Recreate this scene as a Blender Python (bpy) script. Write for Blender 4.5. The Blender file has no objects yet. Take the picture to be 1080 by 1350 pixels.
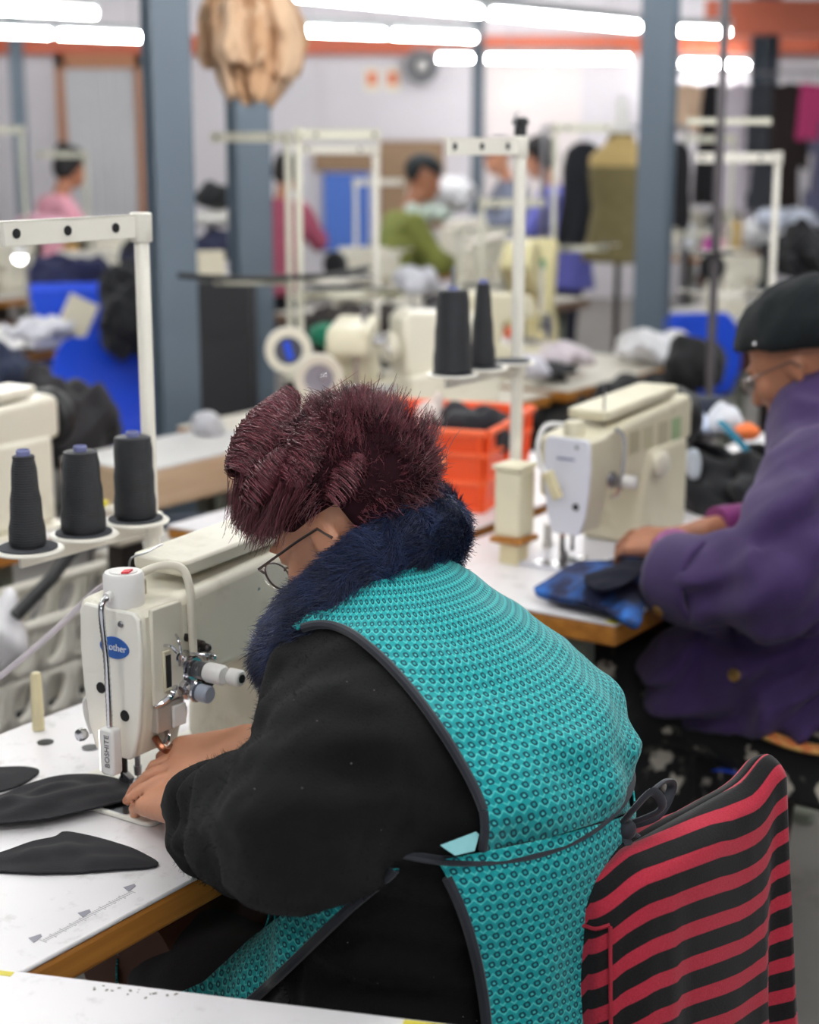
import bpy, bmesh, math, random
import numpy as np
from mathutils import Vector, Matrix, noise as mnoise

SC = bpy.context.scene
COL = SC.collection
rnd = random.Random(7)
RNG = np.random.default_rng(11)
PI = math.pi
V3 = lambda *a: np.array(a, float)

# ---------------------------------------------------------------- camera
CAM_H, CAM_F = 1.555, 2150.0                     # height in m, focal length in pixels of 1080x1350
TILT = math.atan((675 - 190) / CAM_F)
cam_data = bpy.data.cameras.new('camera')
cam = bpy.data.objects.new('camera', cam_data)
COL.objects.link(cam)
cam.location = (0, 0, CAM_H)
cam.rotation_euler = (PI / 2 - TILT, 0, 0)
cam_data.sensor_width = 36
cam_data.sensor_fit = 'AUTO'
cam_data.lens = CAM_F / 1350 * 36
cam_data.dof.use_dof = True
cam_data.dof.focus_distance = 1.80
cam_data.dof.aperture_fstop = 3.6
cam_data.clip_start = 0.05
SC.camera = cam

# ---------------------------------------------------------------- world and exposure
world = bpy.data.worlds.new('world')
SC.world = world
world.use_nodes = True
wb = world.node_tree.nodes['Background']
wb.inputs[0].default_value = (0.93, 0.96, 1.0, 1)
wb.inputs[1].default_value = 0.50
SC.view_settings.view_transform = 'Standard'
SC.view_settings.look = 'None'
SC.view_settings.exposure = 0.40
SC.view_settings.gamma = 1.0
SC.view_settings.use_curve_mapping = False

# ---------------------------------------------------------------- geometry helpers
def ray(px, py):
    x = (px - 540) / CAM_F
    y = -(py - 675) / CAM_F
    return V3(x, math.cos(TILT) + y * math.sin(TILT), -math.sin(TILT) + y * math.cos(TILT))
def at_z(px, py, z):
    r = ray(px, py)
    return V3(0, 0, CAM_H) + r * ((z - CAM_H) / r[2])
def at_d(px, py, d):
    return V3(0, 0, CAM_H) + ray(px, py) * d
def proj(P):
    P = np.asarray(P, float) - V3(0, 0, CAM_H)
    d = P[..., 1] * math.cos(TILT) - P[..., 2] * math.sin(TILT)
    w = P[..., 1] * math.sin(TILT) + P[..., 2] * math.cos(TILT)
    return 540 + CAM_F * P[..., 0] / d, 675 - CAM_F * w / d

TH = math.radians(34.2)                          # the rows of tables run 34 degrees right of the view
U = V3(math.sin(TH), math.cos(TH), 0)
W = V3(-math.cos(TH), math.sin(TH), 0)
ROT = PI / 2 - TH
N1 = at_z(183, 1045, 0.765)
N1[2] = 0
def LW(x, y, z=0.0):                             # row coordinates (right, forward, up) to world
    return N1 + U * x + W * y + V3(0, 0, z)
def WL(p):
    q = np.asarray(p) - N1
    return V3(q @ U, q @ W, p[2])
TOP = 0.765

def tri_n(n):
    return [(math.cos(2 * PI * i / n), math.sin(2 * PI * i / n)) for i in range(n)]

def frames(pts):
    pts = [np.asarray(p, float) for p in pts]
    n = len(pts)
    T = []
    for i in range(n):
        t = pts[min(i + 1, n - 1)] - pts[max(i - 1, 0)]
        T.append(t / (np.linalg.norm(t) + 1e-12))
    a = V3(0, 0, 1) if abs(T[0][2]) < 0.9 else V3(1, 0, 0)
    x = np.cross(a, T[0]); x /= np.linalg.norm(x)
    out = []
    for i in range(n):
        x = x - T[i] * (x @ T[i]); x /= (np.linalg.norm(x) + 1e-12)
        out.append((pts[i], x, np.cross(T[i], x), T[i]))
    return out

def spline(pts, n=8, closed=False):
    P = [np.asarray(p, float) for p in pts]
    out = []
    m = len(P)
    rng = range(m if closed else m - 1)
    for i in rng:
        if closed:
            p0, p1, p2, p3 = P[(i - 1) % m], P[i], P[(i + 1) % m], P[(i + 2) % m]
        else:
            p0, p1, p2, p3 = P[max(i - 1, 0)], P[i], P[i + 1], P[min(i + 2, m - 1)]
        for k in range(n):
            t = k / n
            out.append(0.5 * ((2 * p1) + (-p0 + p2) * t + (2 * p0 - 5 * p1 + 4 * p2 - p3) * t * t + (-p0 + 3 * p1 - 3 * p2 + p3) * t ** 3))
    if not closed:
        out.append(P[-1])
    return out

class MB:
    def __init__(self):
        self.v = []; self.f = []; self.uv = None
    def add(self, vs, fs):
        o = len(self.v)
        self.v += [tuple(map(float, p)) for p in vs]
        self.f += [tuple(i + o for i in f) for f in fs]
        return self
    def box(self, c, s, rz=0, rx=0, ry=0, taper=1.0):
        hx, hy, hz = s[0] / 2, s[1] / 2, s[2] / 2
        R = np.array((Matrix.Rotation(rz, 3, 'Z') @ Matrix.Rotation(ry, 3, 'Y') @ Matrix.Rotation(rx, 3, 'X')))
        vs = []
        for z in (-hz, hz):
            k = taper if z > 0 else 1
            for x, y in ((-hx, -hy), (hx, -hy), (hx, hy), (-hx, hy)):
                vs.append(R @ V3(x * k, y * k, z) + V3(*c))
        return self.add(vs, [(3, 2, 1, 0), (4, 5, 6, 7), (0, 1, 5, 4), (1, 2, 6, 5), (2, 3, 7, 6), (3, 0, 4, 7)])
    def b2(self, lo, hi):
        lo = V3(*lo); hi = V3(*hi)
        return self.box((lo + hi) / 2, hi - lo)
    def cyl(self, a, b, r, r2=None, n=14):
        r2 = r if r2 is None else r2
        return self.tube([a, b], [r, r2], n)
    def tube(self, pts, r, n=8, flat=1.0, caps=True):
        fr = frames(pts)
        if np.isscalar(r):
            r = [r] * len(fr)
        vs = []; fs = []
        for (p, x, y, t), rr in zip(fr, r):
            for c, s in tri_n(n):
                vs.append(p + x * c * rr + y * s * rr * flat)
        for i in range(len(fr) - 1):
            for k in range(n):
                a = i * n + k; b = i * n + (k + 1) % n
                fs.append((a, b, b + n, a + n))
        if caps:
            fs.append(tuple(range(n - 1, -1, -1)))
            m = (len(fr) - 1) * n
            fs.append(tuple(range(m, m + n)))
        return self.add(vs, fs)
    def lathe(self, prof, c=(0, 0, 0), axis='z', n=20):
        vs = []; fs = []
        for r, z in prof:
            for cc, ss in tri_n(n):
                p = (r * cc, r * ss, z)
                if axis == 'x': p = (z, r * cc, r * ss)
                if axis == 'y': p = (r * cc, -z, r * ss)
                if axis == '-y': p = (r * ss, -z, r * cc)
                vs.append(V3(*p) + V3(*c))
        m = len(prof)
        for i in range(m - 1):
            for k in range(n):
                a = i * n + k; b = i * n + (k + 1) % n
                fs.append((a, b, b + n, a + n))
        fs.append(tuple(range(n - 1, -1, -1)))
        fs.append(tuple(range((m - 1) * n, m * n)))
        return self.add(vs, fs)
    def prism(self, poly, a, b, plane='xy'):
        n = len(poly)
        def P(p, h):
            if plane == 'xy': return (p[0], p[1], h)
            if plane == 'xz': return (p[0], h, p[1])
            return (h, p[0], p[1])
        vs = [P(p, a) for p in poly] + [P(p, b) for p in poly]
        fs = [tuple(range(n - 1, -1, -1)), tuple(range(n, 2 * n))]
        for i in range(n):
            j = (i + 1) % n
            fs.append((i, j, j + n, i + n))
        return self.add(vs, fs)
    def ball(self, c, r, n=14, m=9):
        r = (r, r, r) if np.isscalar(r) else r
        vs = []; fs = []
        for j in range(m + 1):
            ph = PI * j / m
            for i in range(n):
                th = 2 * PI * i / n
                vs.append((c[0] + r[0] * math.sin(ph) * math.cos(th), c[1] + r[1] * math.sin(ph) * math.sin(th), c[2] - r[2] * math.cos(ph)))
        for j in range(m):
            for i in range(n):
                k = (i + 1) % n
                fs.append((j * n + i, j * n + k, (j + 1) * n + k, (j + 1) * n + i))
        return self.add(vs, fs)
    def xf(self, M):
        self.v = [tuple(M @ Vector(p)) for p in self.v]
        return self
    def build(self, name, mat, parent=None, bev=0, ang=38, label=None, kind=None, seg=2, smooth=True):
        me = bpy.data.meshes.new(name)
        me.from_pydata(self.v, [], self.f)
        bm = bmesh.new(); bm.from_mesh(me)
        bmesh.ops.recalc_face_normals(bm, faces=bm.faces)
        bm.to_mesh(me); bm.free()
        return link(name, me, mat, parent, bev, ang, label, kind, seg, smooth)

def link(name, me, mat, parent=None, bev=0, ang=38, label=None, kind=None, seg=2, smooth=True):
    o = bpy.data.objects.new(name, me)
    COL.objects.link(o)
    if mat: me.materials.append(mat)
    if smooth:
        me.polygons.foreach_set('use_smooth', [True] * len(me.polygons))
        if ang < 180:
            me.set_sharp_from_angle(angle=math.radians(ang))
    if parent: o.parent = parent
    if bev:
        m = o.modifiers.new('bevel', 'BEVEL'); m.width = bev; m.segments = seg; m.limit_method = 'ANGLE'; m.angle_limit = math.radians(50)
        m.harden_normals = False
    if label: o['label'] = label
    if kind: o['kind'] = kind
    return o

def npmesh(name, v, f, mat, parent=None, uv=None, tint=None, ang=180, kind=None, label=None):
    me = bpy.data.meshes.new(name)
    v = np.asarray(v, np.float32); f = np.asarray(f, np.int32)
    k = f.shape[1]
    me.vertices.add(len(v)); me.vertices.foreach_set('co', v.ravel())
    me.loops.add(f.size); me.loops.foreach_set('vertex_index', f.ravel())
    me.polygons.add(len(f)); me.polygons.foreach_set('loop_start', np.arange(0, f.size, k, dtype=np.int32))
    me.update(calc_edges=True)
    if uv is not None:
        l = me.uv_layers.new(name='UVMap')
        l.data.foreach_set('uv', np.asarray(uv, np.float32)[f.ravel()].ravel())
    if tint is not None:
        a = me.attributes.new('tint', 'FLOAT', 'POINT')
        a.data.foreach_set('value', np.asarray(tint, np.float32))
    me.validate()
    return link(name, me, mat, parent, 0, ang, label, kind)

def thing(name, label, cat, loc=(0, 0, 0), rotz=0, group=None):
    o = bpy.data.objects.new(name, None)
    COL.objects.link(o)
    o.location = [float(a) for a in loc]; o.rotation_euler = (0, 0, rotz)
    o.empty_display_size = 0.05
    return tag(o, label, cat, group)
def tag(o, label, cat, group=None):
    o['label'] = label; o['category'] = cat
    if group: o['group'] = group
    return o
def structure(o):
    o['kind'] = 'structure'
    return o
def copy_tree(o, parent=None, loc=None, rotz=None, label=None):
    c = o.copy(); COL.objects.link(c)
    if parent: c.parent = parent
    for ch in list(o.children):
        copy_tree(ch, c)
    if loc is not None: c.location = [float(a) for a in loc]
    if rotz is not None: c.rotation_euler = (0, 0, rotz)
    if label: c['label'] = label
    return c

# ---------------------------------------------------------------- signed distance modelling
class SDF:
    def __init__(self, lo, hi, h):
        self.lo = V3(*lo); self.h = h
        self.n = np.ceil((V3(*hi) - self.lo) / h).astype(int) + 1
        self.d = np.full(self.n, 0.25, np.float32)
    def win(self, lo, hi):
        a = np.clip(np.floor((lo - self.lo) / self.h).astype(int), 0, self.n)
        b = np.clip(np.ceil((hi - self.lo) / self.h).astype(int) + 1, 0, self.n)
        return a, b
    def pts(self, a, b):
        ax = [self.lo[i] + self.h * np.arange(a[i], b[i]) for i in range(3)]
        return np.meshgrid(*ax, indexing='ij')
    def op(self, lo, hi, fn, k=0.02, mode='u'):
        m = k + 3 * self.h + 0.02
        a, b = self.win(np.asarray(lo) - m, np.asarray(hi) + m)
        if (b <= a).any(): return self
        X, Y, Z = self.pts(a, b)
        e = fn(X, Y, Z).astype(np.float32)
        s = (slice(a[0], b[0]), slice(a[1], b[1]), slice(a[2], b[2]))
        d = self.d[s]
        if mode == 'u':
            q = np.clip(0.5 + 0.5 * (d - e) / k, 0, 1)
            self.d[s] = d * (1 - q) + e * q - k * q * (1 - q)
        elif mode == 's':                                    # subtract
            q = np.clip(0.5 - 0.5 * (d + e) / k, 0, 1)
            self.d[s] = d * (1 - q) + (-e) * q + k * q * (1 - q)
        return self
    def cone(self, a, b, r1, r2, k=0.02, mode='u'):
        a = V3(*a); b = V3(*b)
        def fn(X, Y, Z):
            ab = b - a; L2 = ab @ ab
            t = np.clip(((X - a[0]) * ab[0] + (Y - a[1]) * ab[1] + (Z - a[2]) * ab[2]) / L2, 0, 1)
            return np.sqrt((X - a[0] - t * ab[0]) ** 2 + (Y - a[1] - t * ab[1]) ** 2 + (Z - a[2] - t * ab[2]) ** 2) - (r1 + (r2 - r1) * t)
        R = max(r1, r2)
        return self.op(np.minimum(a, b) - R, np.maximum(a, b) + R, fn, k, mode)
    def chain(self, pts, rs, k=0.02):
        for i in range(len(pts) - 1):
            self.cone(pts[i], pts[i + 1], rs[i], rs[i + 1], k)
        return self
    def ell(self, c, r, R=None, k=0.02, mode='u'):
        c = V3(*c); r = V3(*r) if not np.isscalar(r) else V3(r, r, r)
        R = np.eye(3) if R is None else np.array(R)
        def fn(X, Y, Z):
            P = [X - c[0], Y - c[1], Z - c[2]]
            Q = [sum(R[j][i] * P[j] for j in range(3)) / r[i] for i in range(3)]
            return (np.sqrt(Q[0] ** 2 + Q[1] ** 2 + Q[2] ** 2) - 1) * r.min()
        m = r.max()
        return self.op(c - m, c + m, fn, k, mode)
    def loft(self, tab, k=0.02, p=2.0):                       # rows: z, cx, cy, a, b
        t = np.array(tab, float)
        zs = t[:, 0]
        def fn(X, Y, Z):
            zz = Z[0, 0, :]
            cx, cy, a, b = [np.interp(zz, zs, t[:, i]) for i in (1, 2, 3, 4)]
            q = (np.abs((X - cx) / a) ** p + np.abs((Y - cy) / b) ** p) ** (1 / p)
            d = (q - 1) * np.minimum(a, b)
            ez = np.maximum(zs[0] - zz, zz - zs[-1])
            return np.maximum(d, ez)
        lo = V3((t[:, 1] - t[:, 3]).min(), (t[:, 2] - t[:, 4]).min(), zs[0])
        hi = V3((t[:, 1] + t[:, 3]).max(), (t[:, 2] + t[:, 4]).max(), zs[-1])
        return self.op(lo, hi, fn, k)
    def disp(self, fn):
        X, Y, Z = self.pts(np.zeros(3, int), self.n)
        m = np.abs(self.d) < 0.05
        self.d[m] += fn(X[m], Y[m], Z[m]).astype(np.float32)
        return self
    def mesh(self, off=0.0, smooth=1):
        d = self.d - off
        s = d < 0
        n = np.array(d.shape)
        c = np.zeros(n - 1, np.int8)
        def sl(i, j, k): return (slice(i, n[0] - 1 + i), slice(j, n[1] - 1 + j), slice(k, n[2] - 1 + k))
        cs = [(i, j, k) for i in (0, 1) for j in (0, 1) for k in (0, 1)]
        for q in cs: c += s[sl(*q)]
        cell = (c > 0) & (c < 8)
        idx = np.full(cell.shape, -1, np.int64)
        m = cell.sum(); idx[cell] = np.arange(m)
        base = np.argwhere(cell).astype(float)
        acc = np.zeros((m, 3)); cnt = np.zeros(m)
        val = {q: d[sl(*q)][cell] for q in cs}
        for q in cs:
            for ax in range(3):
                if q[ax] == 0:
                    q2 = list(q); q2[ax] = 1; q2 = tuple(q2)
                    A, B = val[q], val[q2]
                    mk = (A < 0) != (B < 0)
                    t = np.where(mk, A / np.where(mk, A - B, 1), 0)
                    P = np.tile(np.array(q, float), (m, 1)); P[:, ax] = t
                    acc[mk] += P[mk]; cnt[mk] += 1
        V = (base + acc / np.maximum(cnt, 1)[:, None]) * self.h + self.lo
        F = []
        for ax in range(3):
            o = [i for i in range(3) if i != ax]
            a = [slice(1, -1)] * 3; a[ax] = slice(0, -1)
            b = [slice(1, -1)] * 3; b[ax] = slice(1, None)
            # edges inside the grid
            ea = s[tuple(a)]; eb = s[tuple(b)]
            ch = np.argwhere(ea != eb)
            if not len(ch): continue
            pos = ch.copy(); pos[:, o[0]] += 1; pos[:, o[1]] += 1
            fl = ea[tuple(ch.T)]
            def cid(da, db):
                p = pos.copy(); p[:, o[0]] += da; p[:, o[1]] += db
                return idx[tuple(p.T)]
            q = np.stack([cid(-1, -1), cid(0, -1), cid(0, 0), cid(-1, 0)], 1)
            if ax == 1: fl = ~fl
            q[~fl] = q[~fl][:, ::-1]
            F.append(q)
        F = np.concatenate(F)
        F = F[(F >= 0).all(1)]
        for _ in range(smooth):
            V = lap(V, F)
        return V, F

def lap(V, F, w=0.5):
    S = np.zeros_like(V); C = np.zeros(len(V))
    k = F.shape[1]
    for i in range(k):
        a = F[:, i]; b = F[:, (i + 1) % k]
        np.add.at(S, a, V[b]); np.add.at(S, b, V[a])
        np.add.at(C, a, 1); np.add.at(C, b, 1)
    return V * (1 - w) + w * S / np.maximum(C, 1)[:, None]

def normals(V, F):
    N = np.zeros_like(V)
    a = np.cross(V[F[:, 2]] - V[F[:, 0]], V[F[:, 1 if F.shape[1] == 3 else 3]] - V[F[:, 1 if F.shape[1] == 4 else 0]])
    if F.shape[1] == 3:
        a = np.cross(V[F[:, 1]] - V[F[:, 0]], V[F[:, 2]] - V[F[:, 0]])
    else:
        a = np.cross(V[F[:, 2]] - V[F[:, 0]], V[F[:, 3]] - V[F[:, 1]])
    for i in range(F.shape[1]): np.add.at(N, F[:, i], a)
    return N / (np.linalg.norm(N, axis=1)[:, None] + 1e-12)

def clip(V, F, g):
    """keep the part of a mesh where g < 0, cut exactly along g = 0; returns verts, tris and boundary polylines"""
    if F.shape[1] == 4:
        F = np.concatenate([F[:, [0, 1, 2]], F[:, [0, 2, 3]]])
    ins = g < 0
    k = ins[F].sum(1)
    out = [tuple(t) for t in F[k == 3]]
    V = [tuple(p) for p in V]
    cut = {}
    segs = []
    def edge(a, b):
        key = (min(a, b), max(a, b))
        if key not in cut:
            t = g[a] / (g[a] - g[b])
            cut[key] = len(V)
            V.append(tuple(np.array(V[a]) * (1 - t) + np.array(V[b]) * t))
        return cut[key]
    for t in F[(k == 1) | (k == 2)]:
        t = list(map(int, t))
        i = [ins[x] for x in t]
        if sum(i) == 1:
            j = i.index(True); t = t[j:] + t[:j]
            p, q = edge(t[0], t[1]), edge(t[0], t[2])
            out.append((t[0], p, q)); segs.append((p, q))
        else:
            j = i.index(False); t = t[j:] + t[:j]
            p, q = edge(t[0], t[1]), edge(t[0], t[2])
            out.append((p, t[1], t[2])); out.append((p, t[2], q)); segs.append((q, p))
    V = np.array(V); Fo = np.array(out)
    nxt = {}
    for a, b in segs: nxt.setdefault(a, []).append(b); nxt.setdefault(b, []).append(a)
    loops = []; seen = set()
    ends = [a for a in nxt if len(nxt[a]) == 1] + list(nxt)
    for a in ends:
        if a in seen: continue
        lp = [a]; seen.add(a); cur = a
        while True:
            c = [b for b in nxt[cur] if b not in seen]
            if not c: break
            cur = c[0]; seen.add(cur); lp.append(cur)
        closed = len(lp) > 2 and lp[0] in nxt[lp[-1]]
        loops.append((V[lp], closed))
    used = np.unique(Fo); mp = np.full(len(V), -1); mp[used] = np.arange(len(used))
    return V[used], mp[Fo], loops

def poly_sd(px, py, poly):
    """signed distance in 2D to a polygon, negative inside"""
    P = np.array(poly, float); n = len(P)
    d = np.full(px.shape, 1e18); ins = np.zeros(px.shape, bool)
    for i in range(n):
        a = P[i]; b = P[(i + 1) % n]; e = b - a
        wx = px - a[0]; wy = py - a[1]
        t = np.clip((wx * e[0] + wy * e[1]) / (e @ e), 0, 1)
        d = np.minimum(d, (wx - e[0] * t) ** 2 + (wy - e[1] * t) ** 2)
        c = ((a[1] > py) != (b[1] > py)) & (px < (b[0] - a[0]) * (py - a[1]) / (b[1] - a[1] + 1e-12) + a[0])
        ins ^= c
    return np.where(ins, -1, 1) * np.sqrt(d)

def resample(P, step, closed):
    P = np.array(P)
    if closed: P = np.vstack([P, P[:1]])
    L = np.r_[0, np.cumsum(np.linalg.norm(np.diff(P, axis=0), axis=1))]
    n = max(3, int(L[-1] / step))
    t = np.linspace(0, L[-1], n + 1)
    Q = np.stack([np.interp(t, L, P[:, i]) for i in range(3)], 1)
    for _ in range(2): Q[1:-1] = 0.5 * Q[1:-1] + 0.25 * (Q[:-2] + Q[2:])
    return Q

# strands: many thin three-sided hairs in one mesh
def strands(paths, r0, r1, sides=3):
    """paths (n, m, 3) -> verts, quads"""
    n, m, _ = paths.shape
    T = np.gradient(paths, axis=1)
    T /= np.linalg.norm(T, axis=2)[..., None] + 1e-12
    a = RNG.normal(size=(n, 1, 3))
    X = np.cross(T, a); X /= np.linalg.norm(X, axis=2)[..., None] + 1e-12
    Y = np.cross(T, X)
    t = np.linspace(0, 1, m)
    r = (np.asarray(r0) * np.ones(n))[:, None] * (1 - t)[None] + r1 * t[None]
    V = np.zeros((n, m, sides, 3))
    for k in range(sides):
        c, s = math.cos(2 * PI * k / sides), math.sin(2 * PI * k / sides)
        V[:, :, k] = paths + (X * c + Y * s) * r[..., None]
    i = np.arange(n)[:, None, None]; j = np.arange(m - 1)[None, :, None]; k = np.arange(sides)[None, None, :]
    A = (i * m + j) * sides + k; B = (i * m + j) * sides + (k + 1) % sides
    F = np.stack([A, B, B + sides, A + sides], -1).reshape(-1, 4)
    return V.reshape(-1, 3), F

def sample_surface(V, F, n):
    if F.shape[1] == 4: F = np.concatenate([F[:, [0, 1, 2]], F[:, [0, 2, 3]]])
    a, b, c = V[F[:, 0]], V[F[:, 1]], V[F[:, 2]]
    ar = np.linalg.norm(np.cross(b - a, c - a), axis=1)
    i = RNG.choice(len(F), n, p=ar / ar.sum())
    r1 = np.sqrt(RNG.random(n))[:, None]; r2 = RNG.random(n)[:, None]
    N = normals(V, F)
    P = a[i] * (1 - r1) + b[i] * r1 * (1 - r2) + c[i] * r1 * r2
    Nn = N[F[i, 0]] * (1 - r1) + N[F[i, 1]] * r1 * (1 - r2) + N[F[i, 2]] * r1 * r2
    return P, Nn / np.linalg.norm(Nn, axis=1)[:, None]

def snoise(P, s, seed=0):
    """cheap smooth noise from warped sines, about -1..1"""
    r = np.random.default_rng(seed)
    out = 0
    for i in range(5):
        k = r.normal(size=3); k *= s * (0.7 + 0.5 * i / 2) / np.linalg.norm(k)
        out = out + np.sin(P @ k * 2 * PI + r.random() * 6.28 + 0.9 * np.sin(P @ np.roll(k, 1) * 4.1))
    return out / 3.0

# ---------------------------------------------------------------- materials
def srgb(c):
    return tuple(((x / 255) / 12.92 if x / 255 <= 0.04045 else ((x / 255 + 0.055) / 1.055) ** 2.4) for x in c)
_M = {}
class NT:
    def __init__(self, m):
        self.t = m.node_tree; self.n = self.t.nodes; self.l = self.t.links
    def node(self, typ, **kw):
        nd = self.n.new(typ)
        for k, v in kw.items(): setattr(nd, k, v)
        return nd
    def put(self, sock, v):
        if isinstance(v, bpy.types.NodeSocket): self.l.new(v, sock)
        elif v is not None: sock.default_value = v
    def m(self, op, a, b=None, c=None):
        nd = self.node('ShaderNodeMath', operation=op)
        self.put(nd.inputs[0], a)
        if b is not None: self.put(nd.inputs[1], b)
        if c is not None: self.put(nd.inputs[2], c)
        return nd.outputs[0]
    def mix(self, f, a, b):
        nd = self.node('ShaderNodeMix', data_type='RGBA')
        self.put(nd.inputs[0], f)
        self.put(nd.inputs[6], a if isinstance(a, bpy.types.NodeSocket) else (*a, 1))
        self.put(nd.inputs[7], b if isinstance(b, bpy.types.NodeSocket) else (*b, 1))
        return nd.outputs[2]
    def noise(self, scale, detail=3, coord=None, rough=0.55):
        nd = self.node('ShaderNodeTexNoise')
        nd.inputs['Scale'].default_value = scale; nd.inputs['Detail'].default_value = detail; nd.inputs['Roughness'].default_value = rough
        if coord is None: coord = self.coord()
        self.l.new(coord, nd.inputs['Vector'])
        return nd.outputs[0]
    def coord(self, kind='Object'):
        if not hasattr(self, '_tc'): self._tc = self.node('ShaderNodeTexCoord')
        return self._tc.outputs[kind]
    def ramp(self, f, a, b):
        nd = self.node('ShaderNodeMapRange'); nd.inputs[1].default_value = a; nd.inputs[2].default_value = b
        self.put(nd.inputs[0], f); nd.clamp = True
        return nd.outputs[0]
def newmat(name):
    m = bpy.data.materials.new(name); m.use_nodes = True
    nt = NT(m); bs = m.node_tree.nodes['Principled BSDF']
    return m, nt, bs
def mat(name, c, rough=0.5, metal=0.0, var=0.12, vs=18, bump=0.0, bs_=250, sheen=0.0, coat=0.0, dirt=None, spec=0.5):
    if name in _M: return _M[name]
    m, nt, b = newmat(name)
    c = srgb(c)
    n = nt.noise(vs, 4)
    col = nt.mix(n, tuple(x * (1 - var) for x in c), tuple(min(1, x * (1 + var)) for x in c))
    if dirt:
        d = nt.ramp(nt.noise(dirt[1], 6, rough=0.7), 0.56, 0.70)
        col = nt.mix(d, col, srgb(dirt[0]))
    nt.put(b.inputs['Base Color'], col)
    b.inputs['Roughness'].default_value = rough
    b.inputs['Metallic'].default_value = metal
    b.inputs['Specular IOR Level'].default_value = spec
    if sheen:
        b.inputs['Sheen Weight'].default_value = sheen; b.inputs['Sheen Roughness'].default_value = 0.5
    if coat: b.inputs['Coat Weight'].default_value = coat
    if bump:
        bp = nt.node('ShaderNodeBump'); bp.inputs['Strength'].default_value = bump; bp.inputs['Distance'].default_value = 0.002
        nt.l.new(nt.noise(bs_, 3), bp.inputs['Height']); nt.l.new(bp.outputs[0], b.inputs['Normal'])
    _M[name] = m
    return m
def emis(name, c, s):
    if name in _M: return _M[name]
    m, nt, b = newmat(name)
    b.inputs['Base Color'].default_value = (*c, 1)
    b.inputs['Emission Color'].default_value = (*c, 1); b.inputs['Emission Strength'].default_value = s
    _M[name] = m
    return m
def text_part(name, body, size, mat_, parent, loc, rot, depth=0.0004, label=None):
    cu = bpy.data.curves.new(name, 'FONT'); cu.body = body; cu.size = size; cu.extrude = depth
    cu.align_x = 'CENTER'; cu.align_y = 'CENTER'
    t = bpy.data.objects.new(name, cu); COL.objects.link(t)
    me = bpy.data.meshes.new_from_object(t.evaluated_get(bpy.context.evaluated_depsgraph_get()))
    bpy.data.objects.remove(t)
    o = link(name, me, mat_, parent, smooth=False)
    o.location = loc; o.rotation_euler = rot
    if label: o['label'] = label
    return o

# shared materials
CREAM = mat('cream_enamel', (226, 221, 205), 0.32, var=0.05, vs=6, bump=0.05, bs_=400, dirt=((208, 201, 182), 9))
CREAM2 = mat('old_cream_enamel', (212, 205, 180), 0.4, var=0.07, vs=7, dirt=((190, 181, 154), 12))
WHITEP = mat('white_plastic', (226, 224, 222), 0.4, var=0.03)
CHROME = mat('chrome', (205, 205, 210), 0.16, 1.0, var=0.05)
STEEL = mat('brushed_steel', (160, 160, 165), 0.32, 1.0, var=0.1, vs=40)
DSTEEL = mat('dark_steel', (70, 66, 66), 0.35, 0.9, var=0.15)
COPPER = mat('copper_bar', (150, 95, 70), 0.3, 0.9, var=0.1)
BLACKP = mat('black_plastic', (26, 27, 30), 0.45, var=0.15)
NEARBLK = mat('hole_black', (12, 12, 14), 0.7)
LAMIN = mat('white_laminate', (226, 223, 226), 0.33, var=0.02, vs=3, dirt=((202, 199, 200), 22))
WOOD = None
SLATE = mat('slate_paint', (92, 105, 118), 0.5, var=0.06, vs=5, bump=0.1, bs_=90)
RED = mat('red_plastic', (205, 40, 55), 0.4)
BLUEP = mat('blue_plastic', (30, 82, 225), 0.42, var=0.06)
SKIN1 = None
def wood_mat(name, a, b, rough=0.45):
    m, nt, bs = newmat(name)
    mp = nt.node('ShaderNodeMapping'); mp.inputs['Scale'].default_value = (3, 30, 60)
    nt.l.new(nt.coord(), mp.inputs[0])
    n = nt.noise(1.0, 5, mp.outputs[0])
    nt.put(bs.inputs['Base Color'], nt.mix(nt.ramp(n, 0.3, 0.7), srgb(a), srgb(b)))
    bs.inputs['Roughness'].default_value = rough
    return m
WOOD = wood_mat('varnished_wood', (150, 92, 30), (190, 128, 52))
PLY = wood_mat('pale_plywood', (196, 165, 132), (222, 196, 166), 0.6)
# ================================================================ the hall
CEIL = 3.3
FLOORM = mat('concrete_floor', (120, 116, 112), 0.6, var=0.15, vs=3, bump=0.2, bs_=60, dirt=((92, 88, 84), 4))
WALLW = mat('lilac_white_wall', (214, 210, 216), 0.7, var=0.03, vs=2)
WALLP = mat('pink_white_wall', (228, 219, 219), 0.7, var=0.03, vs=2)
CEILM = mat('grey_ceiling', (120, 130, 130), 0.7, var=0.08, vs=3)
ORANGE = mat('orange_red_paint', (190, 92, 62), 0.5, var=0.1, vs=4)
BROWNW = mat('brown_board', (150, 122, 96), 0.7, var=0.08, vs=5)
structure(MB().b2((-9, -4, -0.1), (10, 17.2, 0)).build('floor', FLOORM))
structure(MB().b2((-9, -4, CEIL), (10, 17.2, CEIL + 0.1)).build('ceiling', CEILM))
WY = 17.0
structure(MB().b2((-9, WY, 0), (10, WY + 0.2, CEIL)).build('wall_back', WALLW))
structure(MB().b2((-9.2, -4, 0), (-9, WY + 0.2, CEIL)).build('wall_left', WALLW))
structure(MB().b2((10, -4, 0), (10.2, WY + 0.2, CEIL)).build('wall_right', WALLW))
def wx(px, y=WY):                                 # world x at image column px on a plane y
    return (px - 540) / CAM_F * (y * math.cos(TILT))
def wz(py, y):                                    # height seen at image row py on a plane y
    r = ray(540, py)
    return CAM_H + r[2] / r[1] * y
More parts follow.
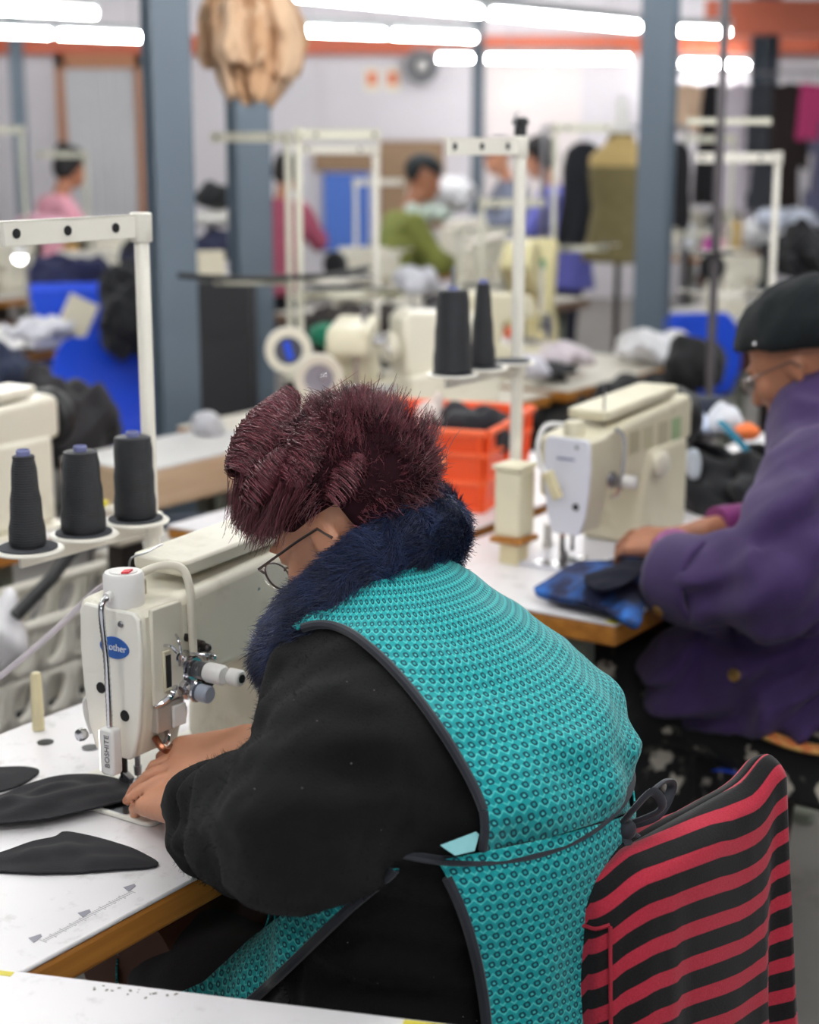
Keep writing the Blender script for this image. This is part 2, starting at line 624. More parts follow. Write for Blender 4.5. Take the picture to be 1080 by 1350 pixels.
# wall panels with joints, a pink-white stretch, brown boards and frames: standing proud of the back wall
def wall_rect(name, px0, px1, py0, py1, m, depth=0.03, y=WY):
    x0, x1 = wx(px0, y), wx(px1, y)
    return MB().b2((x0, y - depth, max(0, wz(py1, y))), (x1, y - 0.002, wz(py0, y))).build(name, m, bev=0.004)
for i, (a, b) in enumerate(((352, 423), (426, 632))):
    o = structure(wall_rect('wall_panel', a, b, 76, 184, WALLW, 0.02))
structure(wall_rect('wall_panel', 640, 764, 70, 520, WALLP, 0.03))
structure(wall_rect('wall_panel', -40, 82, 60, 500, WALLW, 0.02))
structure(wall_rect('wall_panel', 196, 300, 60, 500, WALLW, 0.02))
o = structure(wall_rect('trim_1', -120, 1200, 48, 72, ORANGE, 0.12))
d = structure(MB().b2((wx(92), WY - 0.04, 0), (wx(184), WY - 0.005, wz(88, WY))).build('door_1', mat('grey_white_curtain', (206, 206, 210), 0.8, var=0.08, vs=9)))
BR = mat('orange_brown_frame', (176, 120, 86), 0.6)
for a, b in ((80, 92), (184, 198)):
    MB().b2((wx(a), WY - 0.1, 0), (wx(b), WY - 0.002, wz(70, WY))).build('frame_post', BR, d)
MB().b2((wx(80), WY - 0.1, wz(90, WY)), (wx(198), WY - 0.003, wz(68, WY))).build('frame_head', BR, d)
for k in range(7):                                # folds of the pale curtain in the doorway
    x = wx(96 + k * 12.5)
    MB().tube([(x, WY - 0.07, 0.05), (x + 0.02, WY - 0.07, 1.2), (x, WY - 0.07, wz(92, WY))], [0.05, 0.06, 0.05], 8).build('curtain_fold', mat('grey_white_curtain', (206, 206, 210), 0.8), d)
for a, b, c, e in ((500, 586, 186, 300), (414, 492, 198, 226)):
    tag(wall_rect('notice_board', a, b, c, e, BROWNW, 0.05), 'brown fibreboard panel leaning on the back wall ' + ('beside the green-jacketed person' if a == 500 else 'above the blue sheet'), 'board')
tag(wall_rect('blue_sheet', 426, 486, 228, 330, mat('blue_sheet', (74, 116, 205), 0.6), 0.09), 'blue sheet hanging below the brown board on the back wall', 'sheet')
for px in (491, 518):
    t = thing('wall_sign', 'small cream wall sign with an orange square, ' + ('next to the round fan' if px == 518 else 'the one farther from the round fan'), 'sign', (wx(px), WY - 0.022, wz(105, WY)), 0, 'pair of wall signs')
    MB().box((0, 0, 0), (0.15, 0.012, 0.22)).build('plate', mat('cream_sign', (232, 222, 200), 0.6), t)
    MB().box((0, -0.009, 0.01), (0.09, 0.006, 0.12)).build('square', mat('orange_sign', (222, 110, 70), 0.6), t)
o = wall_rect('paper_notice', 662, 698, 118, 142, WHITEP, 0.012, WY - 0.03)
tag(o, 'white paper notice stuck on the pinkish wall', 'notice')
# round wall fan
t = thing('wall_fan', 'round grey wall fan mounted below the orange beam', 'fan', (wx(556), WY - 0.05, wz(88, WY)))
MB().lathe([(0.13, 0.0), (0.17, 0.0), (0.18, 0.06), (0.17, 0.12), (0.13, 0.12), (0.125, 0.06), (0.13, 0.0)], axis='y', n=28).build('housing', mat('fan_grey', (140, 140, 145), 0.5), t)
MB().lathe([(0.02, 0.02), (0.05, 0.03), (0.055, 0.1), (0.03, 0.13)], axis='y').build('hub', WHITEP, t)
for k in range(5):
    a = 2 * PI * k / 5
    MB().box((0.085 * math.cos(a), -0.06, 0.085 * math.sin(a)), (0.09, 0.006, 0.05), ry=-a, rx=0.4).build('blade', mat('fan_grey', (140, 140, 145), 0.5), t)

# steel columns (H section)
def column(i, px, py, d, wpx, rz=0.0):
    p = at_d(px, py, d)
    w = wpx * d / CAM_F
    o = bpy.data.objects.new('column_%d' % i, None); COL.objects.link(o)
    o.location = (p[0], p[1], 0); o.rotation_euler = (0, 0, rz); structure(o)
    MB().b2((-w / 2, -w / 2, 0), (w / 2, -w / 2 + 0.014, CEIL)).build('flange', SLATE, o)
    MB().b2((-w / 2, w / 2 - 0.014, 0), (w / 2, w / 2, CEIL)).build('flange', SLATE, o)
    MB().b2((-0.006, -w / 2 + 0.014, 0), (0.006, w / 2 - 0.014, CEIL)).build('web', SLATE, o)
    MB().b2((-w / 2 - 0.05, -w / 2 - 0.05, 0), (w / 2 + 0.05, w / 2 + 0.05, 0.015)).build('base_plate', SLATE, o)
    return o
column(1, 226, 300, 5.0, 52, rz=0.42)
column(2, 330, 300, 6.3, 47, rz=0.40)
column(3, 866, 200, 7.0, 42, rz=-0.35)
column(4, 630, 120, 13.5, 16)
column(5, 25, 150, 13.0, 16)
column(6, 1008, 90, 14.5, 26, rz=0.5)
# roof beam above
structure(MB().b2((-9, 11.6, 2.72), (10, 11.75, 2.9)).build('trim_2', mat('beam_grey', (112, 122, 124), 0.6)))
structure(MB().b2((2.2, 12.6, 2.35), (7, 12.7, 2.6)).build('trim_3', ORANGE))

# fluorescent battens
TUBE = emis('tube_light', (1.0, 0.99, 0.97), 46.0)
BATT = mat('batten_white', (190, 195, 198), 0.5)
LZ = 2.32
def batten(a, b, label, group=None):
    a = V3(*a); b = V3(*b)
    c = (a + b) / 2; L = np.linalg.norm(b - a); rz = math.atan2(b[1] - a[1], b[0] - a[0])
    t = thing('fluorescent_lamp', label, 'lamp', c, rz, group)
    MB().b2((-L / 2, -0.03, 0.03), (L / 2, 0.03, 0.09)).build('batten', BATT, t, bev=0.006)
    for s in (-1, 1):
        MB().b2((s * L / 2 - 0.012 - s * 0.012, -0.018, -0.02), (s * L / 2 + 0.012 - s * 0.012, 0.018, 0.035)).build('lamp_holder', BATT, t)
        MB().cyl((s * L / 3, 0, 0.09), (s * L / 3, 0, CEIL - c[2]), 0.004, n=6).build('hanger', STEEL, t)
    MB().cyl((-L / 2 + 0.02, 0, 0), (L / 2 - 0.02, 0, 0), 0.026, n=10).build('tube', TUBE, t)
    return t
def lamp_run(p0, p1, n, label, group=None):
    A, B = at_z(*p0, LZ), at_z(*p1, LZ)
    for i in range(n):
        a = A + (B - A) * (i + 0.02) / n; b = A + (B - A) * (i + 0.98) / n
        batten(a, b, label if isinstance(label, str) else label[i], group)
lamp_run((372, -8), (846, 36), 2, ['fluorescent batten lamp starting beside the brown paper bundle', 'fluorescent batten lamp meeting the thick column'])
lamp_run((874, 40), (964, 43), 1, 'short fluorescent batten lamp just beyond the steel column')
lamp_run((894, 83), (988, 86), 1, 'far fluorescent batten lamp above the white hanging dress')
lamp_run((574, 76), (628, 77), 1, 'short far fluorescent lamp left of the thin column')
lamp_run((636, 77), (836, 78), 1, 'far fluorescent batten lamp between thin and thick columns')
lamp_run((384, 40), (630, 50), 2, ['fluorescent batten lamp over the wall between bundle and signs', 'fluorescent batten lamp over the wall signs and fan'])
lamp_run((-60, 40), (194, 50), 2, ['fluorescent batten lamp above the slim column at the pale panels', 'fluorescent batten lamp ending at the near column'])
lamp_run((-60, 8), (132, 18), 1, 'fluorescent batten lamp hung above the row ending at the near column')
# the same lamps go on over the near rows, above the frame
for i, (x, y) in enumerate([(-2.2, 6.6), (-0.3, 5.9), (1.6, 6.6), (3.2, 6.9), (-1.7, 4.3), (0.2, 4.2), (2.0, 4.4), (-1.5, 2.6), (0.35, 2.5), (2.1, 2.8), (-1.2, 0.9), (0.6, 0.7), (2.3, 0.9), (3.6, 4.2), (-3.6, 4.6), (-3.4, 2.4), (0.2, -1.0), (3.9, 8.6), (-3.9, 7.4)]):
    a = 0.5
    batten((x - 0.6 * math.cos(a), y - 0.6 * math.sin(a), LZ + 0.25), (x + 0.6 * math.cos(a), y + 0.6 * math.sin(a), LZ + 0.25), 'fluorescent batten lamp hung over the near sewing rows', 'lamps over the near rows')
for i in range(4):                                 # added lamps above the frame, put in to brighten the back wall
    x = -3.6 + i * 2.4
    batten((x - 0.6, 15.4, 3.12), (x + 0.6, 15.4, 3.12), 'added fluorescent lamp above the frame, brightening the back wall', 'added lamps brightening the back wall')
# ================================================================ sewing tables
FRAME = mat('grey_green_frame', (120, 124, 112), 0.5, var=0.1)
MOTORM = mat('brown_motor', (96, 60, 46), 0.5, var=0.15)
def sewing_table(label, x0, x1, y0, y1, loc, rotz, motor=True, end=None, thick=0.042, group=None, topm=None, edgem=None, zt=TOP):
    t = thing('sewing_table', label, 'table', loc, rotz, group)
    poly = end or [(x0, y0), (x1, y0), (x1, y1), (x0, y1)]
    MB().prism(poly, zt - 0.005, zt).build('tabletop', topm or LAMIN, t, bev=0.0015)
    cx = sum(p[0] for p in poly) / len(poly); cy = sum(p[1] for p in poly) / len(poly)
    sh = [(p[0] + (0.001 if p[0] < cx else -0.001), p[1] + (0.001 if p[1] < cy else -0.001)) for p in poly]
    MB().prism(sh, zt - thick, zt - 0.0055).build('wooden_core', edgem or WOOD, t, bev=0.006, seg=3)
    zb = zt - thick - 0.001
    for sx in (x0 + 0.10, x1 - 0.10):
        for sy in (y0 + 0.12, y1 - 0.08):
            MB().b2((sx - 0.02, sy - 0.02, 0.03), (sx + 0.02, sy + 0.02, zb)).build('leg', FRAME, t, bev=0.004)
        MB().b2((sx - 0.022, y0 + 0.03, 0), (sx + 0.022, y1 - 0.02, 0.03)).build('foot_bar', FRAME, t, bev=0.004)
    MB().b2((x0 + 0.1, y1 - 0.12, 0.28), (x1 - 0.1, y1 - 0.09, 0.32)).build('crossbar', FRAME, t, bev=0.004)
    MB().box(((x0 + x1) / 2, (y0 + y1) / 2 - 0.05, 0.12), (0.34, 0.26, 0.012), rx=0.25).build('treadle', DSTEEL, t, bev=0.003)
    if motor:
        m = MB().lathe([(0.03, -0.12), (0.085, -0.11), (0.095, -0.07), (0.095, 0.07), (0.085, 0.10), (0.03, 0.11)], c=(motor, y0 + 0.2, zb - 0.17), axis='x', n=24).build('motor', MOTORM, t)
        MB().b2((motor - 0.05, y0 + 0.15, zb - 0.09), (motor + 0.05, y0 + 0.25, zb)).build('motor_bracket', DSTEEL, m)
        MB().lathe([(0.05, 0), (0.055, 0.012), (0.05, 0.03)], c=(motor + 0.12, y0 + 0.2, zb - 0.17), axis='x').build('pulley', DSTEEL, m)
    return t

# ================================================================ lockstitch machine, needle at the origin, arm towards +x, operator at -y
BADGE = mat('blue_badge', (42, 92, 170), 0.35, var=0.03)
def rrect(x0, y0, x1, y1, r, n=4):
    out = []
    for cx, cy, a0 in ((x1 - r, y0 + r, -PI / 2), (x1 - r, y1 - r, 0), (x0 + r, y1 - r, PI / 2), (x0 + r, y0 + r, PI)):
        for i in range(n + 1):
            a = a0 + PI / 2 * i / n
            out.append((cx + r * math.cos(a), cy + r * math.sin(a)))
    return out
FACE = [(y - 0.013, z) for y, z in [(-0.0475, 0.246), (-0.040, 0.254), (0.040, 0.254), (0.0475, 0.246), (0.0495, 0.20), (0.047, 0.15), (0.041, 0.105), (0.031, 0.072), (0.024, 0.068), (-0.024, 0.068), (-0.031, 0.072), (-0.041, 0.105), (-0.047, 0.15), (-0.0495, 0.20)]]
def machine_body(t, cm, pm, detail=True):
    # bed with needle plate
    bed = MB().prism(rrect(-0.075, -0.089, 0.40, 0.089, 0.012), 0.0005, 0.007).build('bed', pm, t, bev=0.002)
    MB().prism(rrect(-0.03, -0.022, 0.03, 0.022, 0.006), 0.0071, 0.0085).build('needle_plate', CHROME, bed)
    MB().prism(rrect(-0.073, -0.05, -0.032, 0.05, 0.004), 0.0071, 0.0083).build('slide_plate', CHROME, bed)
    # pillar with swelling foot, arm and head
    MB().prism([(0.165, 0.007), (0.168, 0.05), (0.178, 0.10), (0.185, 0.15), (0.20, 0.20), (0.385, 0.20), (0.385, 0.007)], -0.062, 0.072, 'xz').build('pillar', cm, t, bev=0.014, seg=4)
    a = MB().prism([(-0.035, 0.252), (0.15, 0.268), (0.40, 0.285), (0.412, 0.27), (0.412, 0.19), (0.20, 0.165), (0.175, 0.145), (0.05, 0.145), (0.03, 0.135), (-0.035, 0.13)], -0.056, 0.058, 'xz').build('arm', cm, t, bev=0.013, seg=4)
    MB().prism(rrect(0.06, -0.045, 0.375, 0.045, 0.012), 0.2705, 0.290).xf(Matrix.Rotation(-0.045, 4, 'Y')).build('top_cover', cm, a, bev=0.004)
    hd = [(y * 0.98, z) for y, z in FACE]
    MB().prism(hd, -0.045, 0.03, 'yz').build('head', cm, t, bev=0.006, seg=3)
    fp = MB().prism(FACE, -0.053, -0.0455, 'yz').build('face_plate', pm, t, bev=0.0025)
    for y, z in ((0.004, 0.152), (-0.034, 0.124)):
        MB().lathe([(0.0066, 0), (0.0072, 0.0012), (0.005, 0.0016)], c=(-0.0545, y, z), axis='x', n=14).build('hole_disc', NEARBLK, fp)  # flat black disc: the dark inside of a hole put into colour
    for y, z in ((-0.034, 0.238),):
        MB().lathe([(0.003, -0.0018), (0.0042, 0), (0.0042, 0.0005)], c=(-0.0545, y, z), axis='x', n=10).build('screw', STEEL, fp)
    # needle bar and presser bar
    MB().tube([(0, 0, 0.07), (0, 0, 0.035)], 0.0035, 10).build('needle_bar', STEEL, t)
    MB().tube([(0, 0, 0.036), (0, 0, 0.024)], [0.0052, 0.0045], 10).build('needle_clamp', STEEL, t)
    MB().tube([(0, 0, 0.026), (0, 0, 0.009)], [0.0013, 0.0007], 6).build('needle', CHROME, t)
    MB().tube([(-0.004, 0.02, 0.07), (-0.004, 0.02, 0.05)], 0.0052, 10).build('presser_bar', COPPER, t)
    MB().tube([(-0.004, 0.02, 0.052), (-0.004, 0.02, 0.018)], 0.0048, 10).build('presser_shank', DSTEEL, t)
    pf = MB().b2((-0.010, -0.012, 0.0095), (0.008, 0.026, 0.0125)); pf.box((-0.004, 0.016, 0.017), (0.009, 0.016, 0.014), rx=0.5)
    pf.build('presser_foot', STEEL, t, bev=0.001)
    # handwheel at the far end
    MB().lathe([(0.02, 0), (0.06, 0.004), (0.066, 0.012), (0.066, 0.03), (0.06, 0.04), (0.02, 0.045)], c=(0.413, 0, 0.225), axis='x', n=28).build('handwheel', BLACKP, t)
    # tension unit on the operator side
    tn = MB().tube([(0.035, -0.056, 0.165), (0.035, -0.094, 0.165)], 0.004, 10).build('tension_post', CHROME, t)
    MB().lathe([(0.014, 0), (0.0165, 0.002), (0.014, 0.004), (0.0165, 0.006), (0.014, 0.008)], c=(0.035, -0.06, 0.165), axis='y', n=18).build('tension_disc', CHROME, tn)
    MB().tube([(0.035 + 0.010 * math.cos(k * 0.7), -0.070 - 0.00035 * k, 0.165 + 0.010 * math.sin(k * 0.7)) for k in range(46)], 0.0011, 5).build('tension_spring', STEEL, tn)
    MB().lathe([(0.011, 0), (0.0125, 0.003), (0.0125, 0.024), (0.010, 0.027)], c=(0.035, -0.088, 0.165), axis='y', n=18).build('tension_knob', WHITEP, tn)
    return a, fp

def lamp_unit(t, text):
    """little LED work lamp: drum housing on the head, chrome gooseneck, white wand"""
    h = MB().lathe([(0.0, 0.253), (0.0235, 0.253), (0.0245, 0.257), (0.0245, 0.290), (0.022, 0.294), (0.0, 0.294)], c=(-0.028, -0.016, 0), n=26).build('lamp_housing', WHITEP, t)
    MB().lathe([(0.0, 0.2941), (0.017, 0.2941), (0.017, 0.2952), (0.0, 0.2952)], c=(-0.028, -0.016, 0), n=22).build('switch_disc', mat('pale_grey', (214, 212, 210), 0.5), h)
    MB().prism([(-0.036, -0.032), (-0.022, -0.026), (-0.030, -0.02), (-0.042, -0.026)], 0.2953, 0.2975).build('switch_lever', RED, h)
    MB().cyl((-0.050, -0.017, 0.270), (-0.060, -0.018, 0.269), 0.006, n=12).build('neck_socket', WHITEP, h)
    pts = spline([(-0.058, -0.018, 0.269), (-0.070, -0.020, 0.262), (-0.074, -0.024, 0.240), (-0.074, -0.028, 0.20), (-0.074, -0.029, 0.15), (-0.074, -0.029, 0.115)], 14)
    g = MB().tube(pts, [0.0040 if i % 2 else 0.0033 for i in range(len(pts))], 10).build('gooseneck', CHROME, t, ang=60)
    w = MB().prism(rrect(-0.0115, 0.046, 0.0115, 0.105, 0.006), -0.082, -0.066, 'yz').xf(Matrix.Translation((0, -0.029, 0.010))).build('lamp_wand', WHITEP, t, bev=0.003)
    if text:
        text_part('wand_lettering', text, 0.0105, mat('grey_print', (120, 116, 120), 0.6), w, (-0.0824, -0.031, 0.087), (PI / 2, -PI / 2, -PI / 2))
    MB().b2((-0.080, -0.0173, 0.060), (-0.068, -0.0160, 0.110)).build('led_strip', emis('led_glow', (1.0, 0.86, 0.74), 3.0), w)
    return h

# ---- the near machine
t1 = thing('sewing_machine', 'cream industrial sewing machine with blue oval badge and chrome lamp on the near table', 'sewing machine', LW(0, 0, TOP), ROT)
M1 = t1
arm1, fp1 = machine_body(t1, CREAM, mat('white_enamel', (232, 229, 220), 0.3, var=0.02))
ov = [(0.0235 * math.cos(a) * (1 - 0.10 * math.sin(a) ** 2), 0.0135 * math.sin(a)) for a in np.linspace(0, 2 * PI, 28)[:-1]]
bd = MB().prism([(y, z) for y, z in ov], -0.0545, -0.0531, 'yz').xf(Matrix.Translation((0, -0.022, 0.207)) ).build('badge', BADGE, fp1)
text_part('badge_lettering', 'brother', 0.0125, mat('white_print', (225, 228, 235), 0.5), bd, (-0.0548, -0.022, 0.2075), (PI / 2, 0, -PI / 2))
lamp_unit(t1, 'BOSHITE')
# presser lifting lever and screw on the far side of the head
lv = MB().tube(spline([(-0.02, 0.052, 0.125), (-0.022, 0.062, 0.115), (-0.022, 0.060, 0.095), (-0.022, 0.052, 0.075)], 5), [0.005] * 4 + [0.006] * 12, 8, flat=0.7).build('lifting_lever', WHITEP, t1)
MB().lathe([(0.002, -0.010), (0.0075, -0.009), (0.0085, -0.004), (0.0075, 0)], c=(-0.054, 0.035, 0.0875), axis='x', n=16).build('thumb_screw', CHROME, t1)
# thread take-up cover, guides, tension assembly clutter on the operator side
g = MB().prism([(-0.033, 0.135), (0.02, 0.135), (0.02, 0.255), (-0.033, 0.255)], -0.064, -0.058, 'xz').build('side_cover', CREAM, t1, bev=0.002)
MB().b2((-0.018, -0.068, 0.150), (-0.006, -0.0641, 0.200)).build('take_up_guard', CREAM2, g, bev=0.001)
MB().b2((-0.016, -0.0695, 0.155), (-0.008, -0.0681, 0.195)).build('take_up_slot', DSTEEL, g)
MB().tube(spline([(-0.012, -0.058, 0.205), (-0.014, -0.075, 0.208), (-0.010, -0.082, 0.200)], 5), 0.0022, 6).build('take_up_lever', CHROME, g)
for i, (x, z, L, r) in enumerate(((0.02, 0.143, 0.03, 0.0125), (0.055, 0.142, 0.022, 0.007), (0.012, 0.185, 0.018, 0.006), (0.048, 0.190, 0.026, 0.008), (0.066, 0.172, 0.018, 0.006), (0.03, 0.205, 0.014, 0.005))):
    q = MB().lathe([(r * 0.6, 0), (r, 0.003), (r, L * 0.5), (r * 0.7, L * 0.55), (r * 0.7, L * 0.9), (r * 0.4, L)], c=(x, -0.056, z), axis='y', n=14).build('tension_stud', CHROME if i % 2 == 0 else DSTEEL, t1)
    if i == 0:
        MB().lathe([(0.008, 0), (0.011, 0.002), (0.011, 0.016), (0.009, 0.018)], c=(x, -0.087, z), axis='y', n=16).build('knob', mat('blue_grey_knob', (150, 158, 172), 0.35), q)
        MB().lathe([(0.0125, 0), (0.0135, 0.002), (0.0125, 0.004)], c=(x, -0.082, z), axis='y', n=16).build('collar', CHROME, q)
k2 = MB().lathe([(0.008, 0), (0.0105, 0.002), (0.0105, 0.018), (0.0085, 0.020)], c=(0.047, -0.112, 0.161), axis='y', n=16).build('small_knob', WHITEP, t1)
MB().cyl((0.047, -0.058, 0.161), (0.047, -0.113, 0.161), 0.003, n=8).build('knob_stem', CHROME, k2)
MB().lathe([(0.004, 0), (0.0055, 0.0005), (0.0055, 0.0012)], c=(0.047, -0.132, 0.161), axis='y', n=12).build('knob_eye', NEARBLK, k2)
for i, (pts, r) in enumerate((([(0.012, -0.058, 0.215), (0.0, -0.075, 0.212), (-0.002, -0.08, 0.195), (0.006, -0.07, 0.178)], 0.0018),
                              ([(0.01, -0.058, 0.15), (-0.012, -0.072, 0.146), (-0.02, -0.066, 0.138), (-0.03, -0.060, 0.134)], 0.0042),
                              ([(-0.02, -0.05, 0.09), (-0.022, -0.060, 0.082), (-0.018, -0.066, 0.076), (0.0, -0.064, 0.076)], 0.0045),
                              ([(0.0, -0.048, 0.095), (-0.006, -0.058, 0.088), (-0.012, -0.058, 0.080)], 0.0035),
                              ([(0.02, -0.05, 0.128), (0.02, -0.062, 0.118), (0.02, -0.060, 0.104)], 0.0038),
                              ([(0.024, -0.056, 0.19), (0.03, -0.083, 0.187), (0.05, -0.083, 0.183), (0.062, -0.06, 0.18)], 0.0016))):
    MB().tube(spline(pts, 6), r, 8).build('thread_guide', CHROME if i != 2 else COPPER, t1)
MB().b2((-0.028, -0.063, 0.098), (0.02, -0.048, 0.132)).build('lower_guard', mat('satin_guard', (186, 180, 172), 0.35, 0.4), t1, bev=0.002)
MB().b2((-0.005, -0.068, 0.100), (0.018, -0.0635, 0.128)).build('guard_block', WHITEP, t1, bev=0.002)
# thread guides standing on the arm, oil window, wire hook, bow of cream conduit
for i, (x, y) in enumerate(((0.16, -0.03), (0.20, -0.025))):
    pts = [(x + 0.001 * k, y - 0.0018 * k, 0.262 - 0.002 * k + 0.004 * math.sin(k * 1.3)) for k in range(16)]
    MB().tube(pts, 0.0019, 6).build('wire_spring', CHROME, arm1)
b_ = MB().lathe([(0.012, 0.275), (0.014, 0.279), (0.014, 0.288), (0.011, 0.291)], c=(0.185, 0.015, 0), n=20).build('oil_window', BLACKP, arm1)
MB().lathe([(0.0035, 0.2912), (0.005, 0.293), (0.003, 0.297)], c=(0.185, 0.015, 0), n=10).build('oil_plug', CHROME, b_)
for x, y in ((0.135, 0.01), (0.152, 0.022), (0.11, 0.0)):
    MB().lathe([(0.006, 0.268), (0.007, 0.272), (0.003, 0.275), (0.0045, 0.282), (0.002, 0.285)], c=(x, y, 0), n=12).build('thread_stud', STEEL, arm1)
MB().prism(rrect(0.12, -0.02, 0.17, 0.035, 0.006), 0.266, 0.271).build('stud_plate', CREAM2, arm1)
MB().tube(spline([(0.03, 0.03, 0.262), (0.03, 0.03, 0.285), (0.034, 0.026, 0.293), (0.05, 0.02, 0.296), (0.075, 0.016, 0.302)], 6), 0.0016, 6).build('wire_hook', STEEL, arm1)
MB().tube(spline([(0.01, 0.012, 0.262), (0.02, 0.004, 0.278), (0.012, -0.008, 0.285), (0.0, 0.0, 0.272), (-0.01, 0.01, 0.27)], 6), 0.0011, 6).build('thread_wire', STEEL, arm1)
MB().b2((-0.004, -0.012, 0.2545), (0.016, 0.020, 0.275)).build('lamp_clamp', mat('beige_clamp', (176, 168, 148), 0.5), arm1, bev=0.002)
MB().tube(spline([(-0.012, -0.012, 0.282), (0.02, -0.03, 0.292), (0.035, -0.052, 0.289), (0.033, -0.066, 0.265), (0.030, -0.070, 0.23), (0.030, -0.071, 0.185)], 8), 0.0052, 10).build('conduit', mat('cream_conduit', (214, 208, 192), 0.45), t1)
MB().lathe([(0.007, 0), (0.0078, 0.0015), (0.004, 0.002)], c=(0.164, -0.034, 0.032), axis='x', n=16).xf(Matrix.Translation((0.0045, 0, 0))).build('pillar_hole_disc', NEARBLK, t1)  # black disc painted as the dark of the hole in the pillar
# the lamp's flex runs off to the left
fx = MB().tube(spline([LW(-0.01, 0.03, TOP + 0.268), at_d(120, 785, 2.12), at_d(60, 842, 2.15), at_d(-40, 925, 2.2)], 10), 0.0042, 8).build('lamp_flex', mat('lilac_white_flex', (200, 192, 198), 0.5))
tag(fx, 'pale flex running from the lamp housing past the spools', 'cable')

# ---- the near table, cut along the edge of the work table in front
fa, fb = WL(at_z(0, 1277, TOP)), WL(at_z(600, 1350, TOP))
def on_front(y):                                   # x on the front table's edge at row depth y
    k = (y - fa[1]) / (fb[1] - fa[1])
    return fa[0] + (fb[0] - fa[0]) * k + 0.002
Y0, Y1 = -0.219, 0.303
T1 = sewing_table('white topped sewing table with worn wooden edge and black cut pieces on it', -0.36, 0.72, Y0, Y1, LW(0, 0), ROT, motor=0.06,
                  end=[(on_front(Y0), Y0), (0.72, Y0), (0.72, Y1), (-0.62, Y1), (-0.62, -0.10)])
INK = mat('grey_ink', (168, 166, 170), 0.6)
MK = MB()
for k in range(46):
    p = at_z(57 + k * 2.6, 1241 - k * 1.45, TOP)
    q = WL(p); h = 0.006 if k % 5 else 0.010
    MK.b2((q[0] - 0.0004, q[1] - h / 2, TOP + 0.0002), (q[0] + 0.0004, q[1] + h / 2, TOP + 0.0004))
mk = MK.build('printed_scale', INK, T1, smooth=False)
for i, (px, py) in enumerate(((108, 1206), (168, 1172), (43, 1239))):
    q = WL(at_z(px, py, TOP))
    MB().prism([(q[0] - 0.004, q[1] - 0.006), (q[0] + 0.010, q[1] - 0.003), (q[0] + 0.013, q[1] + 0.002), (q[0] + 0.0, q[1] + 0.006)], TOP + 0.0002, TOP + 0.0005).build('printed_arrow', mat('dark_ink', (140, 138, 150), 0.6), T1)
for px, py in ((60, 979), (119, 986)):
    q = WL(at_z(px, py, TOP))
    MB().lathe([(0.0, TOP + 0.0003), (0.011, TOP + 0.0003), (0.0115, TOP + 0.0012), (0.0, TOP + 0.0012)], c=(q[0], q[1], 0), n=18).build('cap', BLACKP, T1)
bp_ = WL(at_z(51, 962, TOP))
o = MB().lathe([(0.0085, 0.0), (0.0085, 0.01), (0.0080, 0.04), (0.0075, 0.078), (0.006, 0.082), (0.0, 0.082)], n=18).build('thread_post', mat('ivory_plastic', (222, 210, 170), 0.45))
o.location = LW(bp_[0], bp_[1], TOP + 0.0005); tag(o, 'small ivory plastic post standing on the white table top', 'post')

# ---- the work table in the foreground
FT = thing('work_table', 'plain white work table in front of the seated sewers, with marked top', 'table', at_z(200, 1300, 0))
FT.location = (0, 0, 0)
A_, B_ = at_z(-260, 1277 - 260 * 0.1217, TOP + 0.004), at_z(700, 1277 + 700 * 0.1217, TOP + 0.004)
n_ = V3(B_[1] - A_[1], -(B_[0] - A_[0]), 0); n_ /= np.linalg.norm(n_)
C_, D_ = B_ + n_ * 0.62, A_ + n_ * 0.62
MB().prism([tuple(p[:2]) for p in (A_, D_, C_, B_)], TOP - 0.022, TOP + 0.004).build('tabletop', LAMIN, FT, bev=0.002)
for p, q in ((A_, D_), (B_, C_)):
    for k in (0.12, 0.88):
        r_ = p * (1 - k) + q * k; c_ = (A_ + C_) / 2; r_ = r_ + (c_ - r_) * 0.08
        MB().b2((r_[0] - 0.02, r_[1] - 0.02, 0), (r_[0] + 0.02, r_[1] + 0.02, TOP - 0.023)).build('leg', FRAME, FT, bev=0.003)
YEL = mat('yellow_tape', (214, 200, 60), 0.5)
for px in (4, 560):
    e = at_z(px, 1277 + px * 0.1217 + 3, TOP + 0.004)
    MB().box((e[0], e[1] - 0.004, TOP + 0.0044), (0.022 if px < 9 else 0.04, 0.008, 0.0006), rz=math.atan2(B_[1] - A_[1], B_[0] - A_[0])).build('tape_mark', YEL, FT)
for i in range(16):
    px = rnd.uniform(120, 235); e = at_z(px, 1277 + px * 0.1217 + rnd.uniform(5, 16), TOP + 0.004)
    s_ = rnd.uniform(0.0008, 0.0028)
    MB().box((e[0], e[1], TOP + 0.0043), (s_ * 1.6, s_, 0.0003), rz=rnd.random() * 3).build('scuff', mat('scuff_grey', (120, 114, 106), 0.8), FT)

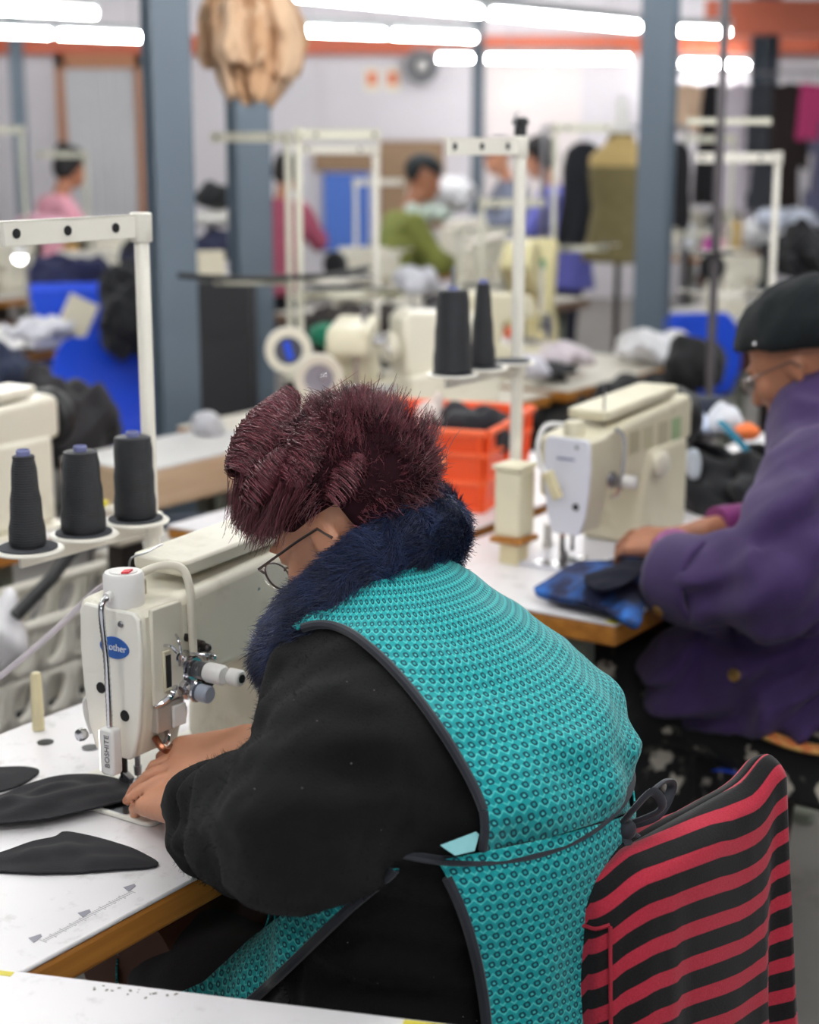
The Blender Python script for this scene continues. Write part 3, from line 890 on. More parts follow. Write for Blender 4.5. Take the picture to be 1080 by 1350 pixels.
# ---- thread cones and stands
THREAD = None
def thread_mat():
    m, nt, b = newmat('black_thread')
    w = nt.node('ShaderNodeTexWave'); w.inputs['Scale'].default_value = 95; w.inputs['Distortion'].default_value = 1.5
    w.bands_direction = 'Z'; nt.l.new(nt.coord(), w.inputs['Vector'])
    n = nt.noise(60, 4)
    nt.put(b.inputs['Base Color'], nt.mix(nt.m('MULTIPLY', w.outputs[1], n), srgb((20, 22, 27)), srgb((50, 52, 60))))
    b.inputs['Roughness'].default_value = 0.6
    bp = nt.node('ShaderNodeBump'); bp.inputs['Strength'].default_value = 0.6; bp.inputs['Distance'].default_value = 0.002
    nt.l.new(w.outputs[1], bp.inputs['Height']); nt.l.new(bp.outputs[0], b.inputs['Normal'])
    return m
THREAD = thread_mat()
def cone_spool(label, loc, r0, r1, h, m=None, group=None, cone=True):
    t = thing('thread_cone', label, 'thread spool', loc, 0, group)
    MB().lathe([(r0 * 0.9, 0.0), (r0, 0.004), (r0 * 1.0, 0.012)] + [(r0 + (r1 - r0) * k / 8 + 0.0008 * math.sin(k * 2.1), 0.012 + (h - 0.018) * k / 8) for k in range(1, 9)] + [(r1 * 0.97, h - 0.001), (r1 * 0.90, h)], n=26).build('thread', m or THREAD, t)
    MB().lathe([(0.009, h - 0.004), (0.0095, h + 0.006), (0.008, h + 0.008), (0.006, h - 0.004)], n=16).build('core', mat('lilac_core', (120, 124, 168), 0.4), t)
    return t
STANDM = mat('cream_stand', (228, 224, 214), 0.35, var=0.03)
STANDG = mat('dull_stand', (200, 198, 182), 0.45, var=0.06)
PAD = mat('dark_felt', (58, 60, 66), 0.9)
def thread_stand(label, loc, rotz, hpole, htray, arm=0.235, ntray=3, m=None, group=None, side=-1, rp=0.0105, two=False):
    """pole at the origin standing on a table, tray and thread-guide arm towards side * x"""
    t = thing('thread_stand', label, 'thread stand', loc, rotz, group)
    m = m or STANDM
    MB().lathe([(rp, 0.0), (rp, hpole), (rp * 0.7, hpole + 0.004)], n=16).build('pole', m, t)
    MB().lathe([(0.034, 0.0005), (0.034, 0.006), (0.016, 0.010), (0.016, 0.03)], n=18).build('base_flange', m, t)
    s = side
    a = MB().b2((min(0.012 * -s, s * arm), -0.004, hpole - 0.030), (max(0.012 * -s, s * arm), 0.004, hpole + 0.002))
    a.b2((min(0.012 * -s, s * arm), -0.004, hpole - 0.001), (max(0.012 * -s, s * arm), 0.016, hpole + 0.002))
    ar = a.build('guide_arm', m, t, bev=0.001)
    MB().lathe([(0.014, hpole - 0.036), (0.0155, hpole - 0.034), (0.0155, hpole + 0.003), (0.013, hpole + 0.005)], n=16).build('clamp', m, t)
    for k in range(ntray):
        x = s * (0.055 + (arm - 0.075) * k / max(1, ntray - 1))
        MB().lathe([(0.0038, 0), (0.0066, 0.0004), (0.0066, 0.0016), (0.0038, 0.002)], c=(x, -0.0042, hpole - 0.014), axis='y', n=12).build('eyelet', NEARBLK, ar)
    tr = MB().b2((min(0, s * (arm + 0.0)), -0.003, htray - 0.024), (max(0, s * (arm + 0.0)), 0.003, htray)).build('tray_rail', m, t, bev=0.001)
    MB().lathe([(0.017, htray - 0.028), (0.017, htray + 0.004)], n=16).build('clamp', m, t)
    spots = []
    for k in range(ntray):
        x = s * (0.045 + (arm - 0.05) * k / max(1, ntray - 1))
        d = MB().lathe([(0.0, htray + 0.0005), (0.046, htray + 0.0005), (0.048, htray + 0.003), (0.046, htray + 0.0052), (0.0, htray + 0.0052)], c=(x, -0.012, 0), n=32).build('disc', m, t)
        MB().lathe([(0.0, htray + 0.0053), (0.039, htray + 0.0053), (0.039, htray + 0.0075), (0.0, htray + 0.0075)], c=(x, -0.012, 0), n=28).build('felt_pad', PAD, d)
        if not (k < 9 and group != 'bare'):
            MB().cyl((x, -0.012, htray + 0.007), (x, -0.012, htray + 0.15), 0.003, n=8).build('spool_pin', STEEL, d)
        spots.append((x, -0.012, htray + 0.0078))
    return t, spots
def put_local(loc, rotz, p):
    c, s = math.cos(rotz), math.sin(rotz)
    return V3(loc[0] + c * p[0] - s * p[1], loc[1] + s * p[0] + c * p[1], loc[2] + p[2])
sl = LW(0.315, 0.26, TOP)
st1, sp1 = thread_stand('cream thread stand with three black cones on the near sewing table', sl, ROT, 0.692, 0.262, arm=0.255)
for (x, y, z), (r0, r1, h), lb in zip(sp1, ((0.030, 0.0265, 0.117), (0.031, 0.024, 0.112), (0.0245, 0.015, 0.122)), ('plump black thread cone next to the cream stand pole', 'black thread cone between two others on the cream tray', 'slim black thread cone at the outer end of the cream tray')):
    cone_spool(lb, put_local(sl, ROT, (x, y, z)), r0, r1, h)
# ================================================================ people
def skin_mat(name, c):
    m, nt, b = newmat(name)
    c = srgb(c)
    n = nt.noise(30, 4)
    nt.put(b.inputs['Base Color'], nt.mix(n, tuple(x * 0.86 for x in c), tuple(min(1, x * 1.12) for x in c)))
    b.inputs['Roughness'].default_value = 0.5
    b.inputs['Subsurface Weight'].default_value = 0.12; b.inputs['Subsurface Radius'].default_value = (0.01, 0.004, 0.002)
    b.inputs['Subsurface Scale'].default_value = 0.5
    bp = nt.node('ShaderNodeBump'); bp.inputs['Strength'].default_value = 0.15; bp.inputs['Distance'].default_value = 0.001
    nt.l.new(nt.noise(350, 3), bp.inputs['Height']); nt.l.new(bp.outputs[0], b.inputs['Normal'])
    return m
def fleece_mat(name, a, b2, rough=0.95, sheen=0.35, scale=420, bump=0.7, lint=None):
    m, nt, b = newmat(name)
    n = nt.noise(scale, 5, rough=0.7); n2 = nt.noise(14, 3)
    col = nt.mix(n, srgb(a), srgb(b2))
    col = nt.mix(nt.m('MULTIPLY', nt.ramp(n2, 0.35, 0.7), 0.5), col, srgb(b2))
    if lint:
        v = nt.node('ShaderNodeTexVoronoi'); v.inputs['Scale'].default_value = 70; nt.l.new(nt.coord(), v.inputs['Vector'])
        k = nt.m('LESS_THAN', v.outputs['Distance'], 0.045)
        k = nt.m('MULTIPLY', k, nt.m('GREATER_THAN', nt.noise(9, 2), 0.55))
        col = nt.mix(k, col, srgb(lint))
    nt.put(b.inputs['Base Color'], col)
    b.inputs['Roughness'].default_value = rough; b.inputs['Specular IOR Level'].default_value = 0.15
    b.inputs['Sheen Weight'].default_value = sheen; b.inputs['Sheen Roughness'].default_value = 0.6
    bp = nt.node('ShaderNodeBump'); bp.inputs['Strength'].default_value = bump; bp.inputs['Distance'].default_value = 0.002
    nt.l.new(n, bp.inputs['Height']); nt.l.new(bp.outputs[0], b.inputs['Normal'])
    return m
def tint_mat(name, a, b2, rough=0.4, spec=0.5, sheen=0.0):
    m, nt, b = newmat(name)
    at = nt.node('ShaderNodeAttribute', attribute_name='tint')
    nt.put(b.inputs['Base Color'], nt.mix(at.outputs['Fac'], srgb(a), srgb(b2)))
    b.inputs['Roughness'].default_value = rough; b.inputs['Specular IOR Level'].default_value = spec
    if sheen: b.inputs['Sheen Weight'].default_value = sheen
    return m

def unit(v):
    v = np.asarray(v, float); return v / np.linalg.norm(v)
def hand(S, wrist, f, n, side, curls=(0.35, 0.5, 0.4), spread=0.0, thumb=(0.6, 0.65, -0.35), sc=1.0, k=0.006, vary=0.22):
    """wrist point, f along the hand, n out of its back, side = +1 when the thumb lies towards f x n"""
    f = unit(f); n = unit(np.asarray(n) - f * (np.asarray(n) @ f)); s = np.cross(f, n) * side
    w = V3(*wrist)
    offs = (0.030, 0.0102, -0.0098, -0.029); lens = (0.072, 0.080, 0.074, 0.058)
    for i, (o, L) in enumerate(zip(offs, lens)):
        kn = w + (f * (0.086 - 0.004 * abs(i - 1)) + s * o) * sc - n * 0.002
        S.cone(w + s * o * 0.55 * sc, kn, 0.0165 * sc, 0.0115 * sc, 0.012)
        p = kn; d = f + s * (o * spread * 10)
        ang = 0
        for j, q in enumerate((0.46, 0.30, 0.24)):
            ang += curls[j] * (1 + vary * (i - 1.5))
            dd = unit(unit(d) * math.cos(ang) - n * math.sin(ang))
            e = p + dd * L * q * sc
            S.cone(p, e, (0.0084 - 0.0009 * j) * sc, (0.0077 - 0.0009 * j) * sc, 0.0018)
            p = e
    b = w + (f * 0.022 + s * 0.022) * sc
    td = unit(f * thumb[0] + s * thumb[1] + n * thumb[2])
    m_ = b + td * 0.045 * sc
    e = m_ + unit(td * 0.8 + f * 0.5 - n * 0.1) * 0.033 * sc
    g = e + unit(td * 0.4 + f * 0.8 - n * 0.15) * 0.026 * sc
    S.cone(b, m_, 0.0155 * sc, 0.0115 * sc, 0.010); S.cone(m_, e, 0.0112 * sc, 0.0098 * sc, 0.004); S.cone(e, g, 0.0098 * sc, 0.0080 * sc, 0.004)

def head_frame(c, yaw, pitch, roll=0.0):
    R = np.array(Matrix.Rotation(yaw, 3, 'Z') @ Matrix.Rotation(roll, 3, 'Y') @ Matrix.Rotation(-pitch, 3, 'X'))
    c = V3(*c)
    return R, lambda p: R @ V3(*p) + c
def head(S, R, H, k=0.02, ears=True):
    """a head whose eye line is z = 0, face towards +y"""
    S.ell(H((0, -0.012, 0.025)), (0.076, 0.097, 0.090), R, k)
    S.ell(H((0, 0.020, -0.035)), (0.062, 0.070, 0.078), R, k)
    S.ell(H((0, 0.040, -0.075)), (0.042, 0.045, 0.038), R, 0.02)          # jaw
    S.ell(H((0, 0.074, -0.098)), (0.020, 0.016, 0.015), R, 0.015)         # chin
    S.cone(H((0, 0.083, 0.005)), H((0, 0.108, -0.040)), 0.0075, 0.0105, 0.010)   # nose
    for s in (-1, 1):
        S.ell(H((s * 0.009, 0.094, -0.044)), (0.0075, 0.009, 0.006), R, 0.006)
        S.ell(H((s * 0.036, 0.062, -0.032)), (0.024, 0.022, 0.022), R, 0.015)   # cheek
        S.ell(H((s * 0.030, 0.090, 0.003)), (0.013, 0.008, 0.009), R, 0.008, 's')   # socket
        S.ell(H((s * 0.030, 0.077, 0.002)), (0.012, 0.012, 0.010), R, 0.003)        # eyeball under lid
        S.ell(H((s * 0.028, 0.084, 0.018)), (0.020, 0.009, 0.006), R, 0.008)        # brow
        if ears:
            S.ell(H((s * 0.077, -0.012, -0.012)), (0.008, 0.018, 0.031), R, 0.006)
            S.ell(H((s * 0.086, -0.006, -0.010)), (0.005, 0.009, 0.017), R, 0.005, 's')
    S.ell(H((0, 0.089, -0.066)), (0.020, 0.010, 0.0045), R, 0.004)
    S.ell(H((0, 0.087, -0.075)), (0.017, 0.010, 0.0050), R, 0.004)
def glasses(parent, R, H, m, s=1.0):
    g = MB()
    for sx in (-1, 1):
        ring = [H((sx * (0.031 + 0.024 * math.cos(a)), 0.106 - 0.006 * abs(math.cos(a)) * (1 if math.cos(a) > 0 else 0), -0.008 + 0.017 * math.sin(a))) for a in np.linspace(0, 2 * PI, 25)]
        g.tube(ring, 0.0013, 6)
        g.tube([H((sx * 0.056, 0.100, -0.002)), H((sx * 0.078, 0.088, 0.001)), H((sx * 0.083, 0.02, 0.001)), H((sx * 0.083, -0.012, 0.0)), H((sx * 0.083, -0.024, -0.018))], 0.0017, 6)
    g.tube([H((-0.008, 0.108, -0.004)), H((0, 0.111, 0.0)), H((0.008, 0.108, -0.004))], 0.0013, 6)
    gf = g.build('glasses', m, parent, label='thin metal framed glasses')
    gl = MB()
    for sx in (-1, 1):
        a = np.linspace(0, 2 * PI, 21)[:-1]
        ring = [H((sx * (0.031 + 0.023 * math.cos(t)), 0.105, -0.008 + 0.016 * math.sin(t))) for t in a]
        ring2 = [H((sx * (0.031 + 0.023 * math.cos(t)), 0.1065, -0.008 + 0.016 * math.sin(t))) for t in a]
        n = len(ring)
        gl.add(ring + ring2, [tuple(range(n)), tuple(range(2 * n - 1, n - 1, -1))] + [(i, (i + 1) % n, (i + 1) % n + n, i + n) for i in range(n)])
    gl.build('lens', LENS, gf)
def glass_mat():
    m, nt, b = newmat('lens_glass')
    b.inputs['Transmission Weight'].default_value = 1.0; b.inputs['Roughness'].default_value = 0.02; b.inputs['IOR'].default_value = 1.12
    b.inputs['Base Color'].default_value = (0.97, 0.98, 1, 1)
    return m
LENS = glass_mat()

# ---------------------------------------------------------------- the woman in the teal tabard
P1 = thing('person', 'seated person in black fleece and patterned teal tabard, bent over the near sewing machine', 'person', LW(0.05, -0.50, 0), ROT)
OX, OY = 0.05, -0.50                                # everything below is laid out in row coordinates
def P1loc(v):
    v = np.array(v, float).copy(); v[..., 0] -= OX; v[..., 1] -= OY
    return v
def L2W(v):
    v = np.asarray(v)
    return N1 + v[..., :1] * U + v[..., 1:2] * W + v[..., 2:3] * V3(0, 0, 1)
HC = (0.083, -0.270, 1.130)
R1, H1 = head_frame(HC, 0.06, 0.62, 0.05)
SKIN1 = skin_mat('brown_skin_warm', (200, 142, 112))
Wl, Wr = (-0.092, -0.168, 0.822), (0.045, -0.140, 0.842)
TORSO = [(0.445, 0.04, -0.44, 0.222, 0.185), (0.50, 0.04, -0.44, 0.222, 0.185), (0.62, 0.04, -0.44, 0.216, 0.180), (0.75, 0.04, -0.44, 0.205, 0.176), (0.84, 0.04, -0.445, 0.202, 0.178),
         (0.875, 0.04, -0.436, 0.205, 0.182), (0.91, 0.04, -0.430, 0.210, 0.186), (0.96, 0.038, -0.415, 0.206, 0.176), (1.00, 0.036, -0.392, 0.186, 0.152), (1.03, 0.040, -0.376, 0.150, 0.132), (1.06, 0.045, -0.358, 0.115, 0.108), (1.085, 0.05, -0.342, 0.085, 0.084), (1.105, 0.055, -0.33, 0.06, 0.06)]
# skin: one continuous body, mostly inside the clothes
S = SDF((-0.36, -0.75, 0.0), (0.46, 0.10, 1.30), 0.0046)
S.loft([(z, a, b, c - 0.035, d - 0.035) for z, a, b, c, d in TORSO], 0.03)
S.cone((0.07, -0.35, 1.02), H1((0, -0.03, -0.04)), 0.062, 0.052, 0.03)
head(S, R1, H1)
for sh, el, w in (((-0.08, -0.38, 1.0), (-0.235, -0.41, 0.90), Wl), ((0.17, -0.35, 0.99), (0.29, -0.35, 0.87), Wr)):
    S.chain([sh, el, w], [0.05, 0.042, 0.024], 0.02)
for sx in (-1, 1):
    S.chain([(0.05 + sx * 0.09, -0.44, 0.545), (0.11 + sx * 0.10, -0.08, 0.53), (0.11 + sx * 0.10, -0.14, 0.12), (0.11 + sx * 0.10, 0.0, 0.05)], [0.085, 0.062, 0.042, 0.04], 0.03)
hand(S, Wl, (0.055, 0.120, -0.020), (-0.45, -0.1, 0.85), 1, (0.10, 0.34, 0.30), spread=0.5, thumb=(0.75, 0.55, -0.25), vary=0.5)
hand(S, Wr, (-0.080, 0.072, -0.008), (0.05, -0.30, 0.95), -1, (0.32, 0.52, 0.40), spread=0.4, vary=0.40, thumb=(0.75, 0.5, -0.45))
V, F = S.mesh(smooth=1)
npmesh('body', P1loc(V), F, SKIN1, P1)
# fleece top
def folds1(X, Y, Z):
    P = np.stack([X, Y, Z], -1)
    return 0.0035 * snoise(P * np.array([1.0, 1.0, 1.6]), 9, 3) + 0.0016 * snoise(P, 24, 5)
EL, ER = (-0.225, -0.430, 0.900), (0.30, -0.36, 0.87)
S = SDF((-0.42, -0.78, 0.36), (0.50, -0.02, 1.20), 0.0068)
S.loft(TORSO, 0.03)
S.chain([(-0.070, -0.405, 0.960), (-0.145, -0.428, 0.940), EL], [0.080, 0.080, 0.074], 0.05)
S.chain([EL, (-0.175, -0.335, 0.868), (-0.132, -0.252, 0.840), (-0.094, -0.188, 0.826)], [0.074, 0.070, 0.058, 0.042], 0.03)
S.chain([(0.150, -0.345, 0.985), (0.23, -0.34, 0.93), ER, (0.19, -0.24, 0.85), (0.10, -0.180, 0.845)], [0.075, 0.075, 0.068, 0.058, 0.042], 0.04)
def arm_folds(X, Y, Z):
    P = np.stack([X, Y, Z], -1)
    a = folds1(X, Y, Z)
    # rings of slack cloth round the forearm
    ax = unit(np.array((-0.100, -0.180, 0.826)) - np.array(EL))
    t = (P - np.array(EL)) @ ax
    near = np.exp(-((X + 0.18) / 0.10) ** 2 - ((Y + 0.27) / 0.12) ** 2)
    a = a + near * 0.006 * np.sin(t * 95 + 3 * np.sin(Z * 30) + 2 * snoise(P, 5, 8))
    dr = np.exp(-((X + 0.2) / 0.09) ** 2 - ((Z - 0.93) / 0.09) ** 2)
    a = a + dr * 0.004 * np.sin((X * 0.5 + Z * 0.9 + Y * 0.4) * 90)
    lo = np.exp(-((Z - 0.72) / 0.10) ** 2)
    return a + lo * 0.006 * np.sin(Z * 120 + 5 * X + 3 * Y)
S.disp(arm_folds)
# hollow the cuffs
for a, b in (((-0.098, -0.176, 0.825), (-0.065, -0.128, 0.817)), ((0.085, -0.165, 0.845), (0.04, -0.12, 0.842))):
    S.cone(a, b, 0.034, 0.040, 0.008, 's')
FLEECE = fleece_mat('black_fleece', (6, 6, 7), (22, 21, 23), sheen=0.04, lint=(150, 145, 140))
Vs, Fs = S.mesh(smooth=2)
sw = npmesh('fleece_top', P1loc(Vs), Fs, FLEECE, P1)
SW = S
# fuzz on the fleece
Pp, Nn = sample_surface(Vs, Fs, 26000)
ok = (Pp[:, 1] < -0.225) & ~((Pp[:, 0] > 0.0) & (Pp[:, 1] > -0.32)); Pp, Nn = Pp[ok], Nn[ok]
rd = RNG.normal(size=Pp.shape) * 0.6
t = np.linspace(0, 1, 3)[None, :, None]
paths = Pp[:, None] + (Nn + rd)[:, None] * t * (0.0018 + 0.0022 * RNG.random((len(Pp), 1, 1)))
v, f = strands(paths, 0.00022, 0.0001)
npmesh('fleece_fuzz', P1loc(v), f, tint_mat('fuzz_grey', (8, 8, 9), (28, 27, 29), 0.9, 0.2), sw, tint=np.repeat(RNG.random(len(Pp)), 9), kind='stuff')
# trousers
S = SDF((-0.36, -0.78, 0.02), (0.46, 0.16, 0.70), 0.009)
S.loft([(0.445, 0.04, -0.445, 0.226, 0.189), (0.50, 0.04, -0.445, 0.226, 0.189), (0.62, 0.04, -0.445, 0.219, 0.184), (0.68, 0.04, -0.445, 0.20, 0.17)], 0.03)
for sx in (-1, 1):
    S.chain([(0.05 + sx * 0.10, -0.42, 0.55), (0.11 + sx * 0.10, -0.09, 0.53), (0.11 + sx * 0.10, -0.13, 0.13)], [0.112, 0.086, 0.062], 0.03)
S.disp(lambda X, Y, Z: 0.004 * snoise(np.stack([X, Y, Z], -1), 8, 21))
Vt, Ft = S.mesh(smooth=2)
TRM = mat('black_trousers', (30, 29, 34), 0.85, var=0.2, vs=40, sheen=0.2, bump=0.3, bs_=500)
npmesh('trousers', P1loc(Vt), Ft, TRM, P1)
TR = S
for sx in (-1, 1):
    b = MB().ball((0.11 + sx * 0.10, -0.04, 0.045), (0.045, 0.125, 0.045)); b.b2((0.11 + sx * 0.10 - 0.042, -0.16, 0.0), (0.11 + sx * 0.10 + 0.042, 0.07, 0.02))
    b.v = [tuple(p) for p in P1loc(np.array(b.v))]
    b.build('shoe', BLACKP, P1)

# teal tabard: cut out of the clothed surface, a little proud of it
def apron_mat():
    m, nt, b = newmat('teal_print')
    uv = nt.node('ShaderNodeUVMap')
    sp = nt.node('ShaderNodeSeparateXYZ'); nt.l.new(uv.outputs[0], sp.inputs[0])
    u, v = sp.outputs[0], sp.outputs[1]
    PX, PY = 0.0123, 0.0105
    Vn = nt.m('DIVIDE', v, PY); row = nt.m('FLOOR', Vn)
    odd = nt.m('MODULO', nt.m('ABSOLUTE', row), 2.0)
    Un = nt.m('ADD', nt.m('DIVIDE', u, PX), nt.m('MULTIPLY', odd, 0.5))
    fu = nt.m('SUBTRACT', nt.m('FRACT', Un), 0.5); fv = nt.m('SUBTRACT', nt.m('FRACT', Vn), 0.5)
    # square turned a little, with soft corners
    a = nt.m('ADD', nt.m('MULTIPLY', fu, 1.05), nt.m('MULTIPLY', fv, 0.22)); c = nt.m('SUBTRACT', nt.m('MULTIPLY', fv, 0.92), nt.m('MULTIPLY', fu, 0.25))
    d = nt.m('POWER', nt.m('ADD', nt.m('POWER', nt.m('ABSOLUTE', a), 3.0), nt.m('POWER', nt.m('ABSOLUTE', c), 3.0)), 1 / 3)
    ring = nt.m('SUBTRACT', nt.ramp(d, 0.34, 0.29), nt.ramp(d, 0.155, 0.115))
    # light zigzag thread between the rows
    U2 = nt.m('FRACT', nt.m('DIVIDE', u, PX)); tri = nt.m('ABSOLUTE', nt.m('SUBTRACT', U2, 0.5))
    zz = nt.m('FRACT', nt.m('ADD', nt.m('DIVIDE', v, PY * 2), nt.m('MULTIPLY', tri, 0.62)))
    zl = nt.m('ABSOLUTE', nt.m('SUBTRACT', zz, 0.5))
    zig = nt.ramp(zl, 0.20, 0.08)
    zz2 = nt.m('FRACT', nt.m('ADD', nt.m('DIVIDE', v, PY), nt.m('MULTIPLY', tri, 1.1)))
    zig2 = nt.ramp(nt.m('ABSOLUTE', nt.m('SUBTRACT', zz2, 0.5)), 0.16, 0.06)
    n = nt.noise(180, 4)
    base = nt.mix(n, srgb((6, 140, 146)), srgb((24, 172, 174)))
    col = nt.mix(nt.m('MULTIPLY', zig2, 0.75), base, srgb((92, 208, 206)))
    col = nt.mix(nt.m('MULTIPLY', zig, 0.25), col, srgb((10, 120, 128)))
    col = nt.mix(ring, col, srgb((4, 72, 84)))
    nt.put(b.inputs['Base Color'], col)
    b.inputs['Roughness'].default_value = 0.75; b.inputs['Specular IOR Level'].default_value = 0.25
    b.inputs['Sheen Weight'].default_value = 0.15
    bp = nt.node('ShaderNodeBump'); bp.inputs['Strength'].default_value = 0.25; bp.inputs['Distance'].default_value = 0.001
    nt.l.new(nt.noise(600, 2), bp.inputs['Height']); nt.l.new(bp.outputs[0], b.inputs['Normal'])
    return m
APRON = apron_mat()
BIND = mat('slate_binding', (27, 30, 42), 0.7, var=0.1, vs=60, sheen=0.2)
tz = np.array(TORSO)
def ap_uv(v):
    cx = np.interp(v[:, 2], tz[:, 0], tz[:, 1]); cy = np.interp(v[:, 2], tz[:, 0], tz[:, 2])
    ang = np.arctan2(v[:, 0] - cx, -(v[:, 1] - cy))
    rr = np.hypot(v[:, 0] - cx, v[:, 1] - cy)
    return np.stack([ang * 0.195 + v[:, 2] * 0.12, v[:, 2] - 0.55 * rr + 0.12 * v[:, 1]], 1)
def cut_piece(name, V, F, poly, extra, thick=0.0022, parent=None):
    N = normals(V, F)
    Wd = L2W(V)
    px, py = proj(Wd)
    Nw = N[:, :1] * U + N[:, 1:2] * W + N[:, 2:3] * V3(0, 0, 1)
    view = Wd - V3(0, 0, CAM_H)
    facing = (Nw * view).sum(1) < 0
    g = np.where(facing, poly_sd(px, py, poly) * 0.0008, extra(V))
    v, f, loops = clip(V, F, g)
    o = npmesh(name, P1loc(v), f, APRON, parent, uv=ap_uv(v))
    md = o.modifiers.new('cloth', 'SOLIDIFY'); md.thickness = thick; md.offset = 1
    return o, loops
SW2 = SDF(SW.lo, SW.lo + (SW.n - 1) * SW.h, SW.h); SW2.d = SW.d.copy()
def tab_folds(X, Y, Z):
    P = np.stack([X, Y, Z], -1)
    back = np.clip((-(Y + 0.42)) / 0.12, 0, 1)
    lowb = np.exp(-((Z - 0.90) / 0.05) ** 2)
    th = np.arctan2(X - 0.05, -(Y + 0.45))
    a = -0.010 * back * np.exp(-((Z - 0.925) / 0.055) ** 2)                      # bloused over the tie
    a = a + lowb * back * 0.005 * np.sin(th * 11 + Z * 40)
    a = a + 0.0025 * snoise(P, 6, 14) * back
    a = a + back * 0.005 * np.sin((Z * 0.8 - X * 0.9) * 42) * np.exp(-((Z - 0.95) / 0.07) ** 2) * np.clip((X - 0.02) / 0.1, 0, 1)
    return a
SW2.disp(tab_folds)
Va, Fa = SW2.mesh(off=0.008, smooth=3)
UP = [(396, 834), (399, 829), (405, 824), (420, 821), (442, 824), (470, 838), (505, 868), (535, 900), (562, 934), (588, 972), (612, 1012), (632, 1050), (642, 1082), (641, 1104), (632, 1120), (614, 1129), (588, 1131), (640, 1121), (700, 1108), (760, 1092), (830, 1070), (900, 1050), (1100, 1000), (1100, 500), (640, 600), (600, 700), (520, 735), (440, 780), (385, 826)]
def far_up(v):
    arm = np.minimum(np.linalg.norm(v - V3(0.20, -0.34, 0.96), axis=1), np.linalg.norm(v - V3(0.29, -0.36, 0.87), axis=1))
    return np.maximum.reduce([-(v[:, 0] - 0.02), 0.125 - arm, 0.868 - v[:, 2]])
apron, loops = cut_piece('tabard', Va, Fa, UP, far_up, parent=P1)
def bind(loops, parent, r=0.0062, keep=None):
    for L, closed in loops:
        if len(L) < 25: continue
        Q = resample(L, 0.006, closed)
        if keep is not None:
            m = keep(Q)
            runs = []; cur = []
            for q, ok in zip(Q, m):
                if ok: cur.append(q)
                elif cur: runs.append(cur); cur = []
            if cur: runs.append(cur)
        else: runs = [list(Q)]
        for rr in runs:
            if len(rr) < 8: continue
            rr = np.array(rr)
            for _ in range(6): rr[1:-1] = 0.5 * rr[1:-1] + 0.25 * (rr[:-2] + rr[2:])
            MB().tube(list(P1loc(rr)), r, 8, caps=True).build('binding', BIND, parent, label='dark slate edge binding')
def near_line(Q, line, tol):
    px, py = proj(L2W(Q)); d = np.full(len(Q), 1e9)
    for a, b in zip(line[:-1], line[1:]):
        a = np.array(a, float); e = np.array(b, float) - a
        t = np.clip(((px - a[0]) * e[0] + (py - a[1]) * e[1]) / (e @ e), 0, 1)
        d = np.minimum(d, np.hypot(px - a[0] - e[0] * t, py - a[1] - e[1] * t))
    return d < tol
bind(loops, apron, 0.0050, keep=lambda Q: (Q[:, 1] > -0.62) & near_line(Q, UP[:17], 5))
# skirt panels below the tie
U2_ = SDF((-0.36, -0.80, 0.30), (0.50, 0.12, 0.93), 0.0075)
U2_.loft([(z, a, b, c, d) for z, a, b, c, d in TORSO if z < 0.93], 0.02)
U2_.loft([(0.30, 0.04, -0.445, 0.232, 0.195), (0.50, 0.04, -0.445, 0.232, 0.195), (0.62, 0.04, -0.445, 0.225, 0.190), (0.74, 0.04, -0.445, 0.212, 0.184), (0.84, 0.04, -0.445, 0.203, 0.180), (0.88, 0.04, -0.436, 0.200, 0.178)], 0.02)
for sx in (-1, 1):
    U2_.chain([(0.05 + sx * 0.10, -0.42, 0.57), (0.11 + sx * 0.10, -0.09, 0.545)], [0.122, 0.096], 0.05)
U2_.disp(lambda X, Y, Z: 0.004 * np.sin(np.arctan2(X - 0.05, -(Y + 0.47)) * 13 + 2 * np.sin(Z * 9)) * np.clip((0.84 - Z) / 0.12, 0, 1) + 0.003 * snoise(np.stack([X, Y, Z], -1), 7, 31))
Vk, Fk = U2_.mesh(off=0.006, smooth=3)
LOW = [(576, 1134), (592, 1160), (606, 1190), (620, 1230), (632, 1280), (640, 1330), (644, 1380), (646, 1700), (1300, 1700), (1300, 950), (900, 1052), (790, 1086), (690, 1112), (620, 1126)]
sk, loops = cut_piece('tabard_skirt', Vk, Fk, LOW, lambda v: np.maximum.reduce([-(v[:, 0] - 0.06), v[:, 2] - 0.855, v[:, 1] + 0.42, 0.36 - v[:, 2]]), parent=P1)
bind(loops, sk, 0.0058, keep=lambda Q: (Q[:, 0] < 0.02) & (Q[:, 2] < 0.852) & (Q[:, 2] > 0.40))
FRT = [(530, 1144), (505, 1160), (468, 1190), (430, 1226), (385, 1270), (340, 1312), (300, 1345), (230, 1420), (60, 1420), (60, 1330), (200, 1325), (270, 1295), (330, 1240), (400, 1185), (470, 1148)]
fr, loops = cut_piece('tabard_front', Vk, Fk, FRT, lambda v: np.maximum.reduce([-(v[:, 1] + 0.32), v[:, 2] - 0.84, 0.52 - v[:, 2]]), parent=P1)
bind(loops, fr, 0.0058, keep=lambda Q: (Q[:, 2] > 0.45) & near_line(Q, FRT[:7], 5))
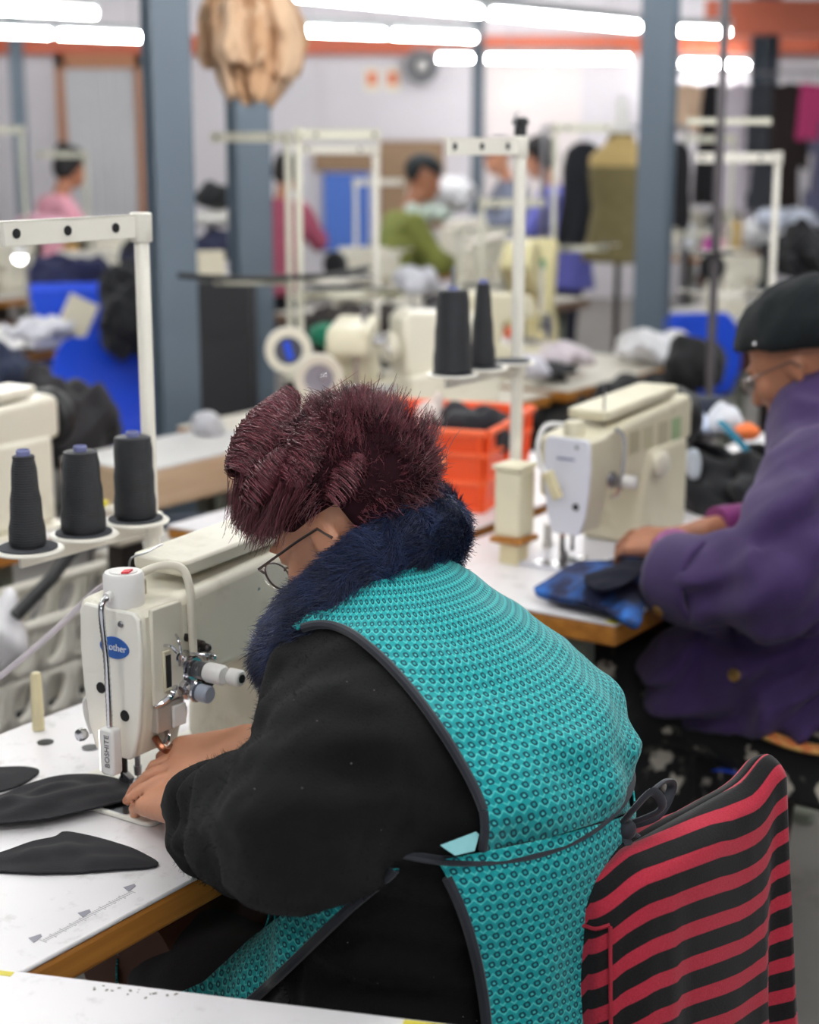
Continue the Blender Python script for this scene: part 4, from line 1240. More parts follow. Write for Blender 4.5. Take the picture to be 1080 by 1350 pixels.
# tie belt and bow
th = np.linspace(-1.75, 1.9, 60)
zt = 0.868
belt = [(0.04 + (0.204 + 0.009) * math.sin(a), -0.438 - (0.181 + 0.009) * math.cos(a), zt + 0.006 * math.sin(3 * a) + (0.012 * max(0, -a - 1.0))) for a in th]
MB().tube(list(P1loc(np.array(belt))), 0.0075, 8, flat=0.5).build('tie_belt', BIND, P1)
kx = V3(0.04 + 0.212 * math.sin(0.16), -0.438 - 0.192 * math.cos(0.16), zt - 0.022)
bw = MB()
for loop in ([(0, 0, 0), (0.012, -0.02, 0.030), (0.045, -0.03, 0.044), (0.065, -0.03, 0.030), (0.04, -0.025, 0.006), (0, 0, 0)], [(0, 0, 0), (-0.01, -0.022, 0.03), (0.008, -0.034, 0.046), (0.026, -0.036, 0.02), (0, 0, 0)], [(0, 0, 0), (-0.012, -0.022, -0.02), (-0.02, -0.024, -0.075)], [(0, 0, 0), (0.02, -0.026, -0.02), (0.03, -0.028, -0.06)]):
    bw.tube([P1loc(kx + np.array(p)) for p in spline(loop, 7)], 0.0055, 8, flat=0.45)
bw.ball(P1loc(kx + V3(0, -0.008, 0)), 0.012)
bw.build('bow', BIND, P1)
# little pale flap turned out at the side
fp_ = [at_d(585, 1118, 1.585), at_d(632, 1100, 1.60), at_d(626, 1122, 1.59), at_d(600, 1128, 1.58)]
m_ = MB(); pts_ = [P1loc(WL(p)) for p in fp_]; nrm = V3(0.0, 0.004, 0.002)
m_.add(pts_ + [p + nrm for p in pts_], [(0, 1, 2, 3), (7, 6, 5, 4), (0, 1, 5, 4), (1, 2, 6, 5), (2, 3, 7, 6), (3, 0, 4, 7)]).build('facing_flap', mat('pale_teal', (140, 200, 206), 0.8), apron)

# fur collar
COLL = [(-0.020, -0.255, 0.985), (-0.040, -0.280, 1.012), (-0.033, -0.305, 1.040), (-0.010, -0.336, 1.070), (0.036, -0.352, 1.104), (0.100, -0.358, 1.124), (0.150, -0.325, 1.112), (0.165, -0.27, 1.065), (0.115, -0.232, 1.005)]
CR = [0.026, 0.031, 0.033, 0.035, 0.037, 0.040, 0.040, 0.036, 0.030]
cl = spline(COLL, 4, True); cr = np.interp(np.arange(36) / 4, np.arange(10), CR + CR[:1])
S = SDF((-0.2, -0.56, 0.85), (0.36, -0.08, 1.26), 0.008)
for i in range(len(cl)):
    S.cone(cl[i], cl[(i + 1) % len(cl)], cr[i], cr[(i + 1) % len(cl)], 0.02)
    j = cl[i] + (V3(0.06, -0.29, 1.09) - cl[i]) * 0.12 + V3(0, 0, 0.014)
    j2 = cl[(i + 1) % len(cl)]; j2 = j2 + (V3(0.06, -0.29, 1.09) - j2) * 0.12 + V3(0, 0, 0.014)
    S.cone(j, j2, cr[i] * 0.75, cr[(i + 1) % len(cl)] * 0.75, 0.02)
S.disp(lambda X, Y, Z: 0.005 * snoise(np.stack([X, Y, Z], -1), 11, 77))
Vc, Fc = S.mesh(smooth=1)
FURB = mat('navy_fur_base', (12, 18, 44), 0.9)
fc = npmesh('fur_collar', P1loc(Vc), Fc, FURB, P1, label='navy fake-fur collar')
NF = 30000
Pp, Nn = sample_surface(Vc, Fc, NF)
cen = np.array(cl); ii = np.argmin(((Pp[:, None] - cen[None]) ** 2).sum(2), 1)
tang = np.roll(cen, -1, 0)[ii] - cen[ii]; tang /= np.linalg.norm(tang, axis=1)[:, None]
cl1 = snoise(Pp, 16, 4)[:, None]; cl2 = snoise(Pp, 13, 9)[:, None]
flow = tang * (-0.7 + 0.9 * cl1) + np.cross(Nn, tang) * (0.35 + 0.8 * cl2) + V3(0, 0, -0.25)
flow -= Nn * (flow * Nn).sum(1)[:, None]; flow /= np.linalg.norm(flow, axis=1)[:, None] + 1e-9
ln = 0.010 + 0.007 * RNG.random((NF, 1, 1))
t = np.linspace(0, 1, 5)[None, :, None]
jit = RNG.normal(size=(NF, 1, 3)) * 0.22
paths = Pp[:, None] + ln * (Nn[:, None] * (0.62 * t - 0.22 * t ** 2) + (flow[:, None] + jit) * t ** 1.2 * 0.9)
v, f = strands(paths, 0.00048, 0.00012)
tn = np.clip(0.45 + 0.3 * cl1[:, 0] + 0.25 * RNG.normal(size=NF), 0, 1)
npmesh('fur', P1loc(v), f, tint_mat('navy_fur', (8, 14, 40), (44, 62, 112), 0.42, 0.6), fc, tint=np.repeat(tn, 15), kind='stuff')

# glasses and hair
glasses(P1, R1, lambda p: P1loc(H1(p)), mat('pewter', (120, 110, 106), 0.3, 0.9))
HA, HB = (46, 20, 28), (150, 82, 92)  # strand tints; the lighter one also paints the hair's sheen into the colour
HAIR = tint_mat('burgundy_hair', HA, HB, 0.33, 0.6)
HBASE = mat('dark_hair_base', (40, 19, 25), 0.95, spec=0.1)
CC = V3(0, -0.014, 0.030); CRD = V3(0.083, 0.104, 0.098)
def scalp(n):
    d = RNG.normal(size=(n, 3)); d /= np.linalg.norm(d, axis=1)[:, None]
    p = CC + d * CRD
    y, z, x = p[:, 1], p[:, 2], np.abs(p[:, 0])
    ok = (z > 0.052 + np.clip(y - 0.02, 0, 1) * 0.35) | ((y < -0.058) & (z > -0.055)) | ((y < -0.03) & (z > 0.02)) | ((y < 0.050) & (z > 0.034) & (x > 0.05))
    return p[ok], d[ok]
S = SDF((-0.12, -0.15, -0.11), (0.12, 0.13, 0.15), 0.005)
S.ell(CC, CRD + 0.010)
S.op((-0.12, 0.0, -0.12), (0.12, 0.13, 0.06), lambda X, Y, Z: np.minimum(-(Y - 0.052 - (0.06 - Z) * -0.2), 0.055 - Z) * -1 * 0 + np.maximum(Z - 0.05, -(Y - 0.035)), 0.012, 's')
S.op((-0.12, -0.06, -0.12), (0.12, 0.13, 0.02), lambda X, Y, Z: np.maximum(Z - 0.014, -(Y + 0.048)), 0.012, 's')
S.op((-0.12, -0.15, -0.12), (0.12, 0.13, -0.055), lambda X, Y, Z: Z + 0.06, 0.012, 's')
Vh, Fh = S.mesh(smooth=1)
hair = npmesh('hair', P1loc(Vh @ R1.T + V3(*HC)), Fh, HBASE, P1, label='short styled burgundy hair with rolled curls on top')
groots, gd = scalp(1500)
ng = len(groots)
M = 8
G = np.zeros((ng, M, 3)); G[:, 0] = groots
gr = snoise(groots, 14, 2); gr2 = snoise(groots, 11, 6)
y, z, x = groots[:, 1], groots[:, 2], groots[:, 0]
back = np.clip((-y - 0.015) / 0.05, 0, 1); top = np.clip((z - 0.085) / 0.035, 0, 1) * (1 - 0.4 * back); front = np.clip((y - 0.0) / 0.06, 0, 1)
side = 1 - np.clip(top + back, 0, 1)
fl_front = np.stack([np.sign(x) * 0.15, 0.95 * np.ones(ng), -0.55 * np.ones(ng)], 1)
fl_back = gd * 0.55 + np.stack([gr * 0.55, -0.15 + 0.25 * gr2, 0.35 + 0.45 * gr], 1)
fl_low = gd * 0.35 + np.stack([gr * 0.2, -0.15 * np.ones(ng), -0.75 * np.ones(ng)], 1)
low = np.clip((0.02 - z) / 0.05, 0, 1)
fl_back = fl_back * (1 - low[:, None]) + fl_low * low[:, None]
fl_top = gd * 0.15 + np.stack([0.25 * gr, 0.5 + 0.2 * gr2, 0.35 * np.ones(ng)], 1)
flow = fl_front * side[:, None] + fl_back * back[:, None] + fl_top * top[:, None] + fl_front * (front * (1 - top) * 0.6)[:, None]
flow /= np.linalg.norm(flow, axis=1)[:, None]
gl = 0.036 * side + 0.020 * back + 0.012 * top + 0.006 * front * (1 - top)
gl = gl * (0.8 + 0.4 * RNG.random(ng)) * np.where(z > 0.04, 1.0, 0.8)
bend = RNG.normal(size=(ng, 3)) * 0.35
for j in range(1, M):
    tt = j / (M - 1)
    d = flow * (0.55 + 0.45 * tt) + gd * (0.35 * (1 - tt)) + bend * 0.35 * tt + np.stack([0 * x, 0 * x, -0.15 * tt * (1 - top) * (1 - back * (1 - low))], 1)
    d /= np.linalg.norm(d, axis=1)[:, None]
    p = G[:, j - 1] + d * (gl / (M - 1))[:, None]
    q = (p - CC) / (CRD + 0.004 + 0.006 * tt)
    r_ = np.linalg.norm(q, axis=1)
    inside = r_ < 1
    p[inside] = CC + (p[inside] - CC) / r_[inside][:, None]
    G[:, j] = p
K = 11
jr = RNG.normal(size=(ng, K, 1, 3)) * 0.0058
tt = np.linspace(0, 1, M)[None, None, :, None]
paths = (G[:, None] + jr * (1.0 - 0.55 * tt) + RNG.normal(size=(ng, K, M, 3)) * 0.0004 + RNG.normal(size=(ng, K, 1, 3)) * 0.003 * tt).reshape(-1, M, 3)
tint = np.repeat(np.clip(0.38 + 0.2 * gr + 0.18 * RNG.normal(size=ng), 0, 1), K) + 0.14 * RNG.normal(size=ng * K)
paths = paths @ R1.T + V3(*HC)
# rolled curls laid on top, given by the ends of their axes (row coordinates)
def roll(a, b, r, n, turns=1.15, start=0.0):
    a = WL(a); b = WL(b)
    ax = unit(b - a); up = V3(0, 0, 1) - ax * ax[2]; up = unit(up); sd = np.cross(ax, up)
    s = RNG.random(n); rr = r * (0.82 + 0.28 * RNG.random(n)) * (0.45 + 0.55 * np.sin(PI * np.clip(s * 0.86 + 0.07, 0, 1)))
    a0 = start + 1.1 * RNG.normal(size=n)
    tt = np.linspace(0, 1, M)[None]
    an = a0[:, None] + turns * 2 * PI * tt * (0.85 + 0.3 * RNG.random((n, 1)))
    rad = rr[:, None] * (1.0 - 0.28 * tt)
    pos = a[None, None] + (b - a)[None, None] * (s[:, None] + 0.22 * tt - 0.1)[..., None] + (np.cos(an) * rad)[..., None] * sd + (np.sin(an) * rad)[..., None] * up
    tn = np.clip(0.5 + 0.22 * RNG.normal(size=n) + 0.1 * np.sin(s * 40), 0, 1.2)
    return pos, tn
rolls = [roll(at_d(318, 622, 1.83), at_d(378, 528, 1.90), 0.031, 1300), roll(at_d(382, 632, 1.79), at_d(472, 528, 1.86), 0.032, 1500, start=0.6),
         roll(at_d(470, 600, 1.80), at_d(520, 548, 1.86), 0.022, 500, 0.7, 1.2), roll(at_d(330, 660, 1.79), at_d(372, 600, 1.79), 0.02, 420, 0.8, 2.0), roll(at_d(440, 660, 1.77), at_d(480, 600, 1.79), 0.02, 420, 0.7, 1.0)]
# spiky tufts towards the back
def tuft(a, b, r, n):
    a = WL(a); b = WL(b)
    s = np.linspace(0, 1, M)[None, :, None]
    off = RNG.normal(size=(n, 1, 3)) * r
    pos = a + (b - a) * s * (0.7 + 0.4 * RNG.random((n, 1, 1))) + off * (1.1 - 0.3 * s) + RNG.normal(size=(n, 1, 3)) * 0.006 * s ** 2
    return pos, np.clip(0.45 + 0.25 * RNG.normal(size=n), 0, 1.1)
rolls += [tuft(at_d(505, 590, 1.82), at_d(524, 532, 1.83), 0.010, 520), tuft(at_d(540, 600, 1.84), at_d(560, 555, 1.85), 0.012, 320), tuft(at_d(530, 630, 1.82), at_d(566, 600, 1.83), 0.013, 320), tuft(at_d(470, 565, 1.84), at_d(500, 530, 1.86), 0.012, 300),
          tuft(at_d(332, 625, 1.84), at_d(316, 688, 1.87), 0.007, 520), tuft(at_d(350, 640, 1.81), at_d(332, 698, 1.85), 0.008, 520), tuft(at_d(385, 640, 1.78), at_d(358, 700, 1.82), 0.008, 480)]
paths = np.concatenate([paths] + [r_[0] for r_ in rolls]); tint = np.concatenate([tint] + [r_[1] for r_ in rolls])
v, f = strands(paths, 0.00062, 0.00022)
npmesh('hair_strands', P1loc(v), f, HAIR, hair, tint=np.repeat(np.clip(tint, 0, 1.2), M * 3), kind='stuff')
# ================================================================ second machine, table and the woman in purple
T2 = sewing_table('white sewing table with yellow tape at its wooden corner, under the plain cream machine', 0.99, 2.20, -0.157, 0.365, LW(0, 0), ROT, motor=1.45)
c2 = LW(0.99, -0.157, TOP)
MB().b2((0.991, -0.156, TOP + 0.0003), (1.085, -0.135, TOP + 0.0009)).build('tape_strip', YEL, T2)
t2 = thing('sewing_machine', 'plain cream sewing machine with white lamp bow, beside the person in purple', 'sewing machine', LW(1.315, 0.105, TOP), ROT)
arm2, fp2 = machine_body(t2, CREAM2, mat('cool_white_enamel', (222, 222, 232), 0.3, var=0.02))
hb = MB().lathe([(0.0, 0.253), (0.020, 0.253), (0.020, 0.276), (0.017, 0.281), (0.0, 0.281)], c=(-0.02, -0.01, 0), n=20).build('lamp_housing', CREAM2, t2)
MB().tube(spline([(-0.02, 0.012, 0.272), (-0.05, 0.035, 0.272), (-0.07, 0.04, 0.24), (-0.072, 0.034, 0.205), (-0.072, 0.022, 0.185)], 8), 0.005, 10).build('lamp_bow', WHITEP, t2)
MB().box((-0.072, 0.005, 0.165), (0.012, 0.020, 0.055), rx=-0.45).build('lamp_wand', mat('ivory_plastic', (222, 210, 170), 0.45), t2, bev=0.003)
MB().b2((-0.0540, -0.030, 0.212), (-0.0532, 0.008, 0.216)).build('nameplate', mat('violet_print', (120, 124, 160), 0.5), fp2)
MB().tube(spline([(0.05, -0.058, 0.13), (0.04, -0.075, 0.14), (0.05, -0.078, 0.19), (0.06, -0.074, 0.24), (0.05, -0.06, 0.262)], 6), 0.004, 8).build('wire_guard', CHROME, t2)
MB().cyl((0.06, -0.03, 0.262), (0.06, -0.03, 0.345), 0.002, n=6).build('thread_pin', STEEL, t2)
for i, (x, c) in enumerate(((0.14, (176, 168, 140)), (0.20, (186, 180, 150)), (0.27, (180, 172, 146)), (0.33, (150, 172, 130)))):
    MB().box((x, -0.0568, 0.222), (0.042, 0.0015, 0.045)).build('sticker', mat('sticker_%d' % i, c, 0.5), arm2)
MB().lathe([(0.022, 0), (0.026, 0.006), (0.026, 0.02), (0.018, 0.026)], c=(0.235, -0.056, 0.165), axis='y').build('dial', CREAM, t2)
# cream box and stand on the same table
sl2 = LW(1.385, 0.275, TOP)
st2, sp2 = thread_stand('cream thread stand with two black cones behind the orange crate machine row', sl2, ROT, 0.80, 0.372, arm=0.26, rp=0.0125)
st2['label'] = 'tall cream thread stand with two black cones, on the table with yellow tape'
cone_spool('wide black thread cone at the outer end of the tall stand tray', put_local(sl2, ROT, sp2[2]), 0.036, 0.029, 0.15)
cone_spool('narrow tapering black thread cone next to the tall stand pole', put_local(sl2, ROT, sp2[1]), 0.025, 0.013, 0.155)
MB().cyl((sp2[2][0], sp2[2][1], 0.372 + 0.165), (sp2[2][0], sp2[2][1], 0.372 + 0.20), 0.004, n=8).build('spool_pin', STEEL, st2)
MB().lathe([(0.012, 0.805), (0.012, 0.825), (0.016, 0.827), (0.016, 0.835), (0.010, 0.84)], n=14).build('pole_cap', BLACKP, st2)
MB().tube([(-0.02, 0, 0.82), (-0.022, 0, 0.845), (-0.006, 0, 0.85)], 0.002, 6).build('wire', STEEL, st2)
o = thing('control_box', 'tall narrow cream box standing on the table beside the tall stand', 'box', LW(1.255, 0.200, TOP), ROT)
MB().b2((-0.03, -0.028, 0.055), (0.03, 0.028, 0.185)).build('case', mat('cream_box', (226, 218, 190), 0.5, var=0.04), o, bev=0.005)
MB().b2((-0.033, -0.031, 0.1855), (0.033, 0.031, 0.195)).build('lid', mat('cream_box', (226, 218, 190), 0.5), o, bev=0.002)
MB().b2((-0.036, -0.034, 0.043), (0.036, 0.034, 0.0545)).build('shelf', WOOD, o, bev=0.002)
MB().b2((-0.02, -0.02, 0.0005), (0.02, 0.02, 0.0425)).build('post', mat('ivory_plastic', (222, 210, 170), 0.45), o)
for i, (px, py) in enumerate(((686, 715), (722, 722))):
    o = MB().lathe([(0.011, 0), (0.011, 0.012), (0.0085, 0.014), (0.0085, 0.05), (0.0, 0.052)], n=14).build('bobbin', mat('ivory_plastic' if i == 0 else 'pale_grey', (222, 210, 170), 0.45))
    o.location = at_z(px, py, TOP + 0.0005); tag(o, ('ivory' if i == 0 else 'pale grey') + ' bobbin standing on the table with yellow tape', 'bobbin')

# blue and navy cloth being sewn
def cloth_piece(name, poly_px, z, m, thick, amp, label, cat, seed, group=None, h=0.006, freq=9, dome=0.0):
    Q = np.array([at_z(px, py, z)[:2] for px, py in poly_px])
    Q = np.array(spline([(a, b, 0) for a, b in Q], 4, True))[:, :2]
    lo, hi = Q.min(0) - h, Q.max(0) + h
    nx, ny = np.ceil((hi - lo) / h).astype(int) + 1
    X, Y = np.meshgrid(lo[0] + h * np.arange(nx), lo[1] + h * np.arange(ny), indexing='ij')
    P = np.stack([X.ravel(), Y.ravel(), np.zeros(X.size)], 1)
    i, j = np.meshgrid(np.arange(nx - 1), np.arange(ny - 1), indexing='ij')
    a = (i * ny + j).ravel(); F = np.stack([a, a + ny, a + ny + 1, a + 1], 1)
    g = poly_sd(P[:, 0], P[:, 1], Q)
    P[:, 2] = amp * (0.5 + 0.5 * snoise(P * np.array([1, 1, 0]), freq, seed)) * np.clip(-g / 0.03, 0.15, 1) + dome * np.clip(-g / 0.05, 0, 1)
    V, F, _ = clip(P, F, g)
    c = V.mean(0); c[2] = 0
    o = npmesh(name, V - c, F, m)
    o.location = (c[0], c[1], z)
    md = o.modifiers.new('cloth', 'SOLIDIFY'); md.thickness = thick; md.offset = 1
    return tag(o, label, cat, group)
BLKCL = mat('charcoal_cloth', (38, 37, 41), 0.9, var=0.15, vs=60, sheen=0.05, spec=0.2, bump=0.4, bs_=700)
cloth_piece('cut_fabric', [(-40, 1016), (0, 1013), (30, 1012), (49, 1015), (50, 1021), (30, 1035), (0, 1045), (-40, 1052)], TOP + 0.001, BLKCL, 0.002, 0.003, 'small black cut fabric piece beside the ivory post', 'fabric', 1)
cloth_piece('cut_fabric', [(-40, 1066), (0, 1050), (30, 1038), (70, 1026), (110, 1022), (150, 1027), (174, 1040), (181, 1052), (150, 1061), (100, 1073), (50, 1083), (0, 1087), (-40, 1092)], TOP + 0.010, BLKCL, 0.002, 0.009, 'black cut fabric piece running under the presser foot', 'fabric', 2, freq=15, h=0.004)
cloth_piece('cut_fabric', [(-40, 1134), (0, 1126), (40, 1112), (72, 1105), (84, 1098), (110, 1102), (150, 1112), (190, 1127), (208, 1143), (150, 1149), (90, 1153), (30, 1153), (-40, 1146)], TOP + 0.001, BLKCL, 0.002, 0.009, 'black cut fabric piece lying near the wooden table edge', 'fabric', 3, freq=15, h=0.004)
def blue_cloth():
    m, nt, b = newmat('blue_print')
    n = nt.noise(16, 4); n2 = nt.noise(7, 2)
    col = nt.mix(nt.ramp(n, 0.42, 0.62), srgb((16, 24, 62)), srgb((24, 96, 178)))
    col = nt.mix(nt.ramp(n2, 0.45, 0.6), col, srgb((14, 18, 46)))
    nt.put(b.inputs['Base Color'], col); b.inputs['Roughness'].default_value = 0.8
    return m
BLUEC = blue_cloth()
cloth_piece('garment', [(706, 786), (730, 772), (770, 762), (820, 742), (860, 752), (850, 790), (840, 832), (800, 812), (750, 800)], TOP + 0.011, BLUEC, 0.012, 0.03, 'crumpled blue patterned garment being sewn by the person in purple', 'garment', 4, h=0.008, freq=7, dome=0.012)
cloth_piece('facing', [(770, 764), (800, 752), (835, 740), (850, 748), (830, 770), (790, 782)], TOP + 0.058, mat('navy_cloth', (12, 15, 32), 0.9, spec=0.2), 0.004, 0.012, 'navy cloth held over the crumpled blue garment', 'fabric', 5, freq=7)

P2 = thing('person', 'seated person in purple jacket and black beanie sewing blue cloth', 'person', LW(1.42, -0.46, 0), ROT)
def P2loc(v):
    v = np.array(v, float).copy(); v[..., 0] -= 1.42; v[..., 1] += 0.46
    return v
HC2 = (1.468, -0.275, 1.172)
R2, H2 = head_frame(HC2, 0.05, 0.48, 0.0)
SKIN2 = skin_mat('brown_skin_deep', (168, 112, 84))
X0 = 1.42
TOR2 = [(0.445, X0, -0.46, 0.225, 0.205), (0.62, X0, -0.46, 0.225, 0.20), (0.80, X0, -0.445, 0.205, 0.175), (0.90, X0, -0.435, 0.205, 0.17), (0.98, X0, -0.415, 0.20, 0.155), (1.04, X0, -0.395, 0.175, 0.125), (1.08, X0 + 0.01, -0.375, 0.12, 0.09), (1.11, X0 + 0.015, -0.36, 0.08, 0.07)]
W2l, W2r = (1.232, -0.140, 0.852), (1.40, -0.13, 0.842)
S = SDF((0.95, -0.75, 0.0), (1.85, 0.16, 1.34), 0.007)
S.loft([(z, a, b, c - 0.03, d - 0.03) for z, a, b, c, d in TOR2], 0.03)
S.cone((X0 + 0.01, -0.37, 1.02), H2((0, -0.03, -0.05)), 0.06, 0.052, 0.03)
head(S, R2, H2)
for sh, el, w in (((1.23, -0.40, 1.0), (1.07, -0.40, 0.84), W2l), ((1.61, -0.40, 1.0), (1.66, -0.33, 0.86), W2r)):
    S.chain([sh, el, w], [0.05, 0.042, 0.026], 0.02)
for sx in (-1, 1):
    S.chain([(X0 + sx * 0.10, -0.42, 0.55), (X0 + sx * 0.12, 0.0, 0.56), (X0 + sx * 0.12, -0.05, 0.12), (X0 + sx * 0.12, 0.08, 0.05)], [0.08, 0.062, 0.042, 0.04], 0.03)
hand(S, W2l, (0.035, 0.13, -0.012), (-0.45, -0.05, 0.9), 1, (0.30, 0.45, 0.3), thumb=(0.75, 0.5, -0.45), sc=1.05)
hand(S, W2r, (-0.03, 0.10, -0.012), (0.2, -0.1, 0.95), -1, (0.40, 0.6, 0.4), thumb=(0.7, 0.5, -0.45), sc=1.0)
V, F = S.mesh(smooth=1)
npmesh('body', P2loc(V), F, SKIN2, P2)
# purple jacket
S = SDF((0.90, -0.80, 0.52), (1.90, 0.02, 1.20), 0.0085)
S.loft([(0.575, X0 - 0.01, -0.445, 0.275, 0.265), (0.66, X0, -0.45, 0.252, 0.235)] + [(z, a, b, c + 0.012, d + 0.012) for z, a, b, c, d in TOR2[2:]], 0.03)
S.cone((1.22, -0.33, 0.66), (1.20, -0.20, 0.625), 0.10, 0.085, 0.06)
E2 = (1.075, -0.405, 0.846)
S.chain([(1.235, -0.405, 0.995), (1.15, -0.42, 0.92), E2], [0.095, 0.090, 0.080], 0.05)
S.chain([E2, (1.095, -0.30, 0.835), (1.125, -0.205, 0.832)], [0.080, 0.074, 0.060], 0.03)
S.chain([(1.60, -0.40, 0.995), (1.66, -0.38, 0.92), (1.67, -0.33, 0.86), (1.52, -0.20, 0.845)], [0.09, 0.085, 0.075, 0.055], 0.05)
S.cone((1.42, -0.33, 1.06), (1.45, -0.34, 1.10), 0.085, 0.078, 0.03)
def jf(X, Y, Z):
    P = np.stack([X, Y, Z], -1)
    a = 0.006 * snoise(P, 7, 41) + 0.0035 * snoise(P * np.array([1, 1, 0.6]), 15, 43)
    arm = np.exp(-((X - 1.12) / 0.12) ** 2)
    a = a + arm * 0.013 * np.sin((Z * 0.9 - X * 0.5 + Y * 0.7) * 75 + 2 * snoise(P, 4, 44))
    return a
S.disp(jf)
S.cone((1.122, -0.21, 0.832), (1.15, -0.14, 0.83), 0.046, 0.055, 0.008, 's')
PURPLE = fleece_mat('purple_cotton', (40, 27, 63), (68, 47, 96), rough=0.8, sheen=0.12, scale=260, bump=0.2)
V, F = S.mesh(smooth=2)
jk = npmesh('jacket', P2loc(V), F, PURPLE, P2, label='purple cotton jacket')
# deep turned cuff, snap button, seam, magenta sleeves under it
cf = MB()
fr_ = frames(spline([(1.090, -0.290, 0.832), (1.108, -0.245, 0.828), (1.128, -0.195, 0.824)], 3))
cf.tube([p for p, *_ in fr_], [0.078, 0.080, 0.081, 0.081, 0.080, 0.079, 0.077][:len(fr_)], 20, caps=False)
cf.v = [tuple(p) for p in P2loc(np.array(cf.v))]
co = cf.build('cuff', PURPLE, jk); md = co.modifiers.new('thick', 'SOLIDIFY'); md.thickness = 0.006
from mathutils.bvhtree import BVHTree
bpy.context.view_layer.update()
def snap(px, py, objs):
    best = None
    for o in objs:
        me = o.data; Mw = o.matrix_world
        bv = BVHTree.FromPolygons([Mw @ v.co for v in me.vertices], [tuple(p.vertices) for p in me.polygons])
        h = bv.ray_cast(Vector((0, 0, CAM_H)), Vector(unit(ray(px, py))))
        if h[0] is not None and (best is None or h[3] < best[3]): best = h
    if best is None: return
    n = best[1] if best[1].dot(Vector(ray(px, py))) < 0 else -best[1]
    o = MB().lathe([(0.0, -0.002), (0.011, -0.002), (0.012, 0.001), (0.010, 0.004), (0.006, 0.003), (0.0, 0.002)], n=16).build('snap_button', mat('brass', (176, 140, 84), 0.3, 0.9), jk)
    p = best[0]
    o.location = P2loc(WL(np.array(p)))
    nl = Matrix.Rotation(-ROT, 3, 'Z') @ n
    o.rotation_euler = nl.to_track_quat('Z', 'Y').to_euler()
snap(868, 806, [jk, co])
snap(968, 890, [jk])
MAG = fleece_mat('magenta_knit', (104, 28, 92), (146, 52, 128), sheen=0.2, scale=300, bump=0.3)
m_ = MB().tube([P2loc(V3(*p)) for p in spline([(1.110, -0.235, 0.838), (1.155, -0.185, 0.846), (1.205, -0.160, 0.850)], 4)], [0.052, 0.051, 0.049, 0.047, 0.046, 0.045, 0.044, 0.043, 0.041], 16)
m_.build('inner_sleeve', MAG, P2)
MB().tube([P2loc(V3(*p)) for p in spline([(1.52, -0.205, 0.845), (1.46, -0.165, 0.846), (1.425, -0.145, 0.845)], 4)], 0.042, 16).build('inner_sleeve', MAG, P2)
ring = [(1.435 + 0.088 * math.sin(a), -0.345 - 0.082 * math.cos(a) , 1.098 - 0.035 * (1 - math.cos(a)) * 0.9) for a in np.linspace(-2.7, 2.7, 40)]
MB().tube([P2loc(V3(*p)) for p in ring], [0.012 + 0.016 * math.sin(PI * k / 39) for k in range(40)], 10, flat=0.6).build('collar', PURPLE, jk)
# yellow lining at the hem and the floral skirt
def skirt_mat():
    m, nt, b = newmat('floral_skirt')
    v = nt.node('ShaderNodeTexVoronoi'); v.inputs['Scale'].default_value = 13; nt.l.new(nt.coord(), v.inputs['Vector'])
    w = nt.m('ADD', v.outputs['Distance'], nt.m('MULTIPLY', nt.noise(55, 3), 0.45))
    col = nt.mix(nt.ramp(w, 0.56, 0.50), srgb((20, 20, 23)), srgb((196, 188, 176)))
    col = nt.mix(nt.ramp(nt.noise(22, 3), 0.60, 0.66), col, srgb((74, 74, 68)))
    nt.put(b.inputs['Base Color'], col); b.inputs['Roughness'].default_value = 0.85
    return m
S = SDF((0.95, -0.78, 0.04), (1.90, 0.18, 0.72), 0.012)
S.loft([(0.445, X0, -0.455, 0.250, 0.235), (0.60, X0, -0.455, 0.240, 0.220), (0.68, X0, -0.45, 0.21, 0.19)], 0.03)
for sx in (-1, 1):
    S.chain([(X0 + sx * 0.12, -0.40, 0.555), (X0 + sx * 0.13, -0.02, 0.56)], [0.120, 0.10], 0.06)
S.loft([(0.16, X0, -0.06, 0.24, 0.12), (0.52, X0, -0.05, 0.23, 0.11)], 0.05)
S.disp(lambda X, Y, Z: 0.007 * np.sin(X * 55 + 4 * np.sin(Y * 9)) * np.clip((0.62 - Z) / 0.2, 0, 1))
V, F = S.mesh(smooth=2)
npmesh('skirt', P2loc(V), F, skirt_mat(), P2, label='black skirt with small white flowers')
SKM = bpy.data.materials['floral_skirt']
def lining_mat():
    m, nt, b = newmat('yellow_lining')
    nt.put(b.inputs['Base Color'], nt.mix(nt.ramp(nt.noise(30, 3), 0.4, 0.6), srgb((206, 168, 96)), srgb((196, 110, 60))))
    b.inputs['Roughness'].default_value = 0.8
    return m
hem = [(X0 - 0.01 + 0.272 * math.sin(a), -0.445 - 0.262 * math.cos(a), 0.566 + 0.006 * math.sin(5 * a)) for a in np.linspace(-2.2, 2.2, 60)]
MB().tube([P2loc(V3(*p)) for p in hem], 0.016, 10, flat=0.5).build('hem_lining', lining_mat(), jk)
